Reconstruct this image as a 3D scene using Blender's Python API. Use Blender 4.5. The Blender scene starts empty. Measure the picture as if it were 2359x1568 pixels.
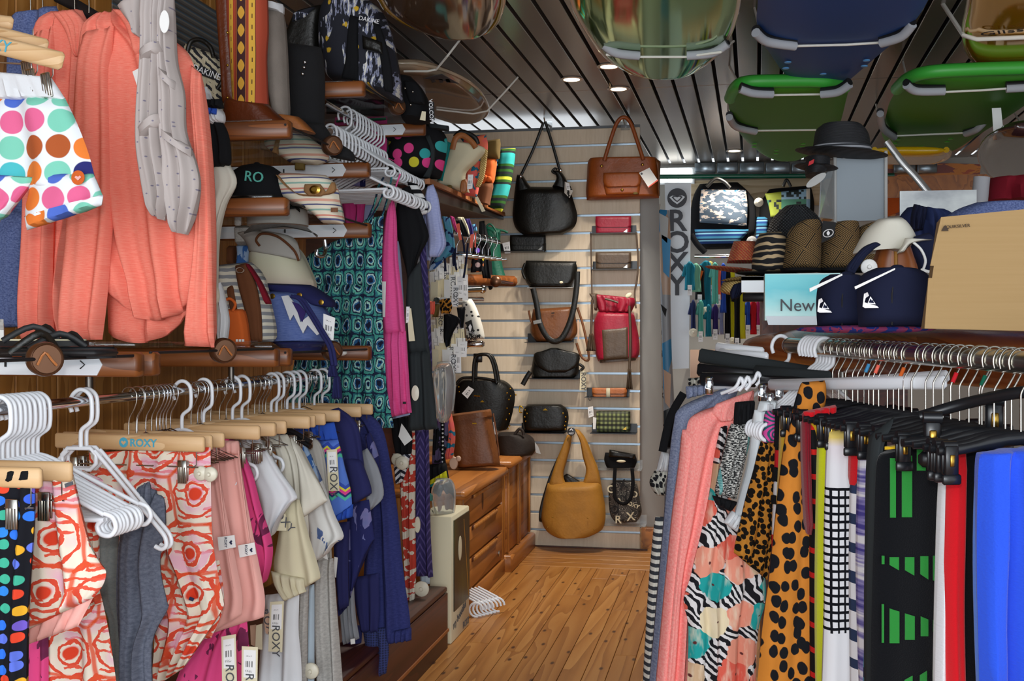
import bpy, math, random
from math import sin, cos, pi, sqrt, radians
from mathutils import Vector, Matrix, noise
S = bpy.context.scene
COL = S.collection
# ------------------------------------------------------------------ camera
FPX, CX, CY, H = 2600.0, 1179.5, 770.0, 1.22
YAW = math.atan(510 / FPX)
cam = bpy.data.objects.new('camera', bpy.data.cameras.new('camera'))
COL.objects.link(cam)
cam.location = (0, 0, H)
cam.rotation_euler = (pi / 2, 0, YAW)
cam.data.sensor_width = 36
cam.data.lens = FPX / 2359 * 36
cam.data.shift_y = -14 / 2359
cam.data.clip_start = .02
S.camera = cam
# ------------------------------------------------------------------ light
w = bpy.data.worlds.new('world'); S.world = w; w.use_nodes = True
bg = w.node_tree.nodes['Background']
bg.inputs[0].default_value = (.86, .93, 1, 1)
bg.inputs[1].default_value = WORLD_STR = 1.7
S.view_settings.view_transform = 'Standard'
S.view_settings.look = 'None'
S.view_settings.gamma = 1
S.view_settings.use_curve_mapping = False
S.view_settings.exposure = 0.0
def lamp(name, kind, loc, energy, color=(1, 1, 1), size=.1, rot=(0, 0, 0), sizey=None, spot=None):
    d = bpy.data.lights.new(name, kind); d.energy = energy; d.color = color
    if kind == 'AREA':
        d.size = size
        if sizey: d.shape = 'RECTANGLE'; d.size_y = sizey
    else: d.shadow_soft_size = size
    if spot: d.spot_size = spot; d.spot_blend = .6
    o = bpy.data.objects.new(name, d); COL.objects.link(o); o.location = loc; o.rotation_euler = rot
    return o
# the camera's own flash, a hand's breadth above the lens
lamp('camera_flash', 'SPOT', (-.02, -.02, H + .12), 46, (1, .98, .95), .03, (radians(88), 0, YAW), spot=radians(110))
# daylight through the shop front behind the photographer
lamp('shop_front_daylight', 'AREA', (-.1, -2.6, 1.5), 125, (.9, .95, 1), 3.2, (radians(90), 0, 0), 2.2)
# ------------------------------------------------------------------ projection helpers (pixel -> point at a real distance)
_s, _c = sin(YAW), cos(YAW)
def ray(px, py):
    x = px - CX
    return Vector((-_s * FPX + _c * x, _c * FPX + _s * x, CY - py))
def at(px, py, Y, k=0, X0=0):
    """point seen at pixel (px,py) on the upright plane y = Y + k (x - X0)"""
    d = ray(px, py); t = (Y - k * X0) / (d.y - k * d.x)
    return Vector((d.x * t, d.y * t, H + d.z * t))
def atx(px, py, X):
    d = ray(px, py); t = X / d.x
    return Vector((X, d.y * t, H + d.z * t))
def atz(px, py, Z):
    d = ray(px, py); t = (Z - H) / d.z
    return Vector((d.x * t, d.y * t, Z))
def ppm(Y): return FPX / Y
# ------------------------------------------------------------------ colours, node helper
def lin(c):
    if isinstance(c, str):
        c = c.lstrip('#'); c = [int(c[i:i + 2], 16) for i in (0, 2, 4)]
    r = []
    for v in c[:3]:
        v = v / 255; r.append(v / 12.92 if v <= .04045 else ((v + .055) / 1.055) ** 2.4)
    return (r[0], r[1], r[2], 1)
M = {}
class NT:
    def __init__(s, name):
        s.m = bpy.data.materials.new(name); s.m.use_nodes = True
        s.t = s.m.node_tree; s.n = s.t.nodes; s.L = s.t.links
        s.b = s.n['Principled BSDF']; s.tc = s.n.new('ShaderNodeTexCoord'); M[name] = s.m
    def k(s, v, sock):
        if isinstance(v, bpy.types.NodeSocket): s.L.new(v, sock)
        elif isinstance(v, str): sock.default_value = lin(v)
        elif v is not None:
            if isinstance(v, (tuple, list)) and len(v) == 3 and sock.type == 'RGBA': v = (*v, 1)
            sock.default_value = v
    def map(s, vec, sc=(1, 1, 1), rot=(0, 0, 0), loc=(0, 0, 0)):
        n = s.n.new('ShaderNodeMapping'); s.L.new(vec, n.inputs[0])
        n.inputs[1].default_value = loc; n.inputs[2].default_value = rot; n.inputs[3].default_value = sc
        return n.outputs[0]
    def uv(s, sx=1, sy=None, rot=0, loc=(0, 0, 0)):
        return s.map(s.tc.outputs['UV'], (sx, sy if sy is not None else sx, 1), (0, 0, rot), loc)
    def obj(s, sx=1, sy=1, sz=1): return s.map(s.tc.outputs['Object'], (sx, sy, sz))
    def noise(s, v, sc, det=3, ro=.55, dist=0, out=0):
        n = s.n.new('ShaderNodeTexNoise'); s.L.new(v, n.inputs['Vector'])
        n.inputs['Scale'].default_value = sc; n.inputs['Detail'].default_value = det
        n.inputs['Roughness'].default_value = ro; n.inputs['Distortion'].default_value = dist
        return n.outputs[out]
    def vor(s, v, sc, rand=1, out='Distance', feat='F1', smooth=None):
        n = s.n.new('ShaderNodeTexVoronoi'); n.voronoi_dimensions = '2D'; n.feature = feat
        s.L.new(v, n.inputs['Vector']); n.inputs['Scale'].default_value = sc
        n.inputs['Randomness'].default_value = rand
        return n.outputs[out]
    def wave(s, v, sc, dist=0, dd=2, ds=1, dir='X', prof='SIN', ty='BANDS'):
        n = s.n.new('ShaderNodeTexWave'); s.L.new(v, n.inputs['Vector']); n.wave_type = ty
        if ty == 'BANDS': n.bands_direction = dir
        n.wave_profile = prof; n.inputs['Scale'].default_value = sc; n.inputs['Distortion'].default_value = dist
        n.inputs['Detail'].default_value = dd; n.inputs['Detail Scale'].default_value = ds
        return n.outputs['Fac']
    def ma(s, op, a, b=None, c=None):
        n = s.n.new('ShaderNodeMath'); n.operation = op
        for i, v in enumerate((a, b, c)):
            if v is not None: s.k(v, n.inputs[i])
        return n.outputs[0]
    def mix(s, f, a, b, mode='MIX'):
        n = s.n.new('ShaderNodeMix'); n.data_type = 'RGBA'; n.blend_type = mode
        s.k(f, n.inputs[0]); s.k(a, n.inputs[6]); s.k(b, n.inputs[7]); return n.outputs[2]
    def ramp(s, f, stops, interp='LINEAR'):
        n = s.n.new('ShaderNodeValToRGB'); s.k(f, n.inputs[0]); r = n.color_ramp; r.interpolation = interp
        while len(r.elements) < len(stops): r.elements.new(.5)
        for e, (p, c) in zip(r.elements, stops): e.position = p; e.color = lin(c) if not isinstance(c, float) else (c, c, c, 1)
        return n.outputs[0]
    def sep(s, v):
        n = s.n.new('ShaderNodeSeparateXYZ'); s.L.new(v, n.inputs[0]); return n.outputs[0], n.outputs[1], n.outputs[2]
    def comb(s, x, y, z=0.0):
        n = s.n.new('ShaderNodeCombineXYZ')
        for i, v in enumerate((x, y, z)): s.k(v, n.inputs[i])
        return n.outputs[0]
    def white(s, v):
        n = s.n.new('ShaderNodeTexWhiteNoise'); n.noise_dimensions = '3D'; s.L.new(v, n.inputs[0]); return n.outputs
    def warp(s, v, sc, amt):
        n = s.n.new('ShaderNodeTexNoise'); s.L.new(v, n.inputs['Vector']); n.inputs['Scale'].default_value = sc; n.inputs['Detail'].default_value = 2
        a = s.n.new('ShaderNodeVectorMath'); a.operation = 'MULTIPLY_ADD'
        s.L.new(n.outputs[1], a.inputs[0]); a.inputs[1].default_value = (amt, amt, 0); s.L.new(v, a.inputs[2])
        return a.outputs[0]
    def rng(s, v, a, b):   # 1 where a<v<b
        return s.ma('MULTIPLY', s.ma('GREATER_THAN', v, a), s.ma('LESS_THAN', v, b))
    def bump(s, h, st=.3, d=.002):
        n = s.n.new('ShaderNodeBump'); s.L.new(h, n.inputs['Height']); n.inputs['Strength'].default_value = st
        n.inputs['Distance'].default_value = d; s.L.new(n.outputs[0], s.b.inputs['Normal'])
    def done(s, col, ro=.85, me=0, spec=None, sheen=0, **kw):
        s.k(col, s.b.inputs['Base Color']); s.k(ro, s.b.inputs['Roughness']); s.k(me, s.b.inputs['Metallic'])
        if spec is not None: s.b.inputs['Specular IOR Level'].default_value = spec
        if sheen: s.b.inputs['Sheen Weight'].default_value = sheen
        for a, v in kw.items(): s.k(v, s.b.inputs[a.replace('_', ' ')])
        return s.m
def fab(name, col, col2=None, sc=220, ro=.9, st=.25, spec=.2):
    n = NT(name); u = n.uv(1)
    f = n.noise(u, sc, 2); g = n.noise(u, 9, 2)
    c = n.mix(n.ma('MULTIPLY', f, .5), col, col2 if col2 else col)
    c = n.mix(n.ma('MULTIPLY', g, .18), c, (0, 0, 0)) if not col2 else c
    n.bump(f, st, .001); return n.done(c, ro, spec=spec)
def heather(name, c1, c2, sx=60, sy=700):
    n = NT(name); u = n.uv(sx, sy); f = n.noise(u, 1, 4, .7); g = n.noise(n.uv(500), 1, 2)
    c = n.mix(n.ramp(f, [(.38, 0.0), (.68, 1.0)]), c1, c2); c = n.mix(n.ma('MULTIPLY', g, .35), c, c2)
    n.bump(g, .3, .001); return n.done(c, .95, spec=.15)
def plast(name, col, ro=.35, me=0, spec=.5): 
    n = NT(name); return n.done(col, ro, me, spec=spec)
def leather(name, col, ro=.42, sc=90):
    n = NT(name); v = n.tc.outputs['Object']; f = n.noise(v, sc, 4, .6); g = n.noise(v, 12, 3)
    n.bump(n.ma('ADD', f, n.ma('MULTIPLY', g, 2.0)), .35, .004)
    c = lin(col); d = tuple(x * .55 for x in c[:3])
    return n.done(n.mix(g, c[:3], d), ro, spec=.45)
def wood(name, c1, c2, c3, axis='y', sc=1, ro=.4, knots=False, plank=False):
    n = NT(name)
    st = {'x': (.6, 9, 9), 'y': (9, .6, 9), 'z': (9, 9, .6)}[axis]
    v = n.map(n.tc.outputs['Object'], tuple(a * sc for a in st))
    if plank:
        oi = n.n.new('ShaderNodeObjectInfo'); va = n.n.new('ShaderNodeVectorMath'); va.operation = 'MULTIPLY_ADD'
        cb = n.comb(oi.outputs['Random'], oi.outputs['Random'], oi.outputs['Random'])
        n.L.new(cb, va.inputs[0]); va.inputs[1].default_value = (37, 91, 53); n.L.new(v, va.inputs[2]); v = va.outputs[0]
    g = n.noise(v, .55, 3, .5, .6); rings = n.ma('FRACT', n.ma('MULTIPLY', g, 11.0))
    fine = n.noise(v, 9, 4, .7)
    f = n.ma('ADD', n.ma('MULTIPLY', rings, .62), n.ma('MULTIPLY', fine, .4))
    c = n.ramp(f, [(.1, c1), (.55, c2), (.98, c3)])
    if plank:
        c = n.mix(n.ma('MULTIPLY', oi.outputs['Random'], .4), c, c3)
    if knots:
        kv = n.map(n.tc.outputs['Object'], (5.5, 2.2, 1) if axis == 'y' else (2.2, 2.2, 5))
        kd = n.vor(kv, 1.6, 1); kf = n.ramp(kd, [(.035, 1.0), (.085, 0.0)])
        c = n.mix(kf, c, '4a2a12')
    n.bump(f, .08, .002)
    return n.done(c, ro, spec=.4)
# ------------------------------------------------------------------ mesh builder
def cat(p0, p1, p2, p3, t):
    return .5 * ((2 * p1) + (-p0 + p2) * t + (2 * p0 - 5 * p1 + 4 * p2 - p3) * t * t + (-p0 + 3 * p1 - 3 * p2 + p3) * t ** 3)
def smooth_path(pts, n=8):
    pts = [Vector(p) for p in pts]
    if len(pts) < 3: return pts
    out = []
    for i in range(len(pts) - 1):
        a = pts[max(i - 1, 0)]; b = pts[i]; c = pts[i + 1]; d = pts[min(i + 2, len(pts) - 1)]
        for j in range(n): out.append(cat(a, b, c, d, j / n))
    out.append(pts[-1]); return out
class MB:
    def __init__(s): s.v = []; s.f = []; s.u = []; s.mi = []
    def add(s, vs, fs, us=None, mi=0):
        o = len(s.v); s.v += [Vector(v) for v in vs]; s.u += us if us else [(v[0], v[2]) for v in vs]
        s.f += [[i + o for i in f] for f in fs]; s.mi += [mi] * len(fs); return s
    def box(s, c, d, rz=0, bev=0, mi=0, R=None):
        c = Vector(c); hx, hy, hz = d[0] / 2, d[1] / 2, d[2] / 2
        R = R or Matrix.Rotation(rz, 3, 'Z')
        if bev <= 0:
            P = [(x, y, z) for z in (-hz, hz) for y in (-hy, hy) for x in (-hx, hx)]
            F = [(0, 2, 3, 1), (4, 5, 7, 6), (0, 1, 5, 4), (1, 3, 7, 5), (3, 2, 6, 7), (2, 0, 4, 6)]
        else:
            b = min(bev, hx * .98, hy * .98, hz * .98); P = []; F = []
            for z, q in ((-hz, b), (-hz + b, 0), (hz - b, 0), (hz, b)):
                ax, ay = hx - q, hy - q; bb = max(b - q, b * .3)
                P += [(-ax + bb, -ay, z), (ax - bb, -ay, z), (ax, -ay + bb, z), (ax, ay - bb, z), (ax - bb, ay, z), (-ax + bb, ay, z), (-ax, ay - bb, z), (-ax, -ay + bb, z)]
            for l in range(3):
                for i in range(8): F.append((l * 8 + i, l * 8 + (i + 1) % 8, l * 8 + 8 + (i + 1) % 8, l * 8 + 8 + i))
            F += [tuple(range(7, -1, -1)), tuple(range(24, 32))]
        W = [R @ Vector(p) + c for p in P]
        return s.add(W, F, [(p[0] + p[1], p[2]) for p in P], mi)
    def plate(s, pts, th, nrm=(0, 1, 0), mi=0):
        """flat polygon (3D points) given thickness along nrm"""
        n = Vector(nrm).normalized() * th; k = len(pts); P = [Vector(p) for p in pts]
        x0 = min(p.x for p in P); x1 = max(p.x for p in P); z0 = min(p.z for p in P); z1 = max(p.z for p in P)
        if k == 4: us = [(0, 1), (1, 1), (1, 0), (0, 0)] * 2
        else: us = [((p.x - x0), (p.z - z0)) for p in P] * 2
        F = [tuple(range(k - 1, -1, -1)), tuple(range(k, 2 * k))] + [(i, (i + 1) % k, k + (i + 1) % k, k + i) for i in range(k)]
        return s.add(P + [p + n for p in P], F, us, mi)
    def tube(s, pts, r, n=8, flat=1, smooth=0, cap=True, closed=False, mi=0, up=(0, 1, .13)):
        P = smooth_path(pts, smooth) if smooth else [Vector(p) for p in pts]
        if closed: P = P[:-1] if (P[0] - P[-1]).length < 1e-6 else P
        K = len(P); rr = r if isinstance(r, (list, tuple)) else None; V = []; U = []; L = 0
        up = Vector(up)
        for i in range(K):
            a = P[(i - 1) % K] if closed else P[max(i - 1, 0)]; b = P[(i + 1) % K] if closed else P[min(i + 1, K - 1)]
            T = (b - a).normalized() if (b - a).length > 1e-9 else Vector((0, 0, 1))
            A = T.cross(up); A = A.normalized() if A.length > 1e-4 else Vector((1, 0, 0)); B = A.cross(T)
            q = rr[min(int(i / max(K - 1, 1) * (len(rr) - 1) + .5), len(rr) - 1)] if rr else r
            if i: L += (P[i] - P[i - 1]).length
            for j in range(n):
                t = 2 * pi * j / n; V.append(P[i] + A * q * cos(t) + B * q * flat * sin(t)); U.append((j / n * q * 4, L))
        F = []
        for i in range(K if closed else K - 1):
            for j in range(n):
                a, b = i * n, ((i + 1) % K) * n; F.append((a + j, a + (j + 1) % n, b + (j + 1) % n, b + j))
        if cap and not closed: F += [tuple(range(n - 1, -1, -1)), tuple((K - 1) * n + j for j in range(n))]
        return s.add(V, F, U, mi)
    def lathe(s, c, prof, n=24, ax='z', mi=0, sx=1, sy=1, R=None):
        c = Vector(c); V = []; U = []
        for r, h in prof:
            for j in range(n):
                t = 2 * pi * j / n; p = Vector((r * cos(t) * sx, r * sin(t) * sy, h))
                if ax == 'y': p = Vector((p.x, -p.z, p.y))
                elif ax == 'x': p = Vector((p.z, p.x, p.y))
                if R: p = R @ p
                V.append(c + p); U.append((j / n * .4, h))
        F = []
        for i in range(len(prof) - 1):
            for j in range(n): F.append((i * n + j, i * n + (j + 1) % n, (i + 1) * n + (j + 1) % n, (i + 1) * n + j))
        F += [tuple(range(n - 1, -1, -1)), tuple((len(prof) - 1) * n + j for j in range(n))]
        return s.add(V, F, U, mi)
    def ell(s, c, r, n=16, m=10, mi=0, R=None):
        V = []; F = []; U = []
        for i in range(m + 1):
            p = pi * i / m
            for j in range(n):
                t = 2 * pi * j / n; q = Vector((r[0] * sin(p) * cos(t), r[1] * sin(p) * sin(t), r[2] * cos(p)))
                if R: q = R @ q
                V.append(Vector(c) + q); U.append((q.x, q.z))
        for i in range(m):
            for j in range(n): F.append((i * n + j, (i + 1) * n + j, (i + 1) * n + (j + 1) % n, i * n + (j + 1) % n))
        return s.add(V, F, U, mi)
    def grid(s, fn, nu, nv, mi=0, uvf=None):
        V = []; U = []
        for j in range(nv + 1):
            for i in range(nu + 1):
                p = fn(i / nu, j / nv); V.append(p); U.append(uvf(i / nu, j / nv) if uvf else (p[0], p[2]))
        F = [(j * (nu + 1) + i, j * (nu + 1) + i + 1, (j + 1) * (nu + 1) + i + 1, (j + 1) * (nu + 1) + i) for j in range(nv) for i in range(nu)]
        return s.add(V, F, U, mi)
    # ---- hanging cloth / soft bag: rows of pixel spans on an upright plane at a real depth
    def cloth(s, rows, Y, k=0, t=.012, fold=.006, nf=4, seed=0, nu=26, sub=5, pw=4, grow=.35, hem=0, rot=0, mi=0, slant=0, lean=0, bow=0):
        R = [(r[0], r[1], r[2], r[3]) if len(r) == 4 else (r[1], r[0], r[2], r[0]) for r in rows]
        Q = []; N = len(R)
        for i in range(N - 1):
            a, b, c, d = R[max(i - 1, 0)], R[i], R[i + 1], R[min(i + 2, N - 1)]
            for j in range(sub):
                tt = j / sub; Q.append([cat(a[m], b[m], c[m], d[m], tt) for m in range(4)])
        Q.append(list(R[-1])); rn = random.Random(seed); ph = rn.random() * 6; ph2 = rn.random() * 6
        p0 = at((R[0][0] + R[0][2]) / 2, R[0][1], Y); X0 = p0.x
        nd = Vector((k, -1, 0)).normalized(); K = len(Q); fr = []; bk = []; U = []
        for j, (xl, yl, xr, yr) in enumerate(Q):
            r = j / (K - 1)
            for i in range(nu + 1):
                q = i / nu; hy = hem * sin(2 * pi * (nf * q) + ph) * r * r + bow * (1 - (2 * q - 1) ** 2) * r ** 3
                P = at(xl + (xr - xl) * q, yl + (yr - yl) * q + hy, Y, k, X0)
                e = max(0, 1 - abs(2 * q - 1) ** pw) ** .5
                ve = min(1, r * 7 + .25) * min(1, (1 - r) * 9 + .3)
                g = grow + (1 - grow) * r
                fo = fold * g * (sin(2 * pi * nf * q + ph + .9 * sin(2.2 * r + ph2)) + .6 * sin(2 * pi * nf * 1.7 * q + ph2 + 1.5 * r))
                fo += fold * .8 * noise.noise(Vector((P.x * 9 + seed, P.z * 5, seed * 1.7)))
                d = t * e * ve; off = nd * (fo * e + lean * r)
                fr.append(P + off + nd * d); bk.append(P + off - nd * d)
                U.append(((P.x - X0) * sqrt(1 + k * k), P.z - p0.z))
        W = nu + 1; F = []; o = K * W
        for j in range(K - 1):
            for i in range(nu):
                a = j * W + i; F.append((a, a + W, a + W + 1, a + 1)); F.append((o + a, o + a + 1, o + a + W + 1, o + a + W))
            a = j * W; F.append((a, o + a, o + a + W, a + W)); a += nu; F.append((a, a + W, o + a + W, o + a))
        for i in range(nu):
            F.append((i, i + 1, o + i + 1, o + i)); a = (K - 1) * W + i; F.append((a, o + a, o + a + 1, a + 1))
        return s.add(fr + bk, F, U + U, mi)
    def xf(s, mat): s.v = [mat @ v for v in s.v]; return s
WL = {}
def obj(name, mb, mats, parent=None, smooth=True, ang=50):
    me = bpy.data.meshes.new(name)
    off = WL.get(parent.name, Vector((0, 0, 0))) if parent else Vector((0, 0, 0))
    me.from_pydata([tuple(v - off) for v in mb.v], [], mb.f)
    uvl = me.uv_layers.new(name='UVMap'); li = [0] * len(me.loops); me.loops.foreach_get('vertex_index', li)
    buf = [];
    for i in li: buf += mb.u[i][:2]
    uvl.data.foreach_set('uv', buf)
    for m in (mats if isinstance(mats, (list, tuple)) else [mats]): me.materials.append(M[m] if isinstance(m, str) else m)
    if any(mb.mi): me.polygons.foreach_set('material_index', mb.mi)
    if smooth:
        me.shade_smooth()
        if ang < 180: me.set_sharp_from_angle(angle=radians(ang))
    me.update()
    o = bpy.data.objects.new(name, me); COL.objects.link(o)
    if parent: o.parent = parent
    WL[o.name] = off.copy()
    return o
def tag(o, label, cat_, group=None):
    o['label'] = label; o['category'] = cat_
    if group: o['group'] = group
    return o
def thing(name, label, cat_, loc, group=None):
    o = bpy.data.objects.new(name, None); COL.objects.link(o); o.location = loc; o.empty_display_size = .05
    WL[o.name] = Vector(loc); return tag(o, label, cat_, group)
def solo(name, mb, mats, label, cat_, group=None, **kw):
    """a thing that is one mesh: origin moved to its base"""
    n = len(mb.v); lo = Vector((sum(v.x for v in mb.v) / n, sum(v.y for v in mb.v) / n, min(v.z for v in mb.v)))
    mb.v = [v - lo for v in mb.v]
    o = obj(name, mb, mats, **kw); o.location = lo; WL[o.name] = lo
    return tag(o, label, cat_, group)
def struct(name, mb, mats, **kw):
    o = obj(name, mb, mats, **kw); o['kind'] = 'structure'; return o
def dup(root, loc, rot=None, label=None, scale=None):
    r = root.copy(); COL.objects.link(r); r.location = loc; WL[r.name] = Vector(loc)
    if rot is not None: r.rotation_euler = rot
    if scale: r.scale = (scale,) * 3
    if label: r['label'] = label
    for ch in list(root.children):
        c = ch.copy(); COL.objects.link(c); c.parent = r
        for g in ch.children:
            d = g.copy(); COL.objects.link(d); d.parent = c
    return r
_TX = {}
def text_mb(txt, size, depth=.0006, align='CENTER', bold=0, sp=1.0):
    key = (txt, size, depth, align, bold, sp)
    if key not in _TX:
        cu = bpy.data.curves.new('t', 'FONT'); cu.body = txt; cu.size = size; cu.extrude = depth; cu.align_x = align; cu.align_y = 'CENTER'
        cu.offset = bold; cu.resolution_u = 3; cu.space_character = sp
        o = bpy.data.objects.new('t', cu); COL.objects.link(o)
        dg = bpy.context.evaluated_depsgraph_get(); me = bpy.data.meshes.new_from_object(o.evaluated_get(dg))
        _TX[key] = ([v.co.copy() for v in me.vertices], [tuple(p.vertices) for p in me.polygons])
        bpy.data.objects.remove(o); bpy.data.curves.remove(cu); bpy.data.meshes.remove(me)
    v, f = _TX[key]; m = MB(); m.add([x.copy() for x in v], f, [(0, 0)] * len(v)); return m
def lettering(txt, size, P, mat, parent, rot=0, k=0, name='lettering', bold=0, sp=1.0, face=None, depth=.0006):
    """text facing the aisle (-y), centred on P, turned by rot in its own plane; k is the plane's slope"""
    m = text_mb(txt, size, depth, bold=bold, sp=sp)
    A = Matrix.Rotation(math.atan(k), 4, 'Z') @ Matrix.Rotation(pi / 2, 4, 'X') @ Matrix.Rotation(rot, 4, 'Z')
    if face is not None: A = face @ Matrix.Rotation(rot, 4, 'Z')
    m.xf(Matrix.Translation(P) @ A)
    return obj(name, m, mat, parent, smooth=False)
def pxplate(pts, Y, th=.0015, k=0, X0=0): return MB().plate([at(x, y, Y, k, X0) for x, y in pts], th, (k * .0, 1, 0))
def disc(P, r, th, mat, name, parent, ax='y', n=24, prof=None):
    return obj(name, MB().lathe(P, prof or [(r * .96, -th / 2), (r, -th / 4), (r, th / 4), (r * .96, th / 2)], n, ax), mat, parent)
def strap(pts, Y, r, mat, name, parent, flat=1, smooth=6, n=8):
    """pts: (px,py) at depth Y, or (px,py,Y)"""
    P = [at(p[0], p[1], p[2] if len(p) > 2 else Y) for p in pts]
    return obj(name, MB().tube(P, r, n, flat, smooth), mat, parent)
# ------------------------------------------------------------------ materials
wood('pine_floor', 'c08a4c', 'ad7438', '865222', 'y', 1.0, .38, True, True)
wood('pine_wall', 'b98445', 'a06a2c', '80501d', 'z', 1, .5, False, True)
wood('mahogany', '8a5026', '76421e', '4e2a13', 'x', 1, .35)
wood('mahogany_dark', '5a2a18', '4a2013', '34150c', 'y', 1, .45)
wood('cabinet_wood', 'b8763a', 'a5662e', '744420', 'y', .8, .33)
wood('cabinet_wood_v', 'be8040', 'ab6e32', '88541f', 'z', .9, .33)
wood('hanger_wood', 'd9b78c', 'cba577', 'b98f60', 'x', 1.6, .5)
wood('board_wood', '9a5226', '86441d', '602e14', 'y', .8, .25)
wood('head_wood', 'a8673a', '985528', '6f3a19', 'z', 1.2, .4)
n = NT('slat_face'); v = n.obj(14, 1, 1.2); f = n.noise(v, 6, 4, .7); n.bump(f, .05, .001)
n.done(n.ramp(f, [(.3, 'dfcdb4'), (.7, 'd2bea2')]), .5)
plast('groove_metal', 'a9bccb', .35, .6); plast('slat_dark', '6b6f72', .6)
n = NT('ceiling_metal'); v = n.obj(1, .4, 1); f = n.noise(v, 1.5, 1)
n.done(n.mix(f, 'aaa5a0', '9a9591'), n.ma('ADD', n.ma('MULTIPLY', f, .1), .2), .6)
plast('ceiling_void', '15161a', .9); plast('lamp_ring', 'd8d4cc', .3, .5)
n = NT('lamp_glow'); n.done('ffe9c8', .5, Emission_Color=lin('ffe9c8'), Emission_Strength=9.0)
n = NT('daylight_glass'); n.done('ffffff', .2, Emission_Color=lin('fffdf4'), Emission_Strength=2.2)
plast('chrome', 'cfd2d6', .12, 1); plast('steel', 'b9b6ae', .25, 1); plast('dark_steel', '5a5550', .3, .9); plast('brass', 'b08d3e', .3, 1)
plast('bronze', '6b4a35', .3, .7); plast('white_plastic', 'e6e9ee', .3); plast('black_plastic', '15171b', .3); plast('cream_plastic', 'd9d3bf', .4)
plast('white_panel', 'dfe6ec', .35); plast('grey_panel', 'b4b5b3', .6); plast('black_rubber', '101114', .6); plast('grey_foam', 'a2a5ab', .9)
plast('paper_white', 'e9e9e6', .8); plast('paper_cream', 'dcd3b4', .8); plast('ink_black', '18181a', .8); plast('ink_blue', '4aa3bd', .8); plast('ink_grey', '4d4f55', .7)
plast('ink_navy', '1d2347', .8); plast('coral_tag', 'f06a55', .7); plast('ink_white', 'f2f2f4', .6); plast('gold', 'c79a2e', .25, 1)
plast('rope_white', 'd6d4cb', .9); plast('pipe_green', '0f5a44', .3); plast('vent_grey', '8d9aa2', .25, .7); plast('red_print', 'c3202a', .7)
n = NT('clear_plastic'); n.done('e9eef0', .08, spec=.6, Transmission_Weight=.85, IOR=1.25)
n = NT('price_label'); x, y, z = n.sep(n.uv(1)); bars = n.ma('GREATER_THAN', n.noise(n.comb(n.ma('MULTIPLY', x, 26.0), .3, 0), 1, 0), .5)
lines = n.ma('GREATER_THAN', n.noise(n.uv(30, 22), 1, 0), .56)
k1 = n.ma('MULTIPLY', bars, n.ma('MULTIPLY', n.rng(y, .38, .6), n.rng(x, .18, .82)))
k2 = n.ma('MULTIPLY', lines, n.ma('MULTIPLY', n.ma('ADD', n.rng(y, .76, .8), n.rng(y, .2, .28)), n.rng(x, .15, .7)))
n.done(n.mix(n.ma('MINIMUM', n.ma('ADD', k1, k2), 1.0), 'ededed', '222226'), .8)
# plain cloths
fab('cl_white', 'dfe1e4'); fab('cl_offwhite', 'd6d2c4'); fab('cl_cream', 'd8cfb0'); fab('cl_palegrey', 'b9b6af'); fab('cl_grey', '8f9298'); fab('cl_ltblue', 'b9cbd8')
fab('cl_black', '131417', st=.15); fab('cl_charcoal', '2f3436'); fab('cl_navy', '2a2c5c'); fab('cl_deepnavy', '1a1f38'); fab('cl_royal', '2f55b8'); fab('cl_purple', '3a2d6a')
fab('cl_pink', 'f0b2a8'); fab('cl_hotpink', 'd94a86'); fab('cl_magenta', 'c2397c'); fab('cl_brown', '6b4128'); fab('cl_tan', '8f6a45'); fab('cl_yellow', 'd8d42a'); fab('cl_red', 'c8202c')
fab('cl_darkred', '7a1626'); fab('cl_lilac', '9aa0c4'); fab('cl_green', '14624a'); fab('cl_teal', '1d8a86'); fab('cl_orange', 'd2642a'); fab('cl_aqua', '62b7a8'); fab('cl_denimdark', '28335c')
fab('cl_olive', '6d5a30'); fab('cl_kidteal', '1f7a90'); fab('cl_kidmint', '79b49a'); fab('cl_kidlemon', 'd3ce7c')
heather('coral', 'e66c5b', 'ee9480'); heather('coral_knit', 'ee7a78', 'f5aaa0', 260, 160); heather('denim_slub', '33406e', '6e7ca6', 200, 260)
heather('denim_knit', '5a6482', '8e96ab', 260, 200); heather('grey_marl', '4b505e', '6a6f7d', 120, 160); heather('grey_marl2', '6a6f6f', '7d807c', 120, 160)
heather('stone_marl', '9b9894', 'bdbab4', 120, 160); heather('blue_bag', '4a5f9e', '7385bb', 50, 500); heather('lilac_marl', '8f98c6', 'a9afd2', 60, 300)
heather('pink_slub', 'd8488a', 'e2609b', 60, 500); heather('navy_marl', '262b5c', '353a6e', 100, 200); heather('hotpink_slub', 'd64880', 'dd5c90', 60, 500)
n = NT('scarf_cloth'); d = n.vor(n.uv(1), 38, .9); c = n.ramp(d, [(.05, '6a6680'), (.08, 'b9afaa')]); g = n.noise(n.uv(1), 6, 2)
n.done(n.mix(n.ma('MULTIPLY', g, .5), c, 'a59c9c'), .8, spec=.2)
def dots(name, bgc, pal, sc, r=.36, rand=.1, fade=None, rot=0):
    n = NT(name); u = n.uv(1, rot=rot); d = n.vor(u, sc, rand); cc = n.vor(u, sc, rand, 'Color'); x, y, z = n.sep(cc)
    st = [(i / len(pal), c) for i, c in enumerate(pal)]
    c = n.mix(n.ramp(d, [(r, 1.0), (r + .03, 0.0)]), bgc, n.ramp(x, st, 'CONSTANT'))
    f = n.noise(n.uv(1), 220, 2); n.bump(f, .2, .001); return n.done(c, .9, spec=.2)
dots('polka_big', 'dfe3e6', ['79c4ad', 'a9552c', '2b2d6b', 'e07a34', 'd9648e', '4ab3ba', '4f6cc4', '79c4ad'], 19.5, .44, .03)
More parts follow.
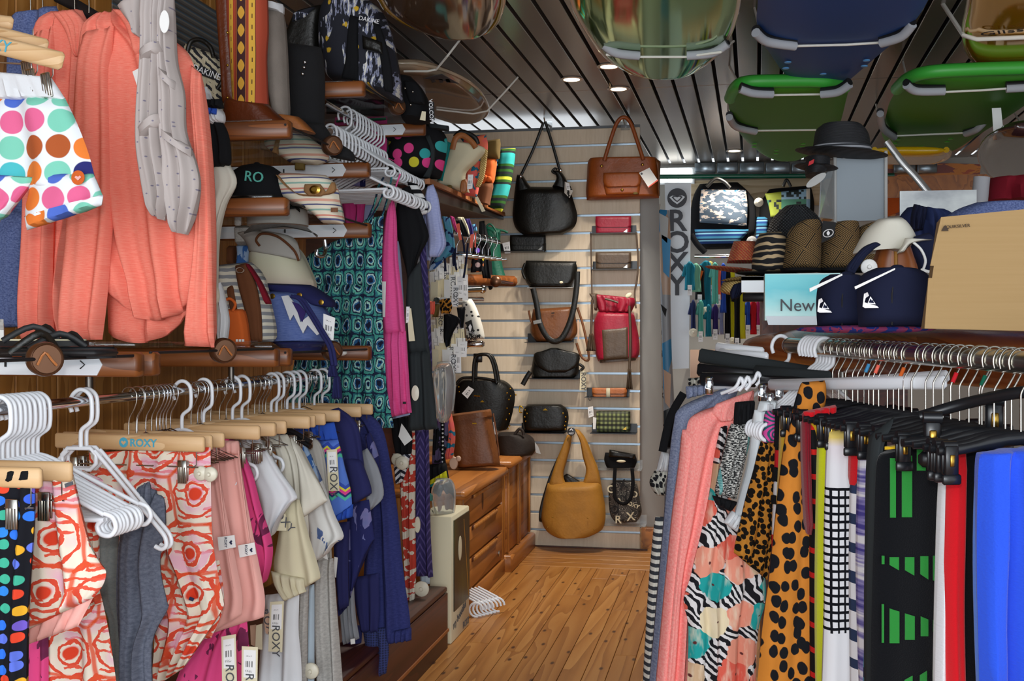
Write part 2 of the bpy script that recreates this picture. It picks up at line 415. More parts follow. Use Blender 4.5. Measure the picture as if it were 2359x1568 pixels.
dots('polka_dark', '12131a', ['2f6fd6', '3a5fd0', '5a6fd0', '2f7fd0', 'd8432a', '3fa88c', 'd8a02a', '6a55b8'], 40, .32, .45)
dots('pom_dark', '17161b', ['d8502a', 'd8c02a', 'd07a4a', '7a5ac0', 'b8a0a0', '6abba0'], 26, .3, .3)
dots('polka_neon', '17171a', ['e8488e', '3aa6a6', 'c8c8c8', 'e8488e', '17171a', 'd8cf3a', 'd86a2a', '3aa6a6'], 17, .33, .6)
dots('star_white', 'd2d0c6', ['2a2a2a', '4a4a4a'], 34, .16, .6)
dots('dots_fine', '141416', ['e8e8e8'], 60, .2, .05)
def stripes(name, stops, period, axis='y', warp=0, ro=.9):
    n = NT(name); u = n.uv(1)
    if warp: u = n.warp(u, 14, warp)
    x, y, z = n.sep(u); p = n.ma('FRACT', n.ma('MULTIPLY', y if axis == 'y' else x, 1 / period))
    c = n.ramp(p, stops, 'CONSTANT'); f = n.noise(n.uv(1), 250, 2); n.bump(f, .25, .001); return n.done(c, ro, spec=.2)
stripes('stripe_bw', [(0, 'd8d6cc'), (.5, '3a3d44')], .021)
stripes('stripe_bw2', [(0, 'e2e2e2'), (.5, '16161a')], .03)
stripes('stripe_greens', [(0, 'c9cf3c'), (.09, '173018'), (.17, '22282a'), (.25, '2f5c24'), (.33, '20282a'), (.42, '2f5c24'), (.5, '2f9a98'), (.85, '22282a'), (.92, '2f5c24')], .155)
stripes('serape', [(0, 'd8d0bc'), (.14, 'd8d0bc'), (.2, '5a5f86'), (.27, 'd8cdb8'), (.34, 'c9816f'), (.4, 'd8cfbb'), (.55, '86a89c'), (.61, 'd8d0bc'), (.75, '4d4f73'), (.8, 'd5cbb8'), (.9, 'cf9a86')], .075, warp=.006)
stripes('zebra_ticking', [(0, 'd9d5c4'), (.5, '8b8e92')], .02, warp=.02)
stripes('kid_stripe', [(0, '24407a'), (.3, '7ab0c8'), (.5, '1c2b4a'), (.7, '3a7a9a')], .05)
stripes('bright_red_stripe', [(0, 'c8202c'), (.5, '16161a')], .045)
n = NT('plaid'); x, y, z = n.sep(n.uv(1)); a = n.ma('GREATER_THAN', n.ma('FRACT', n.ma('MULTIPLY', x, 42.0)), .5); b = n.ma('GREATER_THAN', n.ma('FRACT', n.ma('MULTIPLY', y, 42.0)), .5)
c = n.mix(a, '8a945c', '4b5334'); n.done(n.mix(n.ma('MULTIPLY', b, .75), c, '14160f'), .6)
n = NT('tie_dye'); u = n.warp(n.uv(1, 1), 16, .012); d = n.vor(u, 9.5, .25); e = n.vor(u, 9.5, .25, feat='DISTANCE_TO_EDGE')
nz = n.noise(n.uv(1), 40, 3); ring = n.ma('SINE', n.ma('ADD', n.ma('MULTIPLY', d, 26.0), n.ma('MULTIPLY', nz, 5.0)))
c = n.ramp(ring, [(.3, 'ddd2c0'), (.62, 'ddd2c0'), (.7, 'd04a34')]); x, y, z = n.sep(u)
hatch = n.ma('GREATER_THAN', n.ma('FRACT', n.ma('MULTIPLY', n.ma('ADD', y, n.ma('MULTIPLY', nz, .02)), 52.0)), .72)
msk = n.ma('GREATER_THAN', n.noise(n.uv(1), 14, 1), .5)
c = n.mix(n.ma('MULTIPLY', hatch, msk), c, 'd4543e'); pk = n.ramp(n.noise(n.uv(1), 11, 1), [(.5, 0.0), (.62, .8)])
c = n.mix(n.ma('MULTIPLY', pk, n.ma('LESS_THAN', ring, .3)), c, 'dba2b8'); c = n.mix(n.ramp(d, [(.11, 1.0), (.14, 0.0)]), c, 'cf3f26')
c = n.mix(n.ramp(e, [(.02, .9), (.05, 0.0)]), c, 'd2502f'); f = n.noise(n.uv(1), 220, 2); n.bump(f, .2, .001); n.done(c, .9, spec=.2)
n = NT('ikat_teal'); u = n.warp(n.uv(1), 26, .016); x, y, z = n.sep(u)
cx_ = n.ma('COSINE', n.ma('MULTIPLY', x, 2 * pi / .075)); cy_ = n.ma('COSINE', n.ma('MULTIPLY', y, 2 * pi / .13))
g = n.ma('ADD', n.ma('MULTIPLY', n.ma('MULTIPLY', cx_, cy_), .5), .5)
nz = n.noise(n.uv(1), 60, 3); g = n.ma('ADD', g, n.ma('MULTIPLY', n.ma('SUBTRACT', nz, .5), .32))
c = n.ramp(g, [(0, '10152e'), (.07, '255a8a'), (.16, 'a9c4c4'), (.24, '13203c'), (.32, '3f8f84'), (.47, '14203a'), (.55, '2c6f78'), (.66, '5fae9c'), (.78, '14203a'), (.85, '9fc9bd'), (.93, '1f5a86'), (.97, '0f1630')], 'CONSTANT')
scr = n.ma('GREATER_THAN', n.noise(n.uv(120, 22), 1, 2), .6); n.done(n.mix(n.ma('MULTIPLY', scr, .85), c, '10182e'), .85, spec=.25)
def leopard(name, bgc, c2, spot, sc, lo, hi, strx=1.3):
    n = NT(name); u = n.warp(n.uv(strx, 1), 20, .012); d = n.vor(u, sc, .85); nz = n.noise(n.uv(1), 45, 3)
    g = n.ma('ADD', d, n.ma('MULTIPLY', n.ma('SUBTRACT', nz, .5), .18)); f = n.ramp(g, [(lo, 1.0), (hi, 0.0)])
    b = n.mix(n.noise(n.uv(1), 16, 3), bgc, c2); f2 = n.noise(n.uv(1), 260, 2); n.bump(f2, .35, .001); return n.done(n.mix(f, b, spot), .95, spec=.1)
leopard('leopard_towel', 'd88a38', 'b8742c', '1a1b1f', 27, .36, .4, 1.4)
leopard('leopard_small', 'bb7c2e', 'a06a28', '17130f', 68, .42, .47, 1.3)
leopard('leopard_mono', 'c9c8be', 'b8b7ad', '26262a', 60, .34, .38)
n = NT('tiger'); wv = n.wave(n.warp(n.uv(.6, 1), 8, .06), 14, 6, 2, 1.2, 'Y'); n.done(n.ramp(wv, [(.66, '17171b'), (.72, 'c3aa84')]), .9)
n = NT('board_geo'); cc = n.vor(n.map(n.tc.outputs['Object'], (7, 3, 1)), 1, 1, 'Color'); cc = n.vor(n.uv(9, 3, .5), 1, 1, 'Color'); x, y, z = n.sep(cc); n.done(n.ramp(x, [(0, '8e9094'), (.3, '2f7fae'), (.55, 'b89a84'), (.72, '1c1e22'), (.85, 'a0a3a8')], 'CONSTANT'), .35)
n = NT('zebra_floral'); u = n.uv(1); wv = n.wave(n.warp(u, 9, .09), 26, 4, 2, 1.5, 'DIAGONAL'); c = n.ramp(wv, [(.47, '18181d'), (.53, 'd8d6d6')])
u2 = n.warp(u, 18, .035); d = n.vor(u2, 12, .95); cc = n.vor(u2, 12, .95, 'Color'); x, y, z = n.sep(cc); nz = n.noise(n.uv(60, 14, .8), 1, 3)
fl = n.ramp(x, [(0, 'c9a987'), (.12, '1f9a98'), (.42, 'd8604f'), (.62, 'e0937c'), (.74, '1f9a98'), (.86, 'e0d2b0')], 'CONSTANT')
fl = n.mix(n.ramp(nz, [(.5, 0.0), (.75, .7)]), fl, 'e9dcc4'); fl = n.mix(n.ramp(d, [(.03, 1.0), (.05, 0.0)]), fl, '5a2a2a')
g = n.ma('ADD', d, n.ma('MULTIPLY', n.ma('SUBTRACT', n.noise(u, 30, 2), .5), .4)); n.done(n.mix(n.ramp(g, [(.46, 1.0), (.48, 0.0)]), c, fl), .85, spec=.2)
def leafy(name, bgc, c1, c2, sc=15, th=.58, st=(40, 9)):
    n = NT(name); u = n.warp(n.uv(1), 10, .06); f = n.noise(n.map(u, (st[0], st[1], 1), (0, 0, .7)), 1, 3); g = n.noise(n.uv(1), sc, 2)
    m_ = n.ma('MULTIPLY', n.ma('GREATER_THAN', f, th - .06), n.ma('GREATER_THAN', g, th - .04))
    return n.done(n.mix(m_, bgc, n.mix(n.noise(n.uv(1), 30, 1), c1, c2)), .9, spec=.2)
leafy('leaf_pink', 'd64880', '5a2340', '7a2a50', 12); leafy('leaf_white', 'dcdcd8', '3a4f86', '7086b0', 11); leafy('leaf_navy', '25285a', '54699c', '8a7aa8', 11)
leafy('leaf_red', 'd9d2c2', 'b83a30', 'c24a3a', 20, .5, (30, 30)); leafy('leaf_teal', '1d2b55', '3aa39a', '6a86c8', 22, .46); leafy('palm_multi', '1d6a86', 'd84a6a', 'd87a3a', 18, .46)
leafy('dark_multi', '1a1a1e', '1d5a5a', '7a3a7a', 22, .5); leafy('batik_blue', '3a66a8', 'b8cbe0', '7aa0d0', 26, .5); leafy('tape_print', '2a2826', 'c9c4ba', 'a8a49c', 26, .45)
leafy('flame_navy', '1b2140', '7a86b8', 'c9ccd8', 14, .56); leafy('black_white_leaf', '17171c', 'd8d4c8', 'b0a898', 20, .5); leafy('bead_multi', '2a3f9a', 'd8503a', '5a3a9a', 60, .5, (60, 60))
n = NT('purple_ikat'); x, y, z = n.sep(n.uv(1)); t_ = n.ma('PINGPONG', x, .02); wv = n.ma('SINE', n.ma('MULTIPLY', n.ma('ADD', y, n.ma('MULTIPLY', t_, 2.4)), 190.0))
n.done(n.mix(n.ramp(n.ma('ADD', wv, n.ma('SUBTRACT', n.noise(n.uv(1), 50, 2), .5)), [(.4, 0.0), (.9, .55)]), '2c2358', '6a5c9c'), .9)
n = NT('boot_ikat'); x, y, z = n.sep(n.uv(1)); X = n.ma('ADD', n.ma('MULTIPLY', x, 9.6), .44)
c = n.ramp(X, [(0, 'a8432a'), (.1, 'a8432a'), (.12, 'd8a83a'), (.26, 'a83a26'), (.29, 'c05a30'), (.31, '8e2f20'), (.35, 'c8702f'), (.37, '3a1616'), (.62, 'c8702f'), (.64, '8e2f20'), (.68, 'c05a30'), (.7, 'd8a83a'), (.84, '3a1616'), (.855, 'a8432a')], 'CONSTANT')
mot = n.ma('GREATER_THAN', n.ma('ADD', n.ma('SINE', n.ma('MULTIPLY', y, 130.0)), n.ma('MULTIPLY', n.ma('COSINE', n.ma('MULTIPLY', n.ma('SUBTRACT', X, .5), 24.0)), 1.0)), .35)
c = n.mix(n.ma('MULTIPLY', mot, n.rng(X, .39, .61)), c, 'cf9c34'); ds = n.ma('MULTIPLY', n.ma('GREATER_THAN', n.ma('SINE', n.ma('MULTIPLY', y, 210.0)), .3), n.ma('ADD', n.rng(X, .18, .2), n.rng(X, .77, .79)))
n.done(n.mix(ds, c, '3a1a14'), .8)
n = NT('duffel_ikat'); u = n.uv(1); sm = n.noise(n.uv(75, 16), 1, 3, .6); reg = n.noise(n.uv(13, 9), 1, 1)
f1 = n.ma('MULTIPLY', n.ma('GREATER_THAN', sm, .5), n.ma('GREATER_THAN', reg, .49)); c = n.mix(f1, '1b1d28', n.mix(n.ma('GREATER_THAN', sm, .57), '8b90aa', 'd6d4cc'))
yd = n.vor(u, 12, .8); n.done(n.mix(n.ramp(n.ma('ADD', yd, n.ma('MULTIPLY', sm, .3)), [(.22, 1.0), (.25, 0.0)]), c, 'd0a827'), .85)
n = NT('aztec'); u = n.uv(1); b_ = n.wave(u, 30, 1.5, 1, 3, 'DIAGONAL', 'TRI'); q = n.noise(n.uv(28, 14), 1, 1); n.done(n.mix(n.ma('MULTIPLY', n.ma('GREATER_THAN', b_, .55), n.ma('GREATER_THAN', q, .48)), 'c3b89c', '24242a'), .9)
n = NT('gold_maze'); x, y, z = n.sep(n.uv(1, 1, .6)); cx_ = n.ma('PINGPONG', x, .035); cy_ = n.ma('PINGPONG', y, .035); mx = n.ma('MAXIMUM', cx_, n.ma('ADD', cy_, n.ma('MULTIPLY', n.noise(n.uv(8), 1, 1), .01)))
n.done(n.mix(n.ma('GREATER_THAN', n.ma('SINE', n.ma('MULTIPLY', mx, 1150.0)), .1), '8a6c40', '1c1812'), .9)
n = NT('straw_red'); n.done(n.mix(n.ma('GREATER_THAN', n.wave(n.uv(1), 60, 2, 1, 4, 'DIAGONAL'), .6), 'a8382c', n.mix(n.noise(n.uv(90), 1, 1), 'd89a4a', '3a2036')), .9)
n = NT('straw_black'); b_ = n.wave(n.uv(1), 55, 1, 1, 3, 'DIAGONAL'); b2 = n.wave(n.uv(1, 1, 1.57), 55, 1, 1, 3, 'DIAGONAL'); h = n.ma('ADD', b_, b2); n.bump(h, .8, .004); n.done(n.mix(n.ma('MULTIPLY', h, .4), '14161a', '3a3e42'), .6)
n = NT('straw_ribbed'); b_ = n.wave(n.uv(1), 75, .3, 1, 2, 'Y'); n.bump(b_, .6, .002); n.done(n.mix(b_, '17181b', '2a2c30'), .7)
n = NT('straw_natural'); b_ = n.wave(n.uv(1), 60, 2, 1, 4, 'DIAGONAL'); n.bump(b_, .7, .003); n.done(n.mix(b_, '9a7a3e', 'd3b878'), .85)
n = NT('pastel_sky'); x, y, z = n.sep(n.uv(1)); g = n.ma('ADD', n.ma('MULTIPLY', y, 4.5), 1.0); g = n.ma('ADD', g, n.ma('MULTIPLY', n.noise(n.uv(12), 1, 2), .15))
n.done(n.ramp(g, [(.1, '8fb4cf'), (.28, 'c3d2d8'), (.36, 'd8c3b6'), (.55, 'd6cdb4'), (.8, 'd0cfb4'), (1, 'cfcfc2')]), .85)
n = NT('towel_green'); u = n.uv(1); x, y, z = n.sep(u); col = n.ma('GREATER_THAN', n.ma('FRACT', n.ma('MULTIPLY', x, 22.0)), .42)
band = n.ma('FRACT', n.ma('MULTIPLY', n.ma('ADD', y, n.ma('MULTIPLY', x, .18)), 5.6)); f_ = n.ma('MULTIPLY', col, n.ma('LESS_THAN', band, n.ma('ADD', .28, n.ma('MULTIPLY', n.ma('SINE', n.ma('MULTIPLY', y, 9.0)), .2))))
f2 = n.noise(n.uv(350), 1, 2); n.bump(f2, .5, .002); n.done(n.mix(f_, '0e1013', '23943a'), 1, spec=.05)
n = NT('towel_grid'); x, y, z = n.sep(n.warp(n.uv(1), 30, .003)); a = n.ma('LESS_THAN', n.ma('FRACT', n.ma('MULTIPLY', x, 70.0)), .3); b = n.ma('LESS_THAN', n.ma('FRACT', n.ma('MULTIPLY', y, 58.0)), .34)
on = n.rng(y, -.42, -.115); tp = n.ramp(n.ma('ADD', n.ma('MULTIPLY', y, 10.0), 1.0), [(.3, 'd9dade'), (.72, 'd9d3d8'), (.9, 'd9c06a')])
n.done(n.mix(n.ma('MULTIPLY', on, n.ma('MAXIMUM', a, b)), tp, '17181d'), 1, spec=.05)
n = NT('towel_purple'); f_ = n.noise(n.uv(9, 34), 1, 3, .7); n.done(n.ramp(f_, [(.42, 'dcdbe0'), (.52, '8c85b8'), (.62, '4a438a')]), 1, spec=.05)
def towel(name, c1, c2=None):
    n = NT(name); f = n.noise(n.uv(350), 1, 3); g = n.noise(n.uv(6, 2), 1, 2); n.bump(f, .6, .002); return n.done(n.mix(n.ma('MULTIPLY', n.ma('ADD', f, g), .4), c1, c2 or c1), 1, spec=.05, sheen=.2)
towel('tw_blue', '2247cc', '3560dc'); towel('tw_black', '0c0d10', '16181c'); towel('tw_red', 'd01c26'); towel('tw_yellow', 'd3dc22', 'c4cc1c'); towel('tw_white', 'dfe1e6'); towel('tw_darkred', '8a1628'); towel('tw_gold', 'd8b428', 'c89a20')
towel('tw_lightblue', '4f86ea', '3f72e2')
stripes('tw_redblack', [(0, '141416'), (.4, 'cc2420'), (.62, '141416')], .055); stripes('tw_navywhite', [(0, 'e3e4e8'), (.62, '2c3a58')], .06, warp=.02)
stripes('tw_redwhite', [(0, 'e2e3e7'), (.5, 'c8202c')], .3)
n = NT('boucle'); x, y, z = n.sep(n.uv(1)); f_ = n.noise(n.uv(150, 330), 1, 3, .7); c = n.mix(n.ma('GREATER_THAN', f_, .52), '1c1e20', 'c9c9c4')
n.done(n.mix(n.ma('MULTIPLY', n.rng(n.ma('FRACT', n.ma('MULTIPLY', x, 14.0)), .1, .2), .8), c, '5fa8a8'), .95)
n = NT('pale_denim'); g = n.noise(n.uv(9), 1, 4); n.done(n.ramp(g, [(.35, 'c9d3d8'), (.6, 'dde3e6'), (.75, '9fbcd2')]), .9)
n = NT('neon_trim'); u = n.uv(1); d = n.vor(u, 18, 0); n.done(n.mix(n.ma('GREATER_THAN', n.ma('SINE', n.ma('MULTIPLY', d, 40.0)), 0), '1f5a66', 'd84a9c'), .9)
n = NT('chevron'); x, y, z = n.sep(n.uv(1)); t_ = n.ma('PINGPONG', x, .018); p = n.ma('FRACT', n.ma('MULTIPLY', n.ma('ADD', y, n.ma('MULTIPLY', t_, .8)), 9.0))
n.done(n.ramp(p, [(0, '4f74c8'), (.62, '4ab89a'), (.7, '2a2a6a'), (.76, 'd8408e'), (.84, 'd8d03a'), (.9, '2f4aa8')], 'CONSTANT'), .9)
n = NT('chevron_bw'); x, y, z = n.sep(n.uv(1)); t_ = n.ma('PINGPONG', x, .03); p = n.ma('FRACT', n.ma('MULTIPLY', n.ma('ADD', y, n.ma('MULTIPLY', t_, 1.0)), 40.0)); n.done(n.mix(n.ma('GREATER_THAN', p, .5), 'd4d6da', '1a1d2c'), .9)
n = NT('lace_navy'); f_ = n.vor(n.uv(1), 130, .1); n.bump(f_, .5, .002); n.done(n.ramp(f_, [(.25, '141a3c'), (.45, '2b3468')]), .9)
n = NT('print_letters'); f_ = n.noise(n.uv(1), 22, 1); r_ = n.ma('FRACT', n.ma('MULTIPLY', f_, 9.0)); n.done(n.ramp(r_, [(.0, '3b3733'), (.55, '3b3733'), (.62, '1b1a1a'), (.85, 'b8b0a2'), (.93, '3b3733')], 'CONSTANT'), .7)
n = NT('beach_photo'); x, y, z = n.sep(n.uv(1)); g = n.noise(n.uv(16, 34), 1, 3); g = n.ma('ADD', n.ma('MULTIPLY', y, .3), n.ma('MULTIPLY', g, .7)); n.done(n.ramp(g, [(.2, '4a5a6a'), (.33, 'e0cfc0'), (.42, '2f7fa8'), (.5, 'e6ddd0'), (.58, '63a8c8'), (.66, 'e6dfd2')], 'CONSTANT'), .6)
n = NT('patch_print'); cc = n.vor(n.uv(1), 12, 0, 'Color'); x, y, z = n.sep(cc); ck = n.vor(n.uv(1), 60, 0, 'Color'); a, b, c_ = n.sep(ck); n.done(n.mix(n.ma('MULTIPLY', n.ma('GREATER_THAN', a, .5), n.ma('GREATER_THAN', y, .5)), n.ramp(x, [(0, 'd8d6c8'), (.3, '9aa83a'), (.55, '4a8a70'), (.75, '8ab0c8')], 'CONSTANT'), '1c2a2a'), .6)
n = NT('ray_photo'); x, y, z = n.sep(n.uv(1)); f_ = n.noise(n.uv(7, 3), 1, 3); n.done(n.ramp(f_, [(.35, '1d1712'), (.55, '33301a'), (.75, '4a4f22')]), .4)
n = NT('sky_box'); x, y, z = n.sep(n.uv(1)); g = n.ma('ADD', n.ma('MULTIPLY', y, .9), n.ma('MULTIPLY', n.noise(n.uv(3), 1, 2), .35)); n.done(n.ramp(g, [(.1, 'c6e6e2'), (.45, '8fd8da'), (.75, '4ac2cf'), (1, '62cdd6')]), .4)
n = NT('sun_poster'); f_ = n.noise(n.uv(3, 7), 1, 2, .5, 1); n.done(n.ramp(f_, [(.3, '7a2a12'), (.45, 'c87a1c'), (.6, 'a8481a'), (.75, '6a1f12')], 'CONSTANT'), .4)
n = NT('cardboard'); f_ = n.noise(n.obj(3, 3, 160), 1, 2); n.done(n.mix(f_, 'a08358', '94774c'), .85)
plast('ink_card', '3c2f24', .9); plast('sky_blue', '2f86b8', .5); plast('sand_pink', 'c9a58c', .6)
n = NT('scuffed_metal'); f_ = n.noise(n.obj(6, 1, 10), 1, 4); n.done(n.ramp(f_, [(.35, '74777a'), (.6, '9a9d9c')]), .35, .5)
# leathers
leather('lt_black', '14130f'); leather('lt_tan', 'a8551f'); leather('lt_red', 'a81f38'); leather('lt_brown', '7d4a24'); leather('lt_orange', 'c8743c'); leather('lt_mustard', 'bf852f', .6); leather('lt_taupe', '5c4a3a')
leather('lt_bootbrown', '6a3014', .3); leather('lt_bootblack', '141417', .95, 200); leather('lt_greysuede', '8f857c', .9, 260); leather('lt_darkbrown', '2a201a', .7); leather('lt_green', '0f5c47', .5); leather('lt_strap', 'b06a34', .5)
# boards
def board(name, col, ro, spec=.5, me=0):
    n = NT(name); f = n.noise(n.obj(2, 1, 2), 1.5, 3); c = lin(col); return n.done(n.mix(n.ma('MULTIPLY', f, .3), c[:3], tuple(v * .6 for v in c[:3])), ro, me, spec=spec, Coat_Weight=.0 if ro > .2 or me else .8, Coat_Roughness=.03)
board('bd_green_gloss', '7aa65a', .07, .9, .75); board('bd_brown', '8a7058', .07, .9, .6); board('bd_yellow_rim', '9a7a12', .1); board('bd_blue_foam', '234888', .5, .3); board('bd_green_foam', '3f8426', .55, .3); board('bd_green_lip', '3aa63a', .45)
board('bd_clear', 'b8a58c', .1); board('bd_sand', 'a8927a', .12); board('bd_amber', 'dca41c', .07, .9, .55); board('bd_plum', '3a2628', .1); board('bd_yellow', 'c8a010', .15); board('bd_grey', '5a5854', .15); board('bd_hole', '5fa0d8', .4); board('bd_hole_g', '49a83c', .4)

stripes('hat_band', [(0, '3a3c40'), (.5, '9a9ca2')], .014); plast('case_grey', '828b92', .5, .3)

n = NT('shelf_glass'); g_ = n.n.new('ShaderNodeBsdfGlossy'); g_.inputs['Roughness'].default_value = .05; tr_ = n.n.new('ShaderNodeBsdfTransparent'); tr_.inputs[0].default_value = (.93, .96, .95, 1)
mx_ = n.n.new('ShaderNodeMixShader'); mx_.inputs[0].default_value = .08; n.L.new(tr_.outputs[0], mx_.inputs[1]); n.L.new(g_.outputs[0], mx_.inputs[2]); n.L.new(mx_.outputs[0], n.n['Material Output'].inputs[0])
stripes('poster_stripe', [(0, '5a5652'), (.3, '6f6a64'), (.55, '3f5566'), (.7, '4a4642')], .05)
# ------------------------------------------------------------------ the room
rnd = random.Random(5)
XL, XR, YF, ZC = -1.78, 3.4, 8.3, 2.45
fl = struct('floor', MB().box(((XL + XR) / 2, 4.2, -.03), (XR - XL + .2, 8.6, .05)), 'cabinet_wood', smooth=False)
pw_ = .0835
for i in range(22):
    x = -1.32 + i * pw_; y = 1.6 + rnd.random() * .5
    cuts = [y]
    while cuts[-1] < 5.85: cuts.append(min(5.85, cuts[-1] + 1.1 + rnd.random() * 1.1))
    for a, b in zip(cuts, cuts[1:]):
        if b - a < .05: continue
        obj('floor_plank', MB().box((x, (a + b) / 2, -.002), (pw_ - .002, b - a - .002, .014), bev=.0015), 'pine_floor', fl, smooth=False)
wood('pine_floor_x', 'c08a4c', 'ad7438', '865222', 'x', 1.0, .38, False, True)
for i in range(5):
    obj('floor_plank', MB().box((-.3, 5.905 + i * .11, -.002), (1.9, .107, .014), bev=.0015), 'pine_floor_x', fl, smooth=False)
for i in range(8):
    obj('floor_plank', MB().box((.2, 6.5 + i * .22, -.002), (2.8, .217, .014), bev=.0015), 'pine_floor_x', fl, smooth=False)
# wall behind the shelves: upright pine boards
wl = struct('wall_left', MB().box((XL - .06, 3.2, 1.22), (.08, 6.6, 2.5)), 'mahogany_dark', smooth=False)
y = 1.3
while y < 4.5:
    obj('wall_board', MB().box((XL - .012, y + .045, 1.22), (.02, .087, 2.44), bev=.003), 'pine_wall', wl, smooth=False); y += .09
# ceiling of long aluminium strips with open joints
ce = struct('ceiling', MB().box(((XL + XR) / 2, 4.3, ZC + .09), (XR - XL + .3, 8.4, .03)), 'ceiling_void', smooth=False)
sk = .018; meshA = None
for i in range(-17, 34):
    x = -.755 + i * .1025
    for (ya, yb) in ((1.0, 5.655), (5.66, 8.28)):
        ym = (ya + yb) / 2
        m = MB().box((x + sk * (ym - 5.3), ym, ZC + .004), (.086, yb - ya, .008), -math.atan(sk), .002)
        m.box((x + .041 + sk * (ym - 5.3), ym, ZC + .014), (.003, yb - ya, .024), -math.atan(sk))
        obj('ceiling_strip', m, 'ceiling_metal', ce, smooth=False)
# recessed ceiling spots
for px, py in ((1403, 151), (1317, 181), (1425, 203), (1692, 346)):
    P = atz(px, py, ZC); t = thing('ceiling_spotlight', 'small round recessed ceiling spotlight, lit, in the metal strip ceiling', 'light', P, 'recessed ceiling spotlights')
    obj('trim_ring', MB().lathe((P.x, P.y, ZC - .004), [(.05, .004), (.056, 0), (.05, -.004), (.04, -.002), (.04, .004)], 28), 'lamp_ring', t)
    obj('lens', MB().lathe((P.x, P.y, ZC - .003), [(.039, .003), (.036, -.001), (.02, -.004)], 24), 'lamp_glow', t)
    lamp('spot_lamp', 'SPOT', (P.x, P.y, ZC - .015), 60, (1, .92, .82), .04, (0, 0, 0), spot=radians(125))
# slatted display wall
XB0, XB1, YB = XL, -.519, 6.4
wb = struct('wall_back', MB().box(((XB0 + XB1) / 2, YB + .022, 1.205), (XB1 - XB0, .012, 2.41)), 'slat_dark', smooth=False)
for i in range(24):
    z = .005 + i * .1
    obj('slat', MB().box(((XB0 + XB1) / 2, YB + .008, z + .0435), (XB1 - XB0, .018, .087), bev=.002), 'slat_face', wb, smooth=False)
    if i < 23: obj('groove_strip', MB().box(((XB0 + XB1) / 2, YB + .0145, z + .0935), (XB1 - XB0, .003, .0125)), 'groove_metal', wb, smooth=False)
tr = struct('trim_1', MB().box((-.45, 6.47, .06), (.13, .05, .12), bev=.003), 'cabinet_wood', smooth=False)
struct('trim_2', MB().box((-1.0, 6.385, -.0), (1.05, .02, .02)), 'mahogany_dark', smooth=False)
# far end of the shop
n = NT('far_plaster'); f_ = n.noise(n.obj(3, 1, 3), 1, 4); n.done(n.mix(f_, 'b9b6ae', 'a29e96'), .8)
wf = struct('wall_far', MB().box((1.3, YF + .05, 1.22), (4.6, .08, 2.5)), 'far_plaster', smooth=False)
m = MB(); a = at(1590, 416, 8.24); b = at(1990, 470, 8.24); m.box(((a.x + b.x) / 2, 8.24, (a.z + b.z) / 2), (b.x - a.x, .02, a.z - b.z), bev=.003)
wood('ply', 'cbb99a', 'bca888', 'a08a68', 'x', .8, .7); obj('plywood_band', m, 'ply', wf)
m = MB(); a = at(1590, 805, 8.2); b = at(1900, 872, 8.2); m.box(((a.x + b.x) / 2, 8.22, (a.z + b.z) / 2), (b.x - a.x, .06, a.z - b.z), bev=.004); obj('timber_rail', m, 'sand_pink', wf)
m = MB(); a = at(1586, 372, 8.2); b = at(2010, 402, 8.2)
wr = struct('wall_right', MB().box((XR + .04, 5.4, 1.22), (.08, 6, 2.5)), 'far_plaster', smooth=False)
# window above the far wall
wn = struct('window_1', MB().box((.5 * (at(1515, 400, 8.2).x + at(1597, 400, 8.2).x), 8.235, at(1555, 404, 8.2).z), (.27, .02, .12)), 'white_panel', smooth=False)
for x0, x1, y0, y1 in ((1517, 1536, 388, 404), (1538, 1561, 388, 404), (1563, 1594, 388, 404), (1517, 1536, 411, 419), (1538, 1561, 411, 419), (1563, 1594, 411, 419)):
    obj('window_pane', MB().plate([at(x, y, 8.215) for x, y in ((x0, y0), (x1, y0), (x1, y1), (x0, y1))], .004), 'daylight_glass', wn, smooth=False)
m = MB().tube([at(1500, 407, 8.12), at(2060, 404, 8.12)], .016, 12); solo('conduit_pipe', m, 'pipe_green', 'dark green pipe running along the top of the far wall', 'pipe')
for i, (x0, x1) in enumerate(((1600, 1648), (1652, 1700), (1704, 1760), (1764, 1820), (1824, 1868), (2060, 2110), (2114, 2160))):
    a = at(x0, 374, 8.15); b = at(x1, 397, 8.15)
    solo('vent_section', MB().box(((a.x + b.x) / 2, 8.2, (a.z + b.z) / 2), (b.x - a.x, .09, a.z - b.z), bev=.006), 'vent_grey', 'grey metal vent section in the strip above the far pipe', 'vent', 'vent sections under the far ceiling')
# raised platform below the left rail
t = thing('display_platform', 'dark red-brown wooden platform under the left clothes rail', 'platform', (-1.43, 2.9, 0))
obj('top_board', MB().box((-1.435, 2.9, .232), (.69, 2.7, .02), bev=.004), 'mahogany_dark', t)
obj('front_board', MB().box((-1.1, 2.9, .11), (.025, 2.7, .22), bev=.003), 'mahogany_dark', t)
obj('edge_strip', MB().box((-1.085, 2.9, .075), (.006, 2.7, .01)), 'lt_strap', t)
obj('end_board', MB().box((-1.435, 4.24, .11), (.66, .02, .22)), 'mahogany_dark', t)
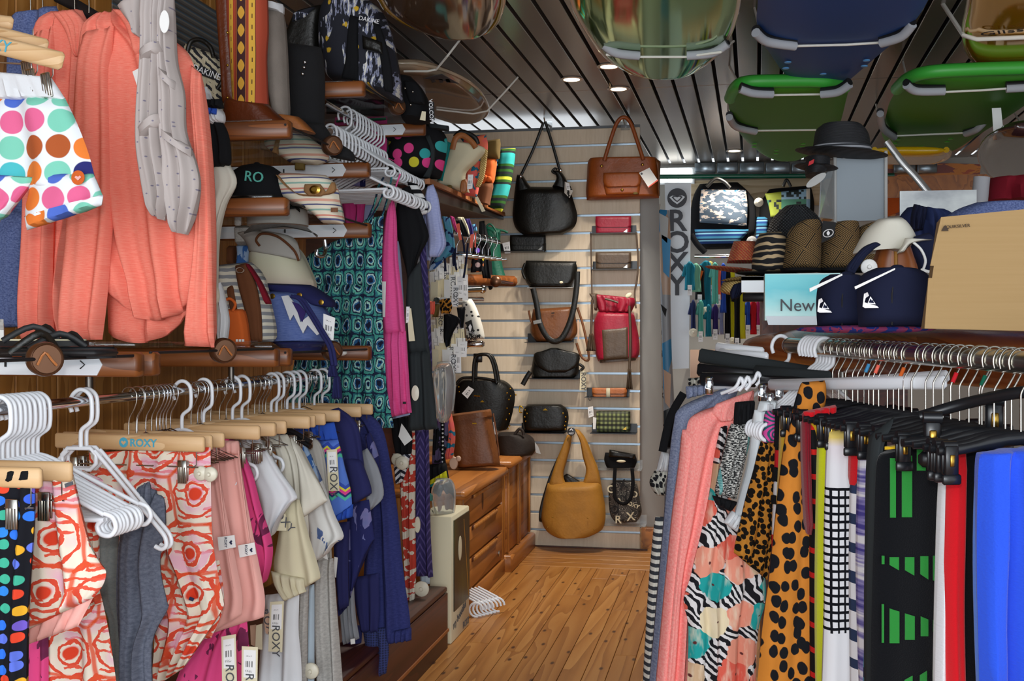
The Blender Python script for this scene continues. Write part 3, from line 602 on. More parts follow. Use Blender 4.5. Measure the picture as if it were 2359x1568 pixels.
# cabinets
def cab_front(X, y0, y1, z0, z1, th=.018, bev=.003): return MB().box((X, (y0 + y1) / 2, (z0 + z1) / 2), (th, y1 - y0, z1 - z0), bev=bev)
t = thing('drawer_cabinet', 'low brown wooden cabinet with three drawers in the aisle', 'cabinet', (-1.42, 5.16, 0))
obj('body', MB().box((-1.45, 5.17, .3), (.58, .9, .43), bev=.004), 'cabinet_wood_v', t)
obj('top', MB().box((-1.44, 5.155, .53), (.64, .94, .035), bev=.01), 'cabinet_wood', t)
obj('plinth', MB().box((-1.45, 5.155, .04), (.62, .94, .08), bev=.006), 'cabinet_wood', t)
for i in range(3):
    z0 = .09 + i * .142
    d = obj('drawer', cab_front(-1.155, 4.77, 5.585, z0, z0 + .132), 'cabinet_wood', t)
    obj('drawer_lip', MB().box((-1.142, 5.18, z0 + .122), (.014, .5, .018), bev=.004), 'cabinet_wood_v', d)
    for q in (4.93, 5.43): obj('finger_notch', MB().box((-1.1445, q, z0 + .124), (.004, .05, .022), bev=.002), 'mahogany_dark', d)
obj('knot_oval', MB().lathe((-1.1455, 5.13, .45), [(.02, 0), (.001, .0012)], 20, 'x', sx=1, sy=2.3), 'mahogany_dark', t)
for q in (4.735, 5.612): obj('corner_post', MB().box((-1.16, q, .295), (.03, .035, .43), bev=.003), 'cabinet_wood_v', t)
for i in range(3): obj('dovetail_block', MB().box((-1.143, 4.735, .1 + i * .17), (.006, .034, .05), bev=.002), 'mahogany', t)
obj('lock_plate', MB().box((-1.144, 5.5, .13), (.004, .02, .028), bev=.001), 'steel', t)
t = thing('panel_cabinet', 'low brown cabinet with framed door panels against the slatted wall', 'cabinet', (-1.42, 6.0, 0))
obj('body', MB().box((-1.43, 6.0, .31), (.56, .68, .46), bev=.004), 'cabinet_wood_v', t)
obj('top', MB().box((-1.42, 6.005, .555), (.63, .71, .035), bev=.01), 'cabinet_wood', t)
obj('plinth', MB().box((-1.42, 6.005, .045), (.62, .7, .09), bev=.008), 'cabinet_wood', t)
for a, b in ((5.68, 5.98), (6.0, 6.32)):
    d = obj('door', cab_front(-1.148, a, b, .1, .53, .016), 'cabinet_wood', t)
    for q in (a + .015, b - .015): obj('stile', MB().box((-1.136, q, .315), (.01, .028, .43), bev=.003), 'cabinet_wood_v', d)
# picture board standing beside the platform
t = thing('picture_board', 'cream boxed picture board with a dark beach photograph standing on the floor', 'display board', (-1.1, 4.45, 0))
obj('body', MB().box((-1.13, 4.45, .255), (.09, .3, .5), bev=.004), 'paper_cream', t)
obj('photo', MB().box((-1.083, 4.46, .305), (.004, .26, .36)), 'ray_photo', t, smooth=False)
fz = Matrix.Rotation(pi / 2, 4, 'Z') @ Matrix.Rotation(pi / 2, 4, 'X')
lettering('ROXY', .04, Vector((-1.084, 4.54, .03)), 'ink_grey', t, face=fz)
lettering('my beautiful', .045, Vector((-1.084, 4.43, .09)), 'ink_grey', t, face=fz, rot=.2)
obj('surfer_shape', MB().ell((-1.08, 4.42, .36), (.002, .03, .05)), 'paper_cream', t); obj('beam_line', MB().box((-1.0808, 4.53, .3), (.001, .006, .34), R=Matrix.Rotation(.25, 3, 'X')), 'lt_mustard', t)
# ------------------------------------------------------------------ garments, tags, hangers: builders
def garment(name, label, cat_, parts, Y, group=None, **kw):
    """parts: (part name, rows, material, options) ; all cloth hangs at depth Y"""
    built = []
    for p in parts:
        o = dict(kw); o.update(p[3] if len(p) > 3 else {}); y = Y + o.pop('dy', 0)
        built.append((p[0], MB().cloth(p[1], y, **o), p[2]))
    vs = [v for _, m, _ in built for v in m.v]
    lo = Vector((sum(v.x for v in vs) / len(vs), sum(v.y for v in vs) / len(vs), min(v.z for v in vs)))
    t = thing(name, label, cat_, lo, group)
    for nm, m, mt in built: obj(nm, m, mt, t, ang=70)
    return t
def price_tag(t, pts, Y, txt='ROXY', mat='paper_cream', label=True, k=0, X0=0, ts=.03, rot=-pi / 2, tc='ink_grey'):
    """card tag: four pixel corners (tl, tr, br, bl), white bar-code sticker on its upper half, lettering below"""
    o = obj('price_tag', pxplate(pts, Y, .0012, k, X0), mat, t, smooth=False)
    tl, tr, br, bl = [Vector(p) for p in pts]
    def q(u, v): a = tl + (tr - tl) * u; b = bl + (br - bl) * u; c = a + (b - a) * v; return (c.x, c.y)
    if label: obj('barcode_label', pxplate([q(.12, .06), q(.88, .06), q(.88, .55), q(.12, .55)], Y - .0012, .0008, k, X0), 'price_label', o, smooth=False)
    if txt:
        c = q(.5, .78 if label else .5); lettering(txt, ts, at(c[0], c[1], Y - .002, k, X0), tc, o, rot=rot)
    return o
def plain_tag(t, pts, Y, mat='price_label', name='price_tag'): return obj(name, pxplate(pts, Y, .0012), mat, t, smooth=False)
def security_disc(t, px, py, Y, r=.022, mat='cream_plastic', name='security_tag'):
    P = at(px, py, Y); return obj(name, MB().lathe(P, [(r, -.004), (r * 1.02, .001), (r * .9, .004), (r * .3, .006), (r * .22, .011), (.001, .012)], 20, 'y'), mat, t)
HOOK = [(-.02, -.022), (-.0245, -.006), (-.019, .012), (-.006, .023), (.009, .0225), (.021, .012), (.0245, -.004), (.0245, -.03), (.02, -.043), (.004, -.055), (0, -.066), (0, -.095)]
WIRE = [(-.017, -.012), (-.0185, .002), (-.012, .0155), (0, .02), (.012, .0165), (.0195, .005), (.019, -.012), (.012, -.03), (.003, -.045), (0, -.06), (0, -.085)]
def xz(p): return [Vector((a, 0, b)) for a, b in p]
def mk_white(name='plastic_hanger', w=.2, label='', group=None, mat='white_plastic', r=.0046):
    t = thing(name, label, 'hanger', (0, 0, 0), group)
    obj('hook', MB().tube(xz(HOOK), r, 8, smooth=4), mat, t)
    b = MB()
    for s in (-1, 1): b.tube(xz([(0, -.092), (.03 * s, -.1), (w * .6 * s, -.145), (w * s, -.185)]), r, 8, smooth=4)
    b.tube(xz([(-w, -.195), (w, -.195)]), r, 8)
    obj('frame', b, mat, t)
    for s in (-1, 1): obj('end_curl', MB().tube(xz([(w * s, -.183), ((w + .016) * s, -.19), ((w + .022) * s, -.208), ((w + .012) * s, -.222), ((w - .006) * s, -.22), ((w - .013) * s, -.206), ((w - .004) * s, -.195)]), r, 8, smooth=4), mat, t)
    return t
def mk_wood(label, group, text=False):
    t = thing('wooden_clip_hanger', label, 'hanger', (0, 0, 0), group)
    obj('hook', MB().tube(xz(WIRE), .0017, 8, smooth=4), 'steel', t)
    bar = obj('bar', MB().box((0, 0, -.1), (.37, .013, .034), bev=.004), 'hanger_wood', t)
    obj('clip_rod', MB().tube([(-.17, 0, -.15), (.17, 0, -.15)], .0018, 8), 'steel', t)
    for s in (-1, 1):
        obj('wire_link', MB().tube([(.165 * s, 0, -.117), (.165 * s, 0, -.145), (.155 * s, 0, -.152)], .0013, 6), 'steel', t)
        m = MB().box((.135 * s, -.007, -.16), (.022, .005, .05), bev=.001)
        for q in range(4): m.box((.135 * s - .0075 + q * .005, -.0102, -.167), (.0022, .002, .034))
        m.box((.135 * s, .003, -.16), (.02, .004, .044), bev=.001); obj('clip', m, 'steel', t)
    if text:
        lettering('ROXY', .024, Vector((.04, -.0072, -.101)), 'ink_blue', bar, bold=.0004)
        obj('heart_roundel', MB().lathe((-.008, -.0072, -.1), [(.011, 0), (.011, .0006), (.001, .0007)], 20, 'y'), 'ink_blue', bar)
        h = MB(); h.plate([Vector((-.008 + a * .008, -.0082, -.1 + b * .008)) for a, b in ((0, -.7), (.8, .1), (.45, .5), (0, .15), (-.45, .5), (-.8, .1))], .0004); obj('heart_mark', h, 'hanger_wood', bar, smooth=False)
    return t
def mk_black(label, group, band=None, clips=True):
    t = thing('black_clip_hanger', label, 'hanger', (0, 0, 0), group)
    W = [(-.02, -.012), (-.022, .004), (-.013, .02), (.002, .0245), (.016, .019), (.0235, .005), (.021, -.014), (.01, -.036), (.001, -.052), (0, -.07), (0, -.125)]
    obj('hook', MB().tube(xz(W), .0019, 8, smooth=4), 'steel', t)
    m = MB().tube([(-.15, 0, -.15), (-.1, 0, -.146), (0, 0, -.13), (.1, 0, -.146), (.15, 0, -.15)], [.007, .009, .012, .009, .007], 10, .6, smooth=4)
    obj('bar', m, 'black_plastic', t)
    for s in (-1, 1) if clips else ():
        c = MB().box((.13 * s, -.008, -.165), (.024, .006, .05), bev=.002); c.box((.13 * s, .006, -.165), (.022, .005, .05), bev=.002)
        c.tube([(.13 * s - .012, 0, -.14), (.13 * s + .012, 0, -.14)], .008, 8); c.box((.13 * s, -.008, -.197), (.034, .007, .018), bev=.003)
        p = obj('clip', c, 'black_plastic', t); obj('spring', MB().box((.13 * s, -.0115, -.165), (.009, .003, .02), bev=.001), 'brass', p)
    if band: obj('size_marker', MB().tube([(.012, 0, -.03), (.004, 0, -.048)], .0042, 8), band, t)
    return t
# ------------------------------------------------------------------ left fittings: arms, shelves, guard rods with medallions
XW, XT = -1.77, -1.15
def arm(t, Y, z, white, tip=XT):
    b_ = obj('shelf_arm', MB().box(((XW + tip) / 2, Y, z), (tip - XW, .034, .048), bev=.005), 'mahogany', t)
    if white:
        z1 = z + .019; z0 = z - .021; x1 = tip - .085
        for nm, mt, q in (('white_face', 'white_panel', [(XW + .01, z1), (x1, z1), (x1 + .012, z), (XW + .01, z)]), ('white_face', 'white_plastic', [(XW + .01, z), (x1 + .012, z), (x1, z0), (XW + .01, z0)])):
            obj(nm, MB().plate([Vector((x, Y - .019, zz)) for x, zz in q], .002), mt, b_, smooth=False)
        obj('arrow_mark', MB().tube([Vector((x1 - .035, Y - .021, z + .008)), Vector((x1 - .025, Y - .021, z)), Vector((x1 - .035, Y - .021, z - .008))], .0012, 6), 'ink_black', b_)
        obj('screw_mark', MB().box((x1 - .2, Y - .021, z + .001), (.004, .002, .012)), 'ink_black', b_)
def shelf(y0, y1, z, label, arms):
    t = thing('wall_shelf', label, 'shelf', (XW, (y0 + y1) / 2, z), None)
    obj('shelf_board', MB().box(((XW + XT) / 2 - .02, (y0 + y1) / 2, z + .03), (XT - XW - .06, y1 - y0 - .03, .012), bev=.002), 'shelf_glass', t)
    obj('guard_rod', MB().tube([(XT - .008, y0, z + .015), (XT - .008, y1, z + .015)], .0032, 8), 'black_rubber', t)
    P = (XT - .002, (y0 + y1) / 2, z + .015)
    d = obj('medallion', MB().lathe(P, [(.024, -.02), (.028, -.016), (.03, 0), (.0285, .012), (.026, .014), (.024, .011), (.001, .012)], 28, 'x', R=Matrix.Rotation(-.7, 3, 'Z')), 'bronze', t)
    a = Vector(P) + Matrix.Rotation(-.7, 3, 'Z') @ Vector((.0135, 0, 0)); R_ = Matrix.Rotation(-.7, 3, 'Z')
    def q(u, v): return a + R_ @ Vector((0, u, v))
    obj('wave_emblem', MB().tube([q(-.016, -.01), q(-.004, .011), q(.008, -.002), q(.016, -.011)], .0022, 6, smooth=3), 'lt_strap', d)
    for Y, zz, w_ in arms: arm(t, Y, zz, w_)
    return t
shelf(1.42, 2.05, 1.163, 'low shelf with a bronze medallion under the polka-dot shorts, holding sandals', [(2.05, 1.16, 1)])
shelf(2.1, 2.74, 1.168, 'low shelf with a bronze medallion under the coral tops', [(2.115, 1.16, 0), (2.735, 1.16, 0)])
shelf(2.8, 3.48, 1.157, 'low shelf with a bronze medallion holding totes and the blue drawstring bag', [(2.82, 1.16, 0), (3.49, 1.16, 0)])
shelf(2.8, 3.48, 1.556, 'middle shelf with a bronze medallion holding caps and a striped purse', [(2.8, 1.556, 0), (3.49, 1.556, 1)])
shelf(2.8, 3.48, 1.757, 'upper shelf with a bronze medallion holding the boots', [(2.82, 1.762, 0), (3.48, 1.75, 1)])
shelf(3.43, 4.15, 2.0, 'top shelf with a bronze medallion holding the ikat duffel bag', [(3.43, 2.0, 0), (4.15, 2.0, 1)])
# rails
def rail(name, label, a, b, r, mat='chrome', flat=1.0, brackets=()):
    t = thing(name, label, 'rail', a)
    obj('tube', MB().tube([a, b], r, 16, flat, up=(0, 0, 1)), mat, t)
    for p, q in brackets: obj('bracket', MB().tube([p, q], .008, 10), 'dark_steel', t)
    return t
rail('clothes_rail', 'long chrome clothes rail below the low wooden shelves', (-1.3, 1.3, 1.084), (-1.3, 3.55, 1.084), .015, flat=.7,
     brackets=[((-1.3, y_, 1.09), (-1.3, y_, 1.14)) for y_ in (2.11, 2.78)])
rail('clothes_rail', 'upper chrome clothes rail of white hangers behind the shelves', (-1.3, 3.52, 1.885), (-1.3, 4.2, 1.885), .012)
rail('clothes_rail', 'short rail of grey hangers under the duffel bag shelf', (-1.33, 3.55, 1.99), (-1.33, 4.3, 1.99), .009)
# ------------------------------------------------------------------ hangers on the long rail
ZR = 1.084
GW, GM, GC = 'white plastic hangers on the left rail', 'wooden clip hangers on the left rail', 'white hangers on the upper rail'
w0 = mk_white(label='white plastic tubular hanger crowded among others on the chrome rail', group=GW); w0.location = (-1.3, atx(97, 900, -1.28).y, ZR)
def place(proto, pxs, X, z, yaw=0, dx=0.02, label=None, jit=.03, sw=0):
    r_ = random.Random(len(pxs) * 7 + int(z * 100)); out = []
    for px in pxs:
        Y = atx(px, 900, X + dx).y
        out.append(dup(proto, (X, Y, z), (sw * r_.uniform(-1, 1), 0, yaw + r_.uniform(-jit, jit)), label(px) if callable(label) else label))
    return out
place(w0, [18, 28, 40, 51, 62, 74, 86, 108], -1.3, ZR, .1)
n0 = mk_white(label='white plastic hanger with a pale top on the chrome rail', group='white hangers holding tops on the left rail', w=.13); n0.location = (-1.3, 3.45, ZR)
place(n0, [437, 486, 552, 573, 640, 652, 676, 690, 704, 738], -1.3, ZR, -.12)
def over(px):
    for lim, nm in ((372, 'just behind the printed one above the tie-dye shorts'), (470, 'above the pale salmon shorts'), (540, 'above the hot pink leaf-print tee'), (608, 'above the white and cream tees'), (665, 'above the blue palm-leaf blouse'), (725, 'above the zigzag beach shorts'), (999, 'above the navy tops at the end of the rail')):
        if px < lim: return 'pale wooden clip hanger ' + nm
s0 = mk_wood('pale wooden clip hanger gripping the front tie-dye shorts', GM); s0.location = (-1.3, atx(163, 1010, -1.118).y, ZR)
s1 = dup(s0, (-1.3, atx(90, 1010, -1.118).y, ZR), (0, 0, .02), 'pale wooden clip hanger gripping the dotted black leggings'); place(s0, [330, 365, 455, 500, 520, 585, 600, 625, 662, 716, 745], -1.3, ZR, -.06, .017, jit=.04, label=over)
rx = mk_wood('pale wooden clip hanger printed with a blue name, holding the tie-dye shorts', None, True); rx.location = (-1.3, 2.265, ZR); rx.rotation_euler = (0, 0, -.06)
ry = dup(s0, (-1.3, 2.62, ZR), (0, 0, .1), 'pale wooden clip hanger, slightly turned, above the white cotton tee')
wire0 = thing('wire_hanger', 'thin chrome wire hanger hooked on the left rail', 'hanger', (-1.3, 2.3, ZR), 'wire hangers on the left rail')
obj('hook', MB().tube([v + Vector((-1.3, 2.3, ZR)) for v in xz(WIRE)], .0016, 8, smooth=4), 'chrome', wire0)
obj('frame', MB().tube([v + Vector((-1.3, 2.3, ZR)) for v in xz([(0, -.085), (.17, -.15), (-.17, -.15), (0, -.085)])], .0016, 8), 'chrome', wire0)
place(wire0, [352, 376, 384, 391, 398, 408, 470, 478, 535, 610, 618, 668, 712, 728, 752], -1.3, ZR, 0, .017)
# two child hangers with a wide rounded neck
for i, (Y, lb) in enumerate(((2.08, 'white hanger with a wide rounded neck, front one of a pair, holding the grey top'), (2.1, 'white hanger with a wide rounded neck, rear one of a pair, holding the grey top'))):
    t = thing('plastic_hanger', lb, 'hanger', (-1.3, Y, ZR - .2)); o3 = Vector((-1.3, Y, ZR))
    obj('hook', MB().tube([o3 + v for v in xz(HOOK)], .0046, 8, smooth=4), 'white_plastic', t)
    nk = [(-.03, -.095), (.022, -.095), (.034, -.108), (.034, -.125), (.022, -.138), (-.03, -.138), (-.042, -.125), (-.042, -.108)]
    obj('neck_loop', MB().tube([o3 + v for v in xz(nk + nk[:1])], .0046, 8, closed=True), 'white_plastic', t)
    for s in (-1, 1):
        obj('arm', MB().tube([o3 + v for v in xz([(.03 * s, -.1), (.05 * s, -.12), (.17 * s, -.25)])], .0046, 8, smooth=3), 'white_plastic', t)
        obj('end_curl', MB().tube([o3 + v for v in xz([(.17 * s, -.25), (.185 * s, -.268), (.188 * s, -.285), (.178 * s, -.293), (.164 * s, -.288)])], .0048, 8, smooth=4), 'white_plastic', t)
# upper rail hangers and the short rail above
u0 = mk_white(label='white plastic tubular hanger on the upper rail, arms crossing its neighbours', group=GC, w=.205); u0.location = (-1.3, 3.57, 1.885)
place(u0, [776, 786, 795, 804, 812, 820, 828, 836, 843, 850, 857, 864, 871, 878, 885, 892], -1.3, 1.885, -.1, .024, jit=.04)
g0 = mk_white(label='white plastic hanger on the short rail under the duffel bag', group='hangers under the duffel bag', w=.16, r=.004); g0.location = (-1.33, 3.75, 1.99)
place(g0, [822, 829, 836, 843, 850, 857, 864, 871, 878, 885], -1.33, 1.99, 0, .024)
# ------------------------------------------------------------------ garments on the long left rail, near to far
t = garment('leggings', 'black leggings with bright multicoloured dots hanging on the left rail', 'leggings', [('leg', [(1092, -60, 80), (1200, -60, 78), (1400, -60, 64), (1600, -60, 60)], 'polka_dark', dict(nf=3, fold=.008)), ('waistband', [(-60, 1085, 84, 1078), (-60, 1112, 82, 1106)], 'cl_black', dict(dy=-.006))], s1.location.y + .012)
t = garment('shorts', 'orange and cream tie-dye shorts clipped to the front wooden hanger', 'shorts', [
    ('front', [(75, 1097, 160, 1066), (70, 1150, 175, 1135), (60, 1250, 203, 1245), (53, 1330, 230, 1296), (50, 1400, 244, 1316), (50, 1440, 238, 1345), (48, 1458, 216, 1376)], 'tie_dye', dict(nf=2.2, fold=.012, t=.016)),
    ('hem_facing', [(48, 1442, 222, 1362), (48, 1490, 180, 1442)], 'cl_pink', dict(dy=.012, t=.006)),
    ('waistband', [(74, 1090, 158, 1060), (74, 1110, 163, 1082)], 'tie_dye', dict(dy=-.004, t=.012, fold=.002))], s0.location.y + .012)
obj('brand_label', pxplate([(148, 1114), (166, 1108), (168, 1116), (150, 1123)], s0.location.y - .025, .002), 'ink_grey', t, smooth=False)
garment('tank_top', 'orange and cream tie-dye strappy top behind the tie-dye shorts', 'top', [('side', [(190, 1082, 238, 1106), (192, 1180, 228, 1190), (195, 1285, 226, 1282), (180, 1400, 232, 1390)], 'tie_dye', dict(nf=1.5))], 2.0)
garment('trousers', 'hot pink leaf-print trousers under the tie-dye shorts', 'trousers', [('leg', [(45, 1440, 110, 1430), (46, 1500, 112, 1500), (46, 1600, 112, 1600)], 'leaf_pink', dict(nf=1.5))], 2.02)
garment('dress', 'tie-dye dress with large orange suns hanging below the tie-dye shorts', 'dress', [('skirt', [(85, 1380, 226, 1340), (92, 1460, 246, 1430), (95, 1530, 258, 1500), (96, 1610, 272, 1600)], 'tie_dye', dict(nf=2, fold=.01))], 2.04)
t = garment('tank_top', 'slate grey marl vest on the white hanger with the rounded neck', 'top', [
    ('body', [(332, 1112, 378, 1150), (285, 1200, 380, 1210), (270, 1290, 368, 1300), (268, 1390, 384, 1385), (272, 1450, 386, 1402), (276, 1520, 350, 1480), (278, 1610, 352, 1610)], 'grey_marl', dict(nf=2.3, fold=.011, t=.014)),
    ('strap', [(318, 1122, 345, 1108), (292, 1190, 350, 1180)], 'grey_marl', dict(dy=-.005)), ('strap', [(350, 1128, 380, 1160), (345, 1190, 380, 1215)], 'grey_marl', dict(dy=.01))], 2.12)
garment('tank_top', 'olive grey marl vest beside the slate grey one', 'top', [('body', [(228, 1205, 275, 1195), (226, 1280, 270, 1280), (232, 1380, 270, 1380), (252, 1440, 283, 1440), (258, 1610, 280, 1610)], 'grey_marl2', dict(nf=1))], 2.16)
t = garment('shorts', 'orange and pink tie-dye shorts clipped to the printed wooden hanger', 'shorts', [
    ('front', [(205, 1042, 485, 1030), (212, 1150, 486, 1120), (240, 1250, 489, 1230), (300, 1330, 500, 1310), (340, 1400, 514, 1380), (352, 1450, 512, 1402), (356, 1500, 478, 1455), (352, 1585, 420, 1540)], 'tie_dye', dict(nf=4.2, fold=.013, t=.02)),
    ('leg_back', [(400, 1300, 505, 1290), (390, 1400, 516, 1392), (370, 1470, 486, 1470)], 'tie_dye', dict(dy=.05, t=.01))], 2.275)
security_disc(t, 484, 1092, 2.262, .016); security_disc(t, 462, 1090, 2.262, .016)
obj('brand_label', pxplate([(437, 1374), (447, 1378), (444, 1385), (434, 1381)], 2.24, .002), 'ink_navy', t, smooth=False)
for i, (dx, Y, lb) in enumerate(((0, 2.43, 'pale salmon pink shorts with a white paper label, front pair'), (52, 2.5, 'pale salmon pink shorts with a white paper label, rear pair'))):
    t = garment('shorts', lb, 'shorts', [('front', [(440 + dx, 1012 + dx * .1, 494 + dx * 1.05, 1004 + dx * .3), (450 + dx, 1100, 506 + dx, 1094), (455 + dx, 1200, 524 + dx, 1194), (455 + dx, 1300, 543 + dx, 1290), (460 + dx, 1380, 558 + dx, 1372), (430 + dx, 1490 - dx * .6, 556 + dx, 1415 + dx * .1)], 'cl_pink', dict(nf=1.5, fold=.007, t=.016)),
            ('waistband', [(440 + dx, 1008 + dx * .1, 495 + dx * 1.05, 1000 + dx * .3), (445 + dx, 1042 + dx * .1, 500 + dx, 1036 + dx * .2)], 'cl_pink', dict(dy=-.004, fold=.003, t=.018)),
            ('fly_seam', [(496 + dx, 1010 + dx * .5, 498 + dx, 1010 + dx * .5), (515 + dx, 1200, 518 + dx, 1200), (540 + dx, 1370, 543 + dx, 1370)], 'cl_pink', dict(dy=-.016, nu=4, t=.003, fold=0))], Y)
    yy = Y - .028; P0 = [(501, 1237), (540, 1232), (543, 1260), (504, 1268)] if i == 0 else [(548, 1256), (586, 1249), (590, 1276), (552, 1284)]
    o = plain_tag(t, P0, yy, 'paper_white', 'paper_label'); c = at((P0[0][0] + P0[2][0]) / 2, (P0[0][1] + P0[2][1]) / 2, yy - .001)
    lettering('ROXY', .0085, c + Vector((-.002, -.001, 0)), 'ink_navy', o, rot=-pi / 2)
    h = MB().plate([c + Vector((.011 + b * .005, -.001, a * .006)) for a, b in ((0, -.9), (.9, .1), (.5, .7), (0, .2), (-.5, .7), (-.9, .1))], .0004); obj('heart_mark', h, 'ink_navy', o, smooth=False)
t = garment('t_shirt', 'hot pink tee with dark leaf print, sleeve toward the aisle', 't-shirt', [
    ('sleeve', [(500, 1000, 524, 998), (510, 1022, 556, 1036), (522, 1080, 582, 1092), (545, 1170, 602, 1168), (568, 1255, 627, 1245), (588, 1315, 626, 1296), (600, 1348, 614, 1336)], 'leaf_pink', dict(nf=1.6, fold=.009, t=.018)),
    ('body', [(470, 1010, 520, 1005), (480, 1200, 560, 1200), (470, 1430, 572, 1420)], 'leaf_pink', dict(dy=.03))], 2.56)
t = garment('dress', 'hot pink leaf-print skirt with cardboard price tags below the pink shorts', 'dress', [('skirt', [(505, 1430, 568, 1420), (440, 1490, 574, 1490), (390, 1610, 582, 1610)], 'leaf_pink', dict(nf=3, fold=.009))], 2.52)
price_tag(t, [(510, 1466), (543, 1460), (546, 1600), (512, 1600)], 2.46); price_tag(t, [(557, 1488), (594, 1490), (592, 1620), (556, 1618)], 2.47)
t = garment('t_shirt', 'white cotton tee with sleeve hanging over the cream ones', 't-shirt', [
    ('sleeve', [(545, 992, 580, 990), (560, 1030, 612, 1030), (577, 1090, 646, 1085), (592, 1140, 684, 1140), (604, 1185, 670, 1160), (612, 1225, 645, 1195), (617, 1243, 632, 1226)], 'cl_white', dict(nf=1.4, fold=.009, t=.02)),
    ('collar', [(556, 988, 588, 975), (565, 1022, 600, 1015)], 'cl_white', dict(dy=-.01, t=.012)), ('body', [(540, 1000, 590, 1000), (560, 1150, 622, 1150), (572, 1255, 622, 1240)], 'cl_ltblue', dict(dy=.02))], 2.7)
t = garment('t_shirt', 'cream cotton tee with wide sleeve next to the white tee', 't-shirt', [
    ('body', [(606, 1004, 662, 1000), (635, 1040, 690, 1055), (648, 1150, 706, 1150), (640, 1250, 712, 1250), (636, 1340, 700, 1340)], 'cl_offwhite', dict(nf=2, fold=.008, t=.016)),
    ('sleeve', [(668, 1006, 690, 1030), (684, 1060, 716, 1080), (690, 1130, 738, 1118), (693, 1196, 755, 1152)], 'cl_offwhite', dict(dy=-.012, nf=1.2, t=.018))], 2.82)
t = garment('blouse', 'cream linen blouse with turned cuff below the cream tee', 'blouse', [
    ('body', [(652, 1150, 690, 1150), (640, 1240, 712, 1235), (630, 1300, 728, 1285), (640, 1340, 737, 1318), (656, 1382, 738, 1332)], 'cl_cream', dict(nf=1.6, fold=.008, t=.018)),
    ('cuff', [(624, 1315, 700, 1332), (632, 1348, 702, 1352), (655, 1384, 706, 1362)], 'cl_cream', dict(dy=-.02, t=.014))], 2.78)
o = plain_tag(t, [(632, 1190), (658, 1182), (660, 1222), (634, 1222)], 2.73, 'paper_cream'); lettering('ROXY', .03, at(650, 1195, 2.728), 'ink_grey', o, rot=-.8)
t = garment('trousers', 'white cotton trousers with price tags hanging below the cream blouse', 'trousers', [('leg', [(612, 1370, 690, 1360), (604, 1450, 688, 1450), (598, 1520, 694, 1520), (592, 1610, 696, 1610)], 'cl_white', dict(nf=2, fold=.01, t=.018))], 2.83)
price_tag(t, [(622, 1386), (654, 1384), (650, 1502), (618, 1500)], 2.74); price_tag(t, [(606, 1416), (622, 1410), (636, 1468), (612, 1458)], 2.75, 'ROXY', 'sand_pink', False, rot=-1.2)
plain_tag(t, [(590, 1440), (604, 1436), (604, 1496), (588, 1494)], 2.76, 'paper_cream'); plain_tag(t, [(576, 1440), (590, 1438), (590, 1490), (578, 1484)], 2.77, 'sand_pink')
garment('trousers', 'taupe marl trousers between the white and the stone ones', 'trousers', [('leg', [(690, 1330, 712, 1330), (686, 1450, 708, 1450), (684, 1610, 706, 1610)], 'stone_marl', dict(nf=1))], 2.9)
t = garment('trousers', 'pale blue floral trousers next to the stone trousers', 'trousers', [('leg', [(704, 1350, 724, 1345), (700, 1450, 724, 1450), (692, 1610, 722, 1610)], 'cl_ltblue', dict(nf=1))], 2.95)
security_disc(t, 716, 1545, 2.9, .022)
t = garment('blouse', 'white blouse with blue palm-leaf print and loose sleeve', 'blouse', [
    ('sleeve', [(700, 1060, 722, 1056), (700, 1130, 752, 1130), (702, 1180, 770, 1182), (708, 1222, 792, 1234), (714, 1268, 772, 1252), (722, 1296, 756, 1274)], 'leaf_white', dict(nf=1.6, fold=.008, t=.018)),
    ('body', [(660, 1005, 700, 1000), (690, 1100, 720, 1100), (700, 1250, 756, 1290)], 'leaf_white', dict(dy=.03))], 2.97)
garment('blouse', 'blue batik-edged blouse tucked between pale tops', 'blouse', [('front_edge', [(664, 1002, 690, 998), (690, 1040, 712, 1040), (706, 1080, 728, 1080), (722, 1108, 733, 1104)], 'batik_blue', dict(nf=1, t=.01))], 2.93)
t = garment('cardigan', 'stone grey fine-knit cardigan', 'cardigan', [
    ('body', [(676, 1004, 704, 998), (700, 1030, 738, 1022), (722, 1090, 752, 1090), (738, 1200, 760, 1190), (728, 1320, 766, 1320)], 'cl_palegrey', dict(nf=1.3, fold=.008)),
    ('tail', [(726, 1290, 768, 1285), (718, 1400, 776, 1400), (724, 1500, 784, 1500), (730, 1610, 792, 1610)], 'stone_marl', dict(dy=-.01, nf=1.7, fold=.012, t=.018))], 3.02)
t = garment('shorts', 'royal blue beach shorts with zigzag print and a price tag', 'shorts', [
    ('waistband', [(640, 990, 770, 972), (648, 1004, 774, 990), (655, 1020, 779, 1012)], 'cl_royal', dict(nf=9, fold=.005, t=.016)),
    ('leg', [(735, 1016, 779, 1012), (744, 1090, 795, 1080), (752, 1140, 808, 1130), (764, 1196, 812, 1180)], 'chevron', dict(nf=1.2, t=.016)),
    ('hem_binding', [(764, 1194, 814, 1160), (766, 1204, 812, 1190)], 'cl_royal', dict(dy=-.004, t=.018))], 3.08)
price_tag(t, [(752, 1036), (776, 1034), (782, 1130), (756, 1130)], 3.04, ts=.032)
t = garment('t_shirt', 'navy tee with short turned-up sleeve beside the zigzag shorts', 't-shirt', [
    ('shoulder', [(712, 958, 780, 938), (750, 990, 822, 975), (778, 1060, 836, 1050), (792, 1130, 842, 1110), (800, 1165, 853, 1140)], 'cl_navy', dict(nf=1.4, fold=.008, t=.018)),
    ('sleeve', [(790, 1050, 832, 1060), (800, 1110, 852, 1112), (812, 1164, 856, 1136)], 'cl_navy', dict(dy=-.012, nf=1, t=.016))], 3.2)
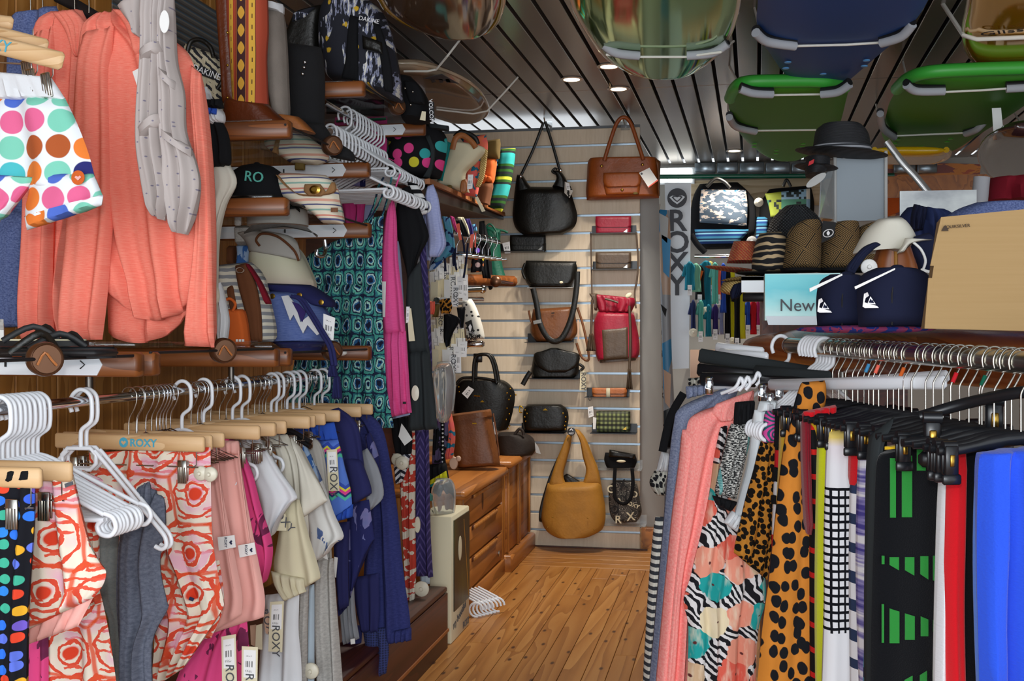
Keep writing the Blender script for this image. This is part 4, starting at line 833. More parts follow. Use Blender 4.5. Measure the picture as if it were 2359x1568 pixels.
t = garment('t_shirt', 'grey marl tee between the navy tops, with a small woven tab', 't-shirt', [
    ('sleeve', [(832, 1040, 846, 1032), (836, 1090, 872, 1080), (842, 1130, 884, 1140), (842, 1185, 862, 1168)], 'cl_grey', dict(nf=1.2)),
    ('body', [(775, 1260, 812, 1255), (782, 1400, 818, 1400), (790, 1485, 828, 1470)], 'cl_grey', dict(dy=-.01))], 3.27)
obj('woven_tab', pxplate([(807, 1472), (817, 1470), (818, 1482), (808, 1484)], 3.22, .002), 'paper_white', t, smooth=False)
garment('blouse', 'navy tropical-leaf blouse with cuffed sleeve', 'blouse', [('sleeve', [(800, 1160, 850, 1150), (800, 1250, 862, 1235), (805, 1320, 862, 1240), (806, 1380, 838, 1282)], 'leaf_navy', dict(nf=1.3)), ('body', [(770, 1210, 806, 1200), (775, 1320, 808, 1330), (780, 1420, 802, 1395)], 'leaf_navy', dict(dy=-.01))], 3.24)
garment('blouse', 'navy palm-print camisole peeping out behind the navy tee', 'blouse', [('front', [(842, 1000, 852, 995), (846, 1060, 872, 1050), (856, 1110, 880, 1120)], 'leaf_navy', dict(nf=1))], 3.34)
t = garment('cardigan', 'long navy knitted cardigan with open-work cuff', 'cardigan', [
    ('body', [(770, 942, 850, 952), (800, 975, 880, 985), (830, 1050, 898, 1060), (845, 1180, 916, 1180), (838, 1320, 930, 1320), (835, 1430, 944, 1420), (840, 1480, 946, 1474)], 'navy_marl', dict(nf=2.3, fold=.013, t=.02)),
    ('cuff', [(895, 1455, 948, 1445), (898, 1482, 948, 1474)], 'navy_marl', dict(dy=-.02, t=.014)),
    ('lace_panel', [(838, 1450, 888, 1445), (842, 1500, 896, 1495), (846, 1568, 890, 1550)], 'lace_navy', dict(dy=-.02, nf=2)),
    ('inner_sleeve', [(812, 1330, 872, 1320), (820, 1400, 874, 1400), (832, 1455, 870, 1455)], 'cl_navy', dict(dy=-.03, nf=2))], 3.42)
garment('trousers', 'navy trousers whose hem shows below the zigzag shorts', 'trousers', [('leg', [(768, 1205, 806, 1200), (770, 1300, 802, 1300), (780, 1405, 803, 1395)], 'cl_navy', dict(nf=1))], 3.16)
plain_tag(garment('trousers', 'dark navy trousers at the far end of the left rail with a card tag', 'trousers', [('waist', [(820, 955, 855, 950), (822, 1020, 870, 1015)], 'cl_deepnavy', dict(nf=1)), ('leg', [(790, 1440, 836, 1440), (785, 1515, 830, 1510)], 'cl_navy', dict(nf=1, dy=-.05))], 3.47), [(770, 1282), (778, 1284), (774, 1330), (768, 1328)], 3.1, 'paper_white')
# black hangers among the pale tops
for i, (q, lb) in enumerate(((0, 'glossy black plastic hanger under the pale tops, upper'), (9, 'glossy black plastic hanger under the pale tops, lower'))):
    solo('plastic_hanger', MB().tube([at(556, 962 + q, 2.96), at(620, 972 + q, 2.93), at(668, 990 + q * 1.1, 2.9), at(716, 1018 + q * 1.2, 2.88)], .007, 10, smooth=5), 'black_plastic', lb, 'hanger')
# ------------------------------------------------------------------ upper rail
t = garment('maxi_dress', 'long teal and navy ikat strappy dress hanging from the upper rail', 'dress', [
    ('bodice', [(842, 505, 884, 496), (805, 540, 882, 535), (745, 566, 881, 562), (700, 600, 880, 600), (690, 660, 880, 660)], 'ikat_teal', dict(nf=3, fold=.006, t=.02)),
    ('skirt', [(690, 655, 880, 655), (686, 740, 882, 740), (680, 820, 886, 820), (666, 900, 893, 905), (655, 990, 908, 985)], 'ikat_teal', dict(nf=4, fold=.014, t=.026))], 3.63)
for p in ([(846, 508), (862, 470), (872, 430), (884, 408)], [(880, 498), (893, 455), (900, 420), (902, 408)], [(852, 506), (876, 462), (889, 420)]): strap(p, 3.6, .0035, 'ikat_teal', 'strap', t)
t = garment('dress', 'bright pink slub jersey dress with gathered hem beside the teal dress', 'dress', [
    ('body', [(897, 470, 908, 462), (886, 515, 914, 508), (878, 600, 917, 595), (877, 690, 928, 690), (884, 768, 934, 764)], 'pink_slub', dict(nf=1.5, fold=.006, t=.016)),
    ('skirt', [(883, 766, 935, 762), (884, 850, 941, 850), (888, 920, 945, 915), (894, 962, 949, 950)], 'pink_slub', dict(nf=3.5, fold=.01, t=.02))], 3.73)
strap([(902, 470), (912, 430), (922, 400)], 3.7, .003, 'pink_slub', 'strap', t); plain_tag(t, [(878, 648), (889, 648), (887, 730), (879, 730)], 3.69, 'paper_white')
obj('brand_label', pxplate([(928, 925), (935, 925), (935, 930), (928, 930)], 3.69, .002), 'ink_black', t, smooth=False)
garment('tank_top', 'periwinkle vest edge showing behind the pink dress', 'top', [('edge', [(908, 560, 918, 555), (912, 640, 926, 640), (905, 965, 945, 955)], 'cl_lilac', dict(nf=1))], 3.77)
garment('tank_top', 'black sleeveless top with draped hem on the upper rail', 'top', [('body', [(926, 434, 944, 428), (912, 480, 962, 468), (912, 530, 986, 532), (925, 580, 984, 556), (938, 640, 962, 600), (940, 700, 955, 660)], 'cl_black', dict(nf=1.5, t=.018))], 3.82)
t = garment('dress', 'charcoal drop-waist dress with a cream tag next to the pink dress', 'dress', [('body', [(938, 640, 968, 600), (935, 720, 978, 700), (940, 812, 990, 812)], 'cl_charcoal', dict(nf=1.3, t=.018)), ('skirt', [(940, 810, 990, 808), (942, 900, 1000, 900), (940, 992, 1008, 988)], 'cl_charcoal', dict(nf=2, fold=.01, t=.02))], 3.8)
plain_tag(t, [(937, 708), (947, 710), (956, 785), (942, 786)], 3.76, 'paper_cream'); plain_tag(t, [(936, 706), (944, 706), (941, 742), (935, 744)], 3.758)
obj('security_tag', MB().lathe(at(957, 905, 3.76), [(.026, -.003), (.027, .002), (.001, .005)], 20, 'y', sx=.5), 'cream_plastic', t)
garment('leggings', 'purple patterned leggings behind the charcoal dress', 'leggings', [('leg', [(966, 570, 980, 560), (970, 700, 990, 700), (980, 860, 996, 855)], 'purple_ikat', dict(nf=1))], 3.9)
t = garment('t_shirt', 'lilac marl tee with loose sleeve at the end of the upper rail', 't-shirt', [('sleeve', [(984, 430, 998, 424), (978, 470, 1010, 456), (984, 520, 1018, 510), (986, 560, 1028, 562), (988, 592, 1012, 592)], 'lilac_marl', dict(nf=1.4, t=.018)), ('body', [(975, 480, 990, 470), (972, 560, 992, 560), (975, 600, 992, 600)], 'lilac_marl', dict(dy=.03))], 3.97)
garment('tank_top', 'magenta strappy vest seen between the shelf and the teal dress', 'top', [('front', [(782, 452, 812, 446), (790, 480, 820, 478), (796, 518, 818, 515)], 'cl_magenta', dict(nf=1)), ('front', [(815, 450, 846, 446), (820, 480, 840, 478), (822, 516, 836, 512)], 'cl_magenta', dict(nf=1, dy=.01))], 3.86)
garment('tank_top', 'periwinkle vest behind the magenta one', 'top', [('front', [(785, 458, 862, 448), (790, 520, 860, 515)], 'cl_lilac', dict(nf=2))], 3.92)
garment('t_shirt', 'black and white striped top under the white hangers', 't-shirt', [('front', [(938, 418, 962, 424), (948, 470, 986, 470), (956, 500, 982, 492)], 'stripe_bw2', dict(nf=1)), ], 3.9)
garment('blouse', 'navy patterned top above the white-faced arm', 'blouse', [('front', [(765, 402, 842, 404), (768, 428, 842, 430)], 'leaf_navy', dict(nf=2))], 3.95)
garment('blouse', 'pink and green striped top hanging behind the white hangers', 'blouse', [('front', [(772, 270, 892, 268), (770, 300, 892, 296), (770, 365, 890, 360)], 'cl_magenta', dict(nf=2)), ('green_stripe', [(774, 277, 890, 270), (774, 282, 890, 276)], 'cl_green', dict(dy=-.02, nf=1))], 4.22)
garment('leggings', 'black garment hanging under the duffel bag shelf', 'leggings', [('front', [(752, 222, 885, 230), (752, 262, 885, 268)], 'cl_black', dict(nf=2))], 4.28)
# ------------------------------------------------------------------ far end below: long garments beyond the rail
t = garment('dress', 'black gathered dress with paper swing tag beyond the rail', 'dress', [('body', [(900, 962, 940, 958), (904, 1010, 950, 1005), (912, 1048, 948, 1045)], 'cl_black', dict(nf=3)), ('skirt', [(904, 1045, 948, 1040), (908, 1085, 936, 1085), (912, 1115, 926, 1110)], 'chevron_bw', dict(nf=2, dy=.01))], 3.9)
plain_tag(t, [(925, 975), (936, 990), (950, 1012), (932, 1026), (918, 1005)], 3.86, 'paper_white'); security_disc(t, 926, 1066, 3.86, .024); security_disc(t, 915, 1058, 3.88, .022)
garment('trousers', 'white trousers with red leaf print beyond the left rail', 'trousers', [('leg', [(940, 995, 955, 990), (922, 1090, 957, 1085), (925, 1200, 956, 1200), (932, 1320, 958, 1320), (940, 1402, 952, 1398)], 'leaf_red', dict(nf=2, fold=.01, t=.02))], 4.02)
t = garment('leggings', 'dark purple chevron leggings beyond the left rail', 'leggings', [('leg', [(954, 990, 988, 990), (955, 1100, 990, 1100), (956, 1220, 992, 1220), (956, 1325, 998, 1328)], 'purple_ikat', dict(nf=1.6, fold=.01, t=.02))], 4.08)
security_disc(t, 971, 1356, 4.03, .028); obj('cream_tag', MB().lathe(at(962, 1208, 4.03), [(.03, -.003), (.03, .003), (.001, .004)], 20, 'y', sx=.35), 'cream_plastic', t)
garment('trousers', 'pale blue chambray trousers under the purple leggings', 'trousers', [('leg', [(966, 1290, 990, 1290), (968, 1345, 990, 1345)], 'cl_ltblue', dict(nf=1))], 4.14)
# ------------------------------------------------------------------ coral tops, polka-dot shorts, scarf, denim top (over the low shelves)
t = garment('shorts', 'white beach shorts with big coloured polka dots clipped to a wooden hanger', 'shorts', [
    ('waistband', [(-70, 160, 118, 178), (-70, 195, 134, 202), (-70, 232, 152, 230)], 'cl_white', dict(nf=12, fold=.0035, t=.018)),
    ('front', [(-70, 226, 150, 226), (-70, 290, 178, 285), (-70, 350, 203, 350), (-70, 400, 218, 405), (-70, 430, 228, 440)], 'polka_big', dict(nf=2.2, fold=.01, t=.022)),
    ('leg', [(60, 400, 215, 400), (66, 440, 230, 435), (58, 480, 237, 452), (60, 524, 236, 466)], 'polka_big', dict(nf=1.4, fold=.008, t=.022, dy=-.006)),
    ('hem', [(56, 498, 238, 448), (62, 530, 234, 472)], 'polka_big', dict(dy=-.014, t=.02, fold=.002)),
    ('leg', [(-70, 400, 76, 408), (-70, 470, 64, 430), (-70, 525, 8, 500)], 'polka_big', dict(nf=1.3, dy=-.022, t=.02))], 2.0, fold=.008)
obj('heart_roundel', MB().lathe(at(180, 409, 1.972), [(.014, 0), (.014, .001), (.001, .0015)], 24, 'y'), 'cl_orange', t)
c = at(180, 409, 1.969); obj('heart_mark', MB().plate([c + Vector((a * .008, -.001, b * .007)) for a, b in ((0, -.8), (.9, .1), (.5, .55), (0, .2), (-.5, .55), (-.9, .1))], .0005), 'cl_pink', t, smooth=False)
for i, (p0, p1, h, Y, lb) in enumerate((((-90, 82), (146, 142), 30, 2.0, 'pale wooden clip hanger with a blue letter holding the polka-dot shorts'), ((-90, 55), (110, 108), 22, 2.05, 'pale wooden clip hanger just behind the one with the polka-dot shorts'), ((-90, 40), (30, 55), 22, 2.1, 'pale wooden clip hanger at the back of the polka-dot group'))):
    a = at(*p0, Y); b = at(*p1, Y); t = thing('wooden_clip_hanger', lb, 'hanger', (a + b) / 2); d = (b - a); ang = math.atan2(d.z, d.x)
    bar = obj('bar', MB().box((a + b) / 2, (d.length, .014, .036 if i == 0 else .03), R=Matrix.Rotation(-ang, 3, 'Y'), bev=.006), 'hanger_wood', t)
    if i == 0: lettering('ROXY', .032, at(-20, 100, Y - .008), 'ink_blue', bar, rot=ang)
    for px in (72, 108) if i == 0 else (62,):
        y0 = p0[1] + (p1[1] - p0[1]) * (px + 90) / (p1[0] + 90) + 14; q = at(px, y0 + 50 + i * 8, Y - .012)
        m = MB().box(q, (.02, .006, .05), R=Matrix.Rotation(-.18, 3, 'Y'), bev=.0015)
        for s_ in range(4): m.box(q + Vector((-.0075 + s_ * .005, -.0035, 0)), (.002, .002, .042), R=Matrix.Rotation(-.18, 3, 'Y'))
        obj('clip', m, 'steel', t); obj('wire_link', MB().tube([at(px + 14, y0 - 6, Y), at(px + 14, y0 + 26, Y), at(px + 6, y0 + 40, Y)], .0014, 6), 'steel', t)
    obj('clip_rod', MB().tube([at(-90, p0[1] + 85, Y), at(p1[0] - 40, p1[1] + 40, Y)], .0018, 6), 'steel', t)
    obj('hook', MB().tube([at(-60, p0[1] - 10, Y), at(-60, p0[1] - 60, Y), at(-50, p0[1] - 90, Y), at(-70, p0[1] - 100, Y)], .002, 8, smooth=4), 'steel', t)
t = garment('sweatshirt', 'coral slub sweatshirt with rounded double hem, front one', 'sweatshirt', [
    ('body', [(222, 32, 285, 22), (192, 70, 330, 60), (178, 140, 410, 100), (172, 230, 446, 150), (165, 330, 458, 260), (170, 430, 470, 380), (200, 540, 478, 520), (232, 600, 482, 590), (242, 652, 482, 640)], 'coral', dict(nf=4, fold=.016, t=.03, nu=44, sub=6, bow=92)),
    ('sleeve', [(190, 80, 262, 60), (174, 200, 256, 190), (164, 330, 258, 330), (156, 480, 262, 480), (148, 600, 254, 600), (142, 700, 246, 700), (140, 784, 236, 782)], 'coral', dict(nf=1.5, fold=.014, t=.03, dy=-.035)),
    ('back_hem', [(246, 560, 482, 540), (246, 660, 482, 620), (250, 766, 476, 668)], 'coral', dict(nf=3, fold=.012, t=.016, dy=.04, bow=64)),
    ('sleeve', [(440, 150, 462, 170), (452, 300, 476, 320), (458, 450, 484, 450), (450, 600, 488, 590), (436, 700, 490, 690), (425, 796, 494, 800)], 'coral', dict(nf=1.3, fold=.012, t=.028, dy=-.01)),
    ('neckband', [(258, 20, 300, 26), (290, 60, 330, 58), (312, 130, 336, 120)], 'coral', dict(dy=-.038, t=.014, nf=1, fold=.002))], 2.36)
plain_tag(t, [(305, 165), (332, 150), (330, 215), (315, 196)], 2.29, 'paper_white')
t = garment('sweatshirt', 'coral slub sweatshirt with long sleeve, half hidden behind the front one', 'sweatshirt', [
    ('body', [(110, 28, 190, 24), (78, 70, 205, 70), (72, 180, 200, 160), (62, 320, 200, 320), (70, 480, 190, 480), (85, 640, 160, 640), (112, 770, 160, 780)], 'coral', dict(nf=3, fold=.016, t=.028)),
    ('sleeve', [(78, 80, 126, 60), (66, 250, 128, 250), (58, 420, 126, 420), (52, 600, 122, 600), (50, 700, 122, 700), (52, 786, 126, 784)], 'coral', dict(nf=1.6, fold=.012, t=.028, dy=-.03)),
    ('neckband', [(120, 28, 170, 22), (150, 70, 196, 56), (172, 130, 188, 128)], 'coral', dict(dy=-.034, t=.012, fold=.002))], 2.46)
t = garment('denim_shirt', 'blue slub denim top at the back behind the coral sweatshirts', 'top', [
    ('body', [(40, 30, 130, 14), (20, 60, 140, 60), (10, 200, 120, 200), (0, 420, 70, 420), (4, 600, 60, 600)], 'denim_slub', dict(nf=2, fold=.012, t=.026)),
    ('sleeve', [(-20, 480, 60, 490), (-10, 600, 52, 600), (0, 700, 46, 700), (4, 755, 44, 752)], 'denim_slub', dict(nf=1.2, t=.024, dy=-.03))], 2.55)
garment('t_shirt', 'pale grey top behind the denim one', 't-shirt', [('front', [(-40, 30, 40, 24), (-40, 70, 36, 60), (-40, 800, 10, 780)], 'cl_palegrey', dict(nf=1.5))], 2.64)
plain_tag(garment('tank_top', 'grey marl vest with tag beside the sandals', 'top', [('front', [(-60, 735, 8, 735), (-60, 840, 10, 838)], 'stone_marl', dict(nf=1))], 2.2), [(-20, 760), (8, 760), (8, 800), (-20, 800)], 2.17, 'paper_white')
for i, px in enumerate((70, 98, 172, 205)):
    solo('wire_hook', MB().tube([at(px - 6, 12, 2.6), at(px, 0, 2.6), at(px + 3, -20, 2.6), at(px - 8, -28, 2.6)] if 0 else [at(px, 30, 2.6), at(px, 4, 2.6), at(px - 3, -14, 2.6), at(px - 14, -18, 2.6)], .0017, 8, smooth=4), 'steel', 'thin steel hanger hook above the coral sweatshirts', 'hook', 'hanger hooks above the coral sweatshirts')
solo('hanger_bar', MB().tube([at(130, -10, 2.62), at(170, 10, 2.62), at(230, 46, 2.6)], .016, 10, .5), 'black_plastic', 'black plastic hanger shoulder between the coral sweatshirts', 'hanger')
# scarf: two twisted strands
t = garment('scarf', 'pale grey scarf with tiny dots, twisted over the coral sweatshirt', 'scarf', [
    ('strand', [(322, -40, 370, -40), (328, 60, 372, 60), (328, 140, 370, 140), (322, 230, 370, 230), (320, 330, 372, 330), (328, 400, 384, 400), (338, 455, 390, 455), (352, 495, 378, 508)], 'scarf_cloth', dict(nf=1.7, fold=.012, t=.026)),
    ('strand', [(366, -40, 400, -40), (370, 60, 400, 60), (368, 140, 404, 140), (370, 220, 422, 215), (372, 300, 425, 300), (376, 370, 448, 370), (374, 430, 458, 420), (390, 500, 450, 470), (400, 534, 428, 540)], 'scarf_cloth', dict(nf=1.9, fold=.013, t=.026, dy=.012)),
    ('loop', [(270, 12, 330, -20), (282, 30, 330, 20), (304, 60, 330, 60), (312, 80, 328, 90)], 'scarf_cloth', dict(nf=1, t=.018, dy=.03)),
    ('twist', [(326, 120, 372, 95), (330, 150, 376, 120)], 'scarf_cloth', dict(nf=.6, t=.03, dy=-.008)), ('twist', [(322, 300, 372, 260), (330, 330, 376, 285)], 'scarf_cloth', dict(nf=.6, t=.03, dy=-.008)),
    ('twist', [(370, 150, 410, 190), (372, 175, 412, 215)], 'scarf_cloth', dict(nf=.6, t=.028, dy=.002)), ('twist', [(372, 290, 440, 340), (374, 315, 440, 362)], 'scarf_cloth', dict(nf=.6, t=.028, dy=.002))], 2.25)
obj('swing_tag', MB().lathe(at(379, 50, 2.215), [(.022, -.001), (.022, .001)], 24, 'y', sx=.5, sy=1.1), 'paper_white', t)
# poster on the boards and top beam
o = obj('wall_poster', MB().plate([Vector((XL + .004, 3.0, 2.35)), Vector((XL + .004, 3.75, 2.35)), Vector((XL + .004, 3.75, 1.9)), Vector((XL + .004, 3.0, 1.9))], .003, (1, 0, 0)), 'poster_stripe', smooth=False); tag(o, 'grey and blue striped poster on the pine wall behind the boots', 'poster')
# small printed bag at the back, cap and tie-ups
t = thing('handbag', 'small black and white tribal print handbag with black handle behind the coral sweatshirt', 'handbag', at(470, 280, 3.1))
obj('body', MB().cloth([(425, 100, 500, 128), (440, 160, 518, 165), (452, 220, 520, 225), (462, 282, 512, 290)], 3.1, t=.04, fold=.002, pw=6), 'aztec', t)
strap([(432, 118), (440, 96), (462, 92), (484, 108), (492, 132)], 3.06, .007, 'lt_black', 'handle', t)
o = plain_tag(t, [(460, 150), (496, 166), (492, 184), (456, 170)], 3.05, 'ink_black', 'brand_label'); lettering('DAKINE', .026, at(476, 167, 3.047), 'ink_white', o, rot=-.38)
strap([(514, 160), (512, 185), (500, 205)], 3.06, .006, 'lt_black', 'side_strap', t)
t = garment('cap', 'white cap with blue and red edge hanging beside the coral sleeve', 'cap', [('crown', [(465, 210, 476, 200), (466, 235, 484, 225), (468, 262, 512, 256), (490, 288, 514, 280)], 'cl_white', dict(t=.03, fold=.003)), ('blue_band', [(462, 246, 500, 250), (464, 262, 498, 264)], 'cl_royal', dict(dy=-.03, t=.01)), ('black_button', [(470, 232, 510, 228), (468, 246, 514, 250)], 'cl_black', dict(dy=-.034, t=.02))], 2.62)
garment('scarf', 'black fringed scarf hanging beside the coral sleeve', 'scarf', [('strand', [(474, 272, 500, 262), (478, 310, 522, 300), (485, 350, 530, 340), (492, 385, 530, 380)], 'cl_black', dict(nf=2, t=.02))], 2.63)
t = garment('blouse', 'white cotton blouse between the coral sweatshirt and the shelves', 'blouse', [('body', [(476, 330, 490, 330), (480, 380, 525, 372), (482, 430, 545, 420), (484, 480, 520, 470), (484, 540, 502, 540), (484, 640, 496, 640), (484, 788, 494, 788)], 'cl_offwhite', dict(nf=1.4, t=.02)), ('dark_edge', [(472, 390, 484, 395), (476, 480, 484, 482)], 'cl_deepnavy', dict(dy=-.02))], 2.66)
obj('security_tag', MB().lathe(at(494, 680, 2.62), [(.018, -.004), (.018, .004), (.001, .006)], 20, 'y', sx=.7, sy=1.4), 'cream_plastic', t); plain_tag(t, [(482, 590), (498, 594), (496, 620), (480, 615)], 2.63, 'paper_white')
# ------------------------------------------------------------------ sandals on the near shelf
for i, (cx, cy, lb) in enumerate(((70, 806, 'black flip-flop with cream sole, upper of the pair on the near shelf'), (130, 824, 'black flip-flop with orange and pink print, lower of the pair on the near shelf'))):
    P = at(cx, cy, 1.95 - .05 * i); t = thing('flip_flop', lb, 'sandal', P)
    pr = [(.12 * cos(a), (.042 + .008 * cos(a)) * sin(a)) for a in [2 * pi * q / 28 for q in range(28)]]
    obj('sole', MB().plate([P + Vector((a, b, 0)) for a, b in pr], .018, (0, 0, 1)), 'black_rubber', t)
    obj('footbed', MB().plate([P + Vector((a * .96, b * .94, .018)) for a, b in pr], .003, (0, 0, 1)), 'cl_cream' if i == 0 else 'cl_black', t)
    for s_ in (-1, 1): obj('strap', MB().tube([P + Vector((.06, 0, .02)), P + Vector((.02, .02 * s_, .045)), P + Vector((-.03, .042 * s_, .018))], .006, 8, .5, smooth=4), 'black_rubber', t)
    if i: 
        for q, mt in ((-.05, 'cl_orange'), (.0, 'cl_orange'), (.05, 'cl_hotpink')): obj('print_spot', MB().box(P + Vector((q, -.046, .009)), (.022, .004, .012), bev=.002), mt, t)
P = at(110, 812, 1.85); t = thing('flip_flop', 'dark flat sandal edge resting on the near guard rod', 'sandal', P)
obj('sole', MB().box(P, (.24, .08, .012), bev=.005), 'black_rubber', t); obj('strap', MB().tube([P + Vector((-.05, -.04, 0)), P + Vector((0, -.02, .035)), P + Vector((.05, -.04, 0))], .007, 8, .5, smooth=4), 'lt_black', t)
# ------------------------------------------------------------------ boots, caps, purses and totes on the left shelves
def bag(name, label, cat_, parts, Y, group=None, **kw):
    kw.setdefault('fold', .0015); kw.setdefault('pw', 6); kw.setdefault('t', .05); kw.setdefault('nf', 1.3)
    parts = [(p[0], p[1], p[2], {a: (b * .6 if a == 'fold' else b) for a, b in (p[3] if len(p) > 3 else {}).items()}) for p in parts]
    return garment(name, label, cat_, parts, Y, group, **kw)
t = bag('boot', 'brown leather boot with red and yellow ikat cloth shaft', 'boot', [
    ('shaft', [(524, -70, 612, -70), (526, 60, 616, 60), (532, 130, 612, 130), (537, 200, 614, 200), (540, 266, 617, 262)], 'boot_ikat', dict(t=.05, pw=2.2, nf=1, fold=.001)),
    ('leather_back', [(500, -70, 540, -70), (508, 60, 545, 60), (516, 160, 550, 160), (520, 250, 560, 250)], 'lt_bootbrown', dict(t=.04, dy=.02)),
    ('foot', [(522, 225, 618, 240), (518, 255, 640, 262), (514, 278, 664, 282), (514, 288, 668, 290)], 'lt_bootbrown', dict(t=.05, pw=3))], 2.93)
for q in (75, 150, 225): obj('stud', MB().ell(at(524, q, 2.875), (.004, .004, .004), 8, 6), 'brass', t)
t = bag('boot', 'grey suede wedge boot with white lining', 'boot', [('shaft', [(610, 20, 652, 26), (612, 100, 658, 100), (618, 190, 662, 190), (636, 276, 664, 272)], 'lt_greysuede', dict(t=.045, pw=2.5)), ('lining', [(612, 6, 652, 10), (612, 26, 652, 32)], 'cl_white', dict(t=.04, pw=2)), ('wedge', [(640, 262, 690, 270), (645, 292, 720, 300), (660, 300, 722, 306)], 'lt_strap', dict(t=.04))], 3.07)
t = bag('boot', 'tall black suede boot with three studs beside the duffel bag', 'boot', [('shaft', [(660, 100, 740, 110), (652, 170, 746, 170), (652, 240, 746, 240), (664, 296, 745, 292)], 'lt_bootblack', dict(t=.055, pw=2.5)), ('foot', [(690, 285, 746, 285), (712, 315, 770, 320), (745, 340, 812, 350), (762, 362, 816, 372)], 'lt_bootblack', dict(t=.035, pw=3, dy=-.03))], 3.24)
for q, r_ in ((702, 143), (700, 155), (697, 170)): obj('stud', MB().ell(at(q, r_, 3.175), (.005, .004, .005), 10, 6), 'chrome', t)
t = bag('duffel_bag', 'navy duffel bag with white and yellow ikat print on the top shelf', 'bag', [
    ('body', [(786, 0, 856, 4), (752, 22, 882, 30), (742, 60, 898, 70), (742, 110, 908, 112), (752, 160, 916, 158), (770, 188, 920, 190), (850, 206, 918, 212), (892, 226, 916, 232)], 'duffel_ikat', dict(t=.13, pw=3)),
    ('end_panel', [(690, 30, 760, 10), (672, 70, 750, 60), (660, 100, 748, 100), (665, 132, 748, 132)], 'lt_black', dict(t=.07, dy=.03)),
    ('end_print', [(680, 38, 745, 18), (680, 62, 712, 50)], 'duffel_ikat', dict(t=.05, dy=.0)),
    ('strap', [(806, 34, 826, 40), (800, 90, 824, 90), (796, 140, 826, 140), (786, 180, 824, 186)], 'cl_black', dict(t=.012, dy=-.135)),
    ('strap', [(858, 50, 876, 58), (872, 110, 892, 110), (880, 160, 902, 160), (886, 210, 906, 214)], 'cl_black', dict(t=.012, dy=-.125)),
    ('handle_wrap', [(834, 80, 880, 98), (836, 112, 882, 126)], 'lt_black', dict(t=.014, dy=-.14))], 3.68)
lettering('DAKINE', .02, at(850, 46, 3.53), 'ink_white', t, rot=-.25)
strap([(748, 46), (742, 80), (740, 120)], 3.58, .006, 'cl_black', 'piping', t)
t = bag('backpack', 'black canvas backpack with a white patch on the top shelf', 'backpack', [('body', [(918, 178, 946, 176), (920, 200, 968, 200), (922, 230, 984, 230), (926, 262, 992, 262), (934, 284, 984, 280)], 'cl_black', dict(t=.09, pw=3)), ('flap', [(930, 185, 958, 188), (936, 215, 975, 215), (945, 240, 978, 240)], 'cl_black', dict(t=.02, dy=-.085))], 3.95)
for q, r_ in ((933, 203), (951, 211), (946, 241)): obj('rivet', MB().ell(at(q, r_, 3.845), (.004, .004, .005), 8, 6), 'steel', t)
plain_tag(t, [(972, 256), (981, 257), (980, 278), (967, 276)], 3.84, 'paper_cream', 'patch')
o = plain_tag(t, [(987, 233), (1000, 235), (1001, 277), (989, 276)], 3.86, 'ink_black', 'swing_tag'); lettering('VOLCOM', .02, at(993, 256, 3.858), 'ink_white', o, rot=-pi / 2 + .06)
# striped woven purses
t = bag('purse', 'cream woven purse with coloured stripes and tan trim, on the upper shelf', 'purse', [
    ('body', [(648, 302, 690, 306), (616, 318, 726, 322), (612, 338, 752, 346), (640, 356, 756, 366), (668, 374, 730, 380)], 'serape', dict(t=.05, pw=3)),
    ('buckle_tab', [(604, 318, 622, 318), (602, 345, 622, 348)], 'cl_tan', dict(t=.02)), ('trim', [(640, 310, 648, 312), (634, 335, 642, 338), (628, 352, 640, 356)], 'cl_tan', dict(t=.012, dy=-.05)), ('loop', [(680, 372, 702, 374), (680, 392, 702, 392)], 'cl_olive', dict(t=.012))], 3.3)
t = bag('purse', 'cream woven purse with coloured stripes, tan flap and brass turn clasp', 'purse', [
    ('body', [(640, 398, 752, 404), (632, 430, 776, 428), (660, 460, 782, 460), (720, 490, 788, 490), (745, 514, 790, 515)], 'serape', dict(t=.05, pw=3)),
    ('flap_edge', [(635, 402, 642, 404), (660, 430, 668, 432), (690, 446, 700, 452), (745, 446, 768, 444), (764, 420, 772, 420)], 'cl_tan', dict(t=.01, dy=-.048)),
    ('flap_patch', [(702, 424, 738, 424), (700, 440, 750, 442), (712, 452, 740, 452)], 'cl_tan', dict(t=.01, dy=-.055)), ('buckle_tab', [(603, 396, 628, 392), (603, 408, 632, 410)], 'cl_olive', dict(t=.015))], 2.98)
obj('clasp', MB().lathe(at(726, 437, 2.9), [(.012, -.003), (.012, .003), (.006, .006), (.006, .01)], 16, 'y', sx=1.3), 'brass', t); obj('leather_tab', pxplate([(762, 478), (778, 478), (778, 488), (762, 488)], 2.925, .002), 'lt_brown', t, smooth=False)
# caps
def cap(px, py, Y, r, mats, label, brim=1, txt=None, rot=0, sq=1.0):
    P = at(px, py, Y); t = thing('cap', label, 'cap', P); R_ = Matrix.Rotation(rot, 3, 'Z')
    m = MB(); m.lathe(P, [(r, 0), (r * 1.0, r * .25), (r * .95, r * .55), (r * .78, r * .85), (r * .5, r * 1.05), (r * .2, r * 1.13), (.002, r * 1.15)], 28, sx=1.05, sy=1.12, R=R_); obj('crown', m, mats[0], t)
    br = [];  
    def bf(u, v):
        a = -1.15 + 2.3 * u; rr = r * (1.0 + .8 * v * max(0, cos(a * .95))); return P + R_ @ Vector((rr * sin(a) * 1.02, -rr * cos(a) * 1.12, -.004 - .02 * abs(sin(a)) * v - .012 * v))
    b = MB().grid(bf, 20, 8); n0_ = len(b.v); b.grid(lambda u, v: bf(u, v) + Vector((0, 0, -.003)), 20, 8)
    obj('brim', b, mats[1], t); obj('button', MB().ell(P + Vector((0, 0, r * 1.15)), (.009, .009, .005), 10, 6), mats[0], t)
    return t, P
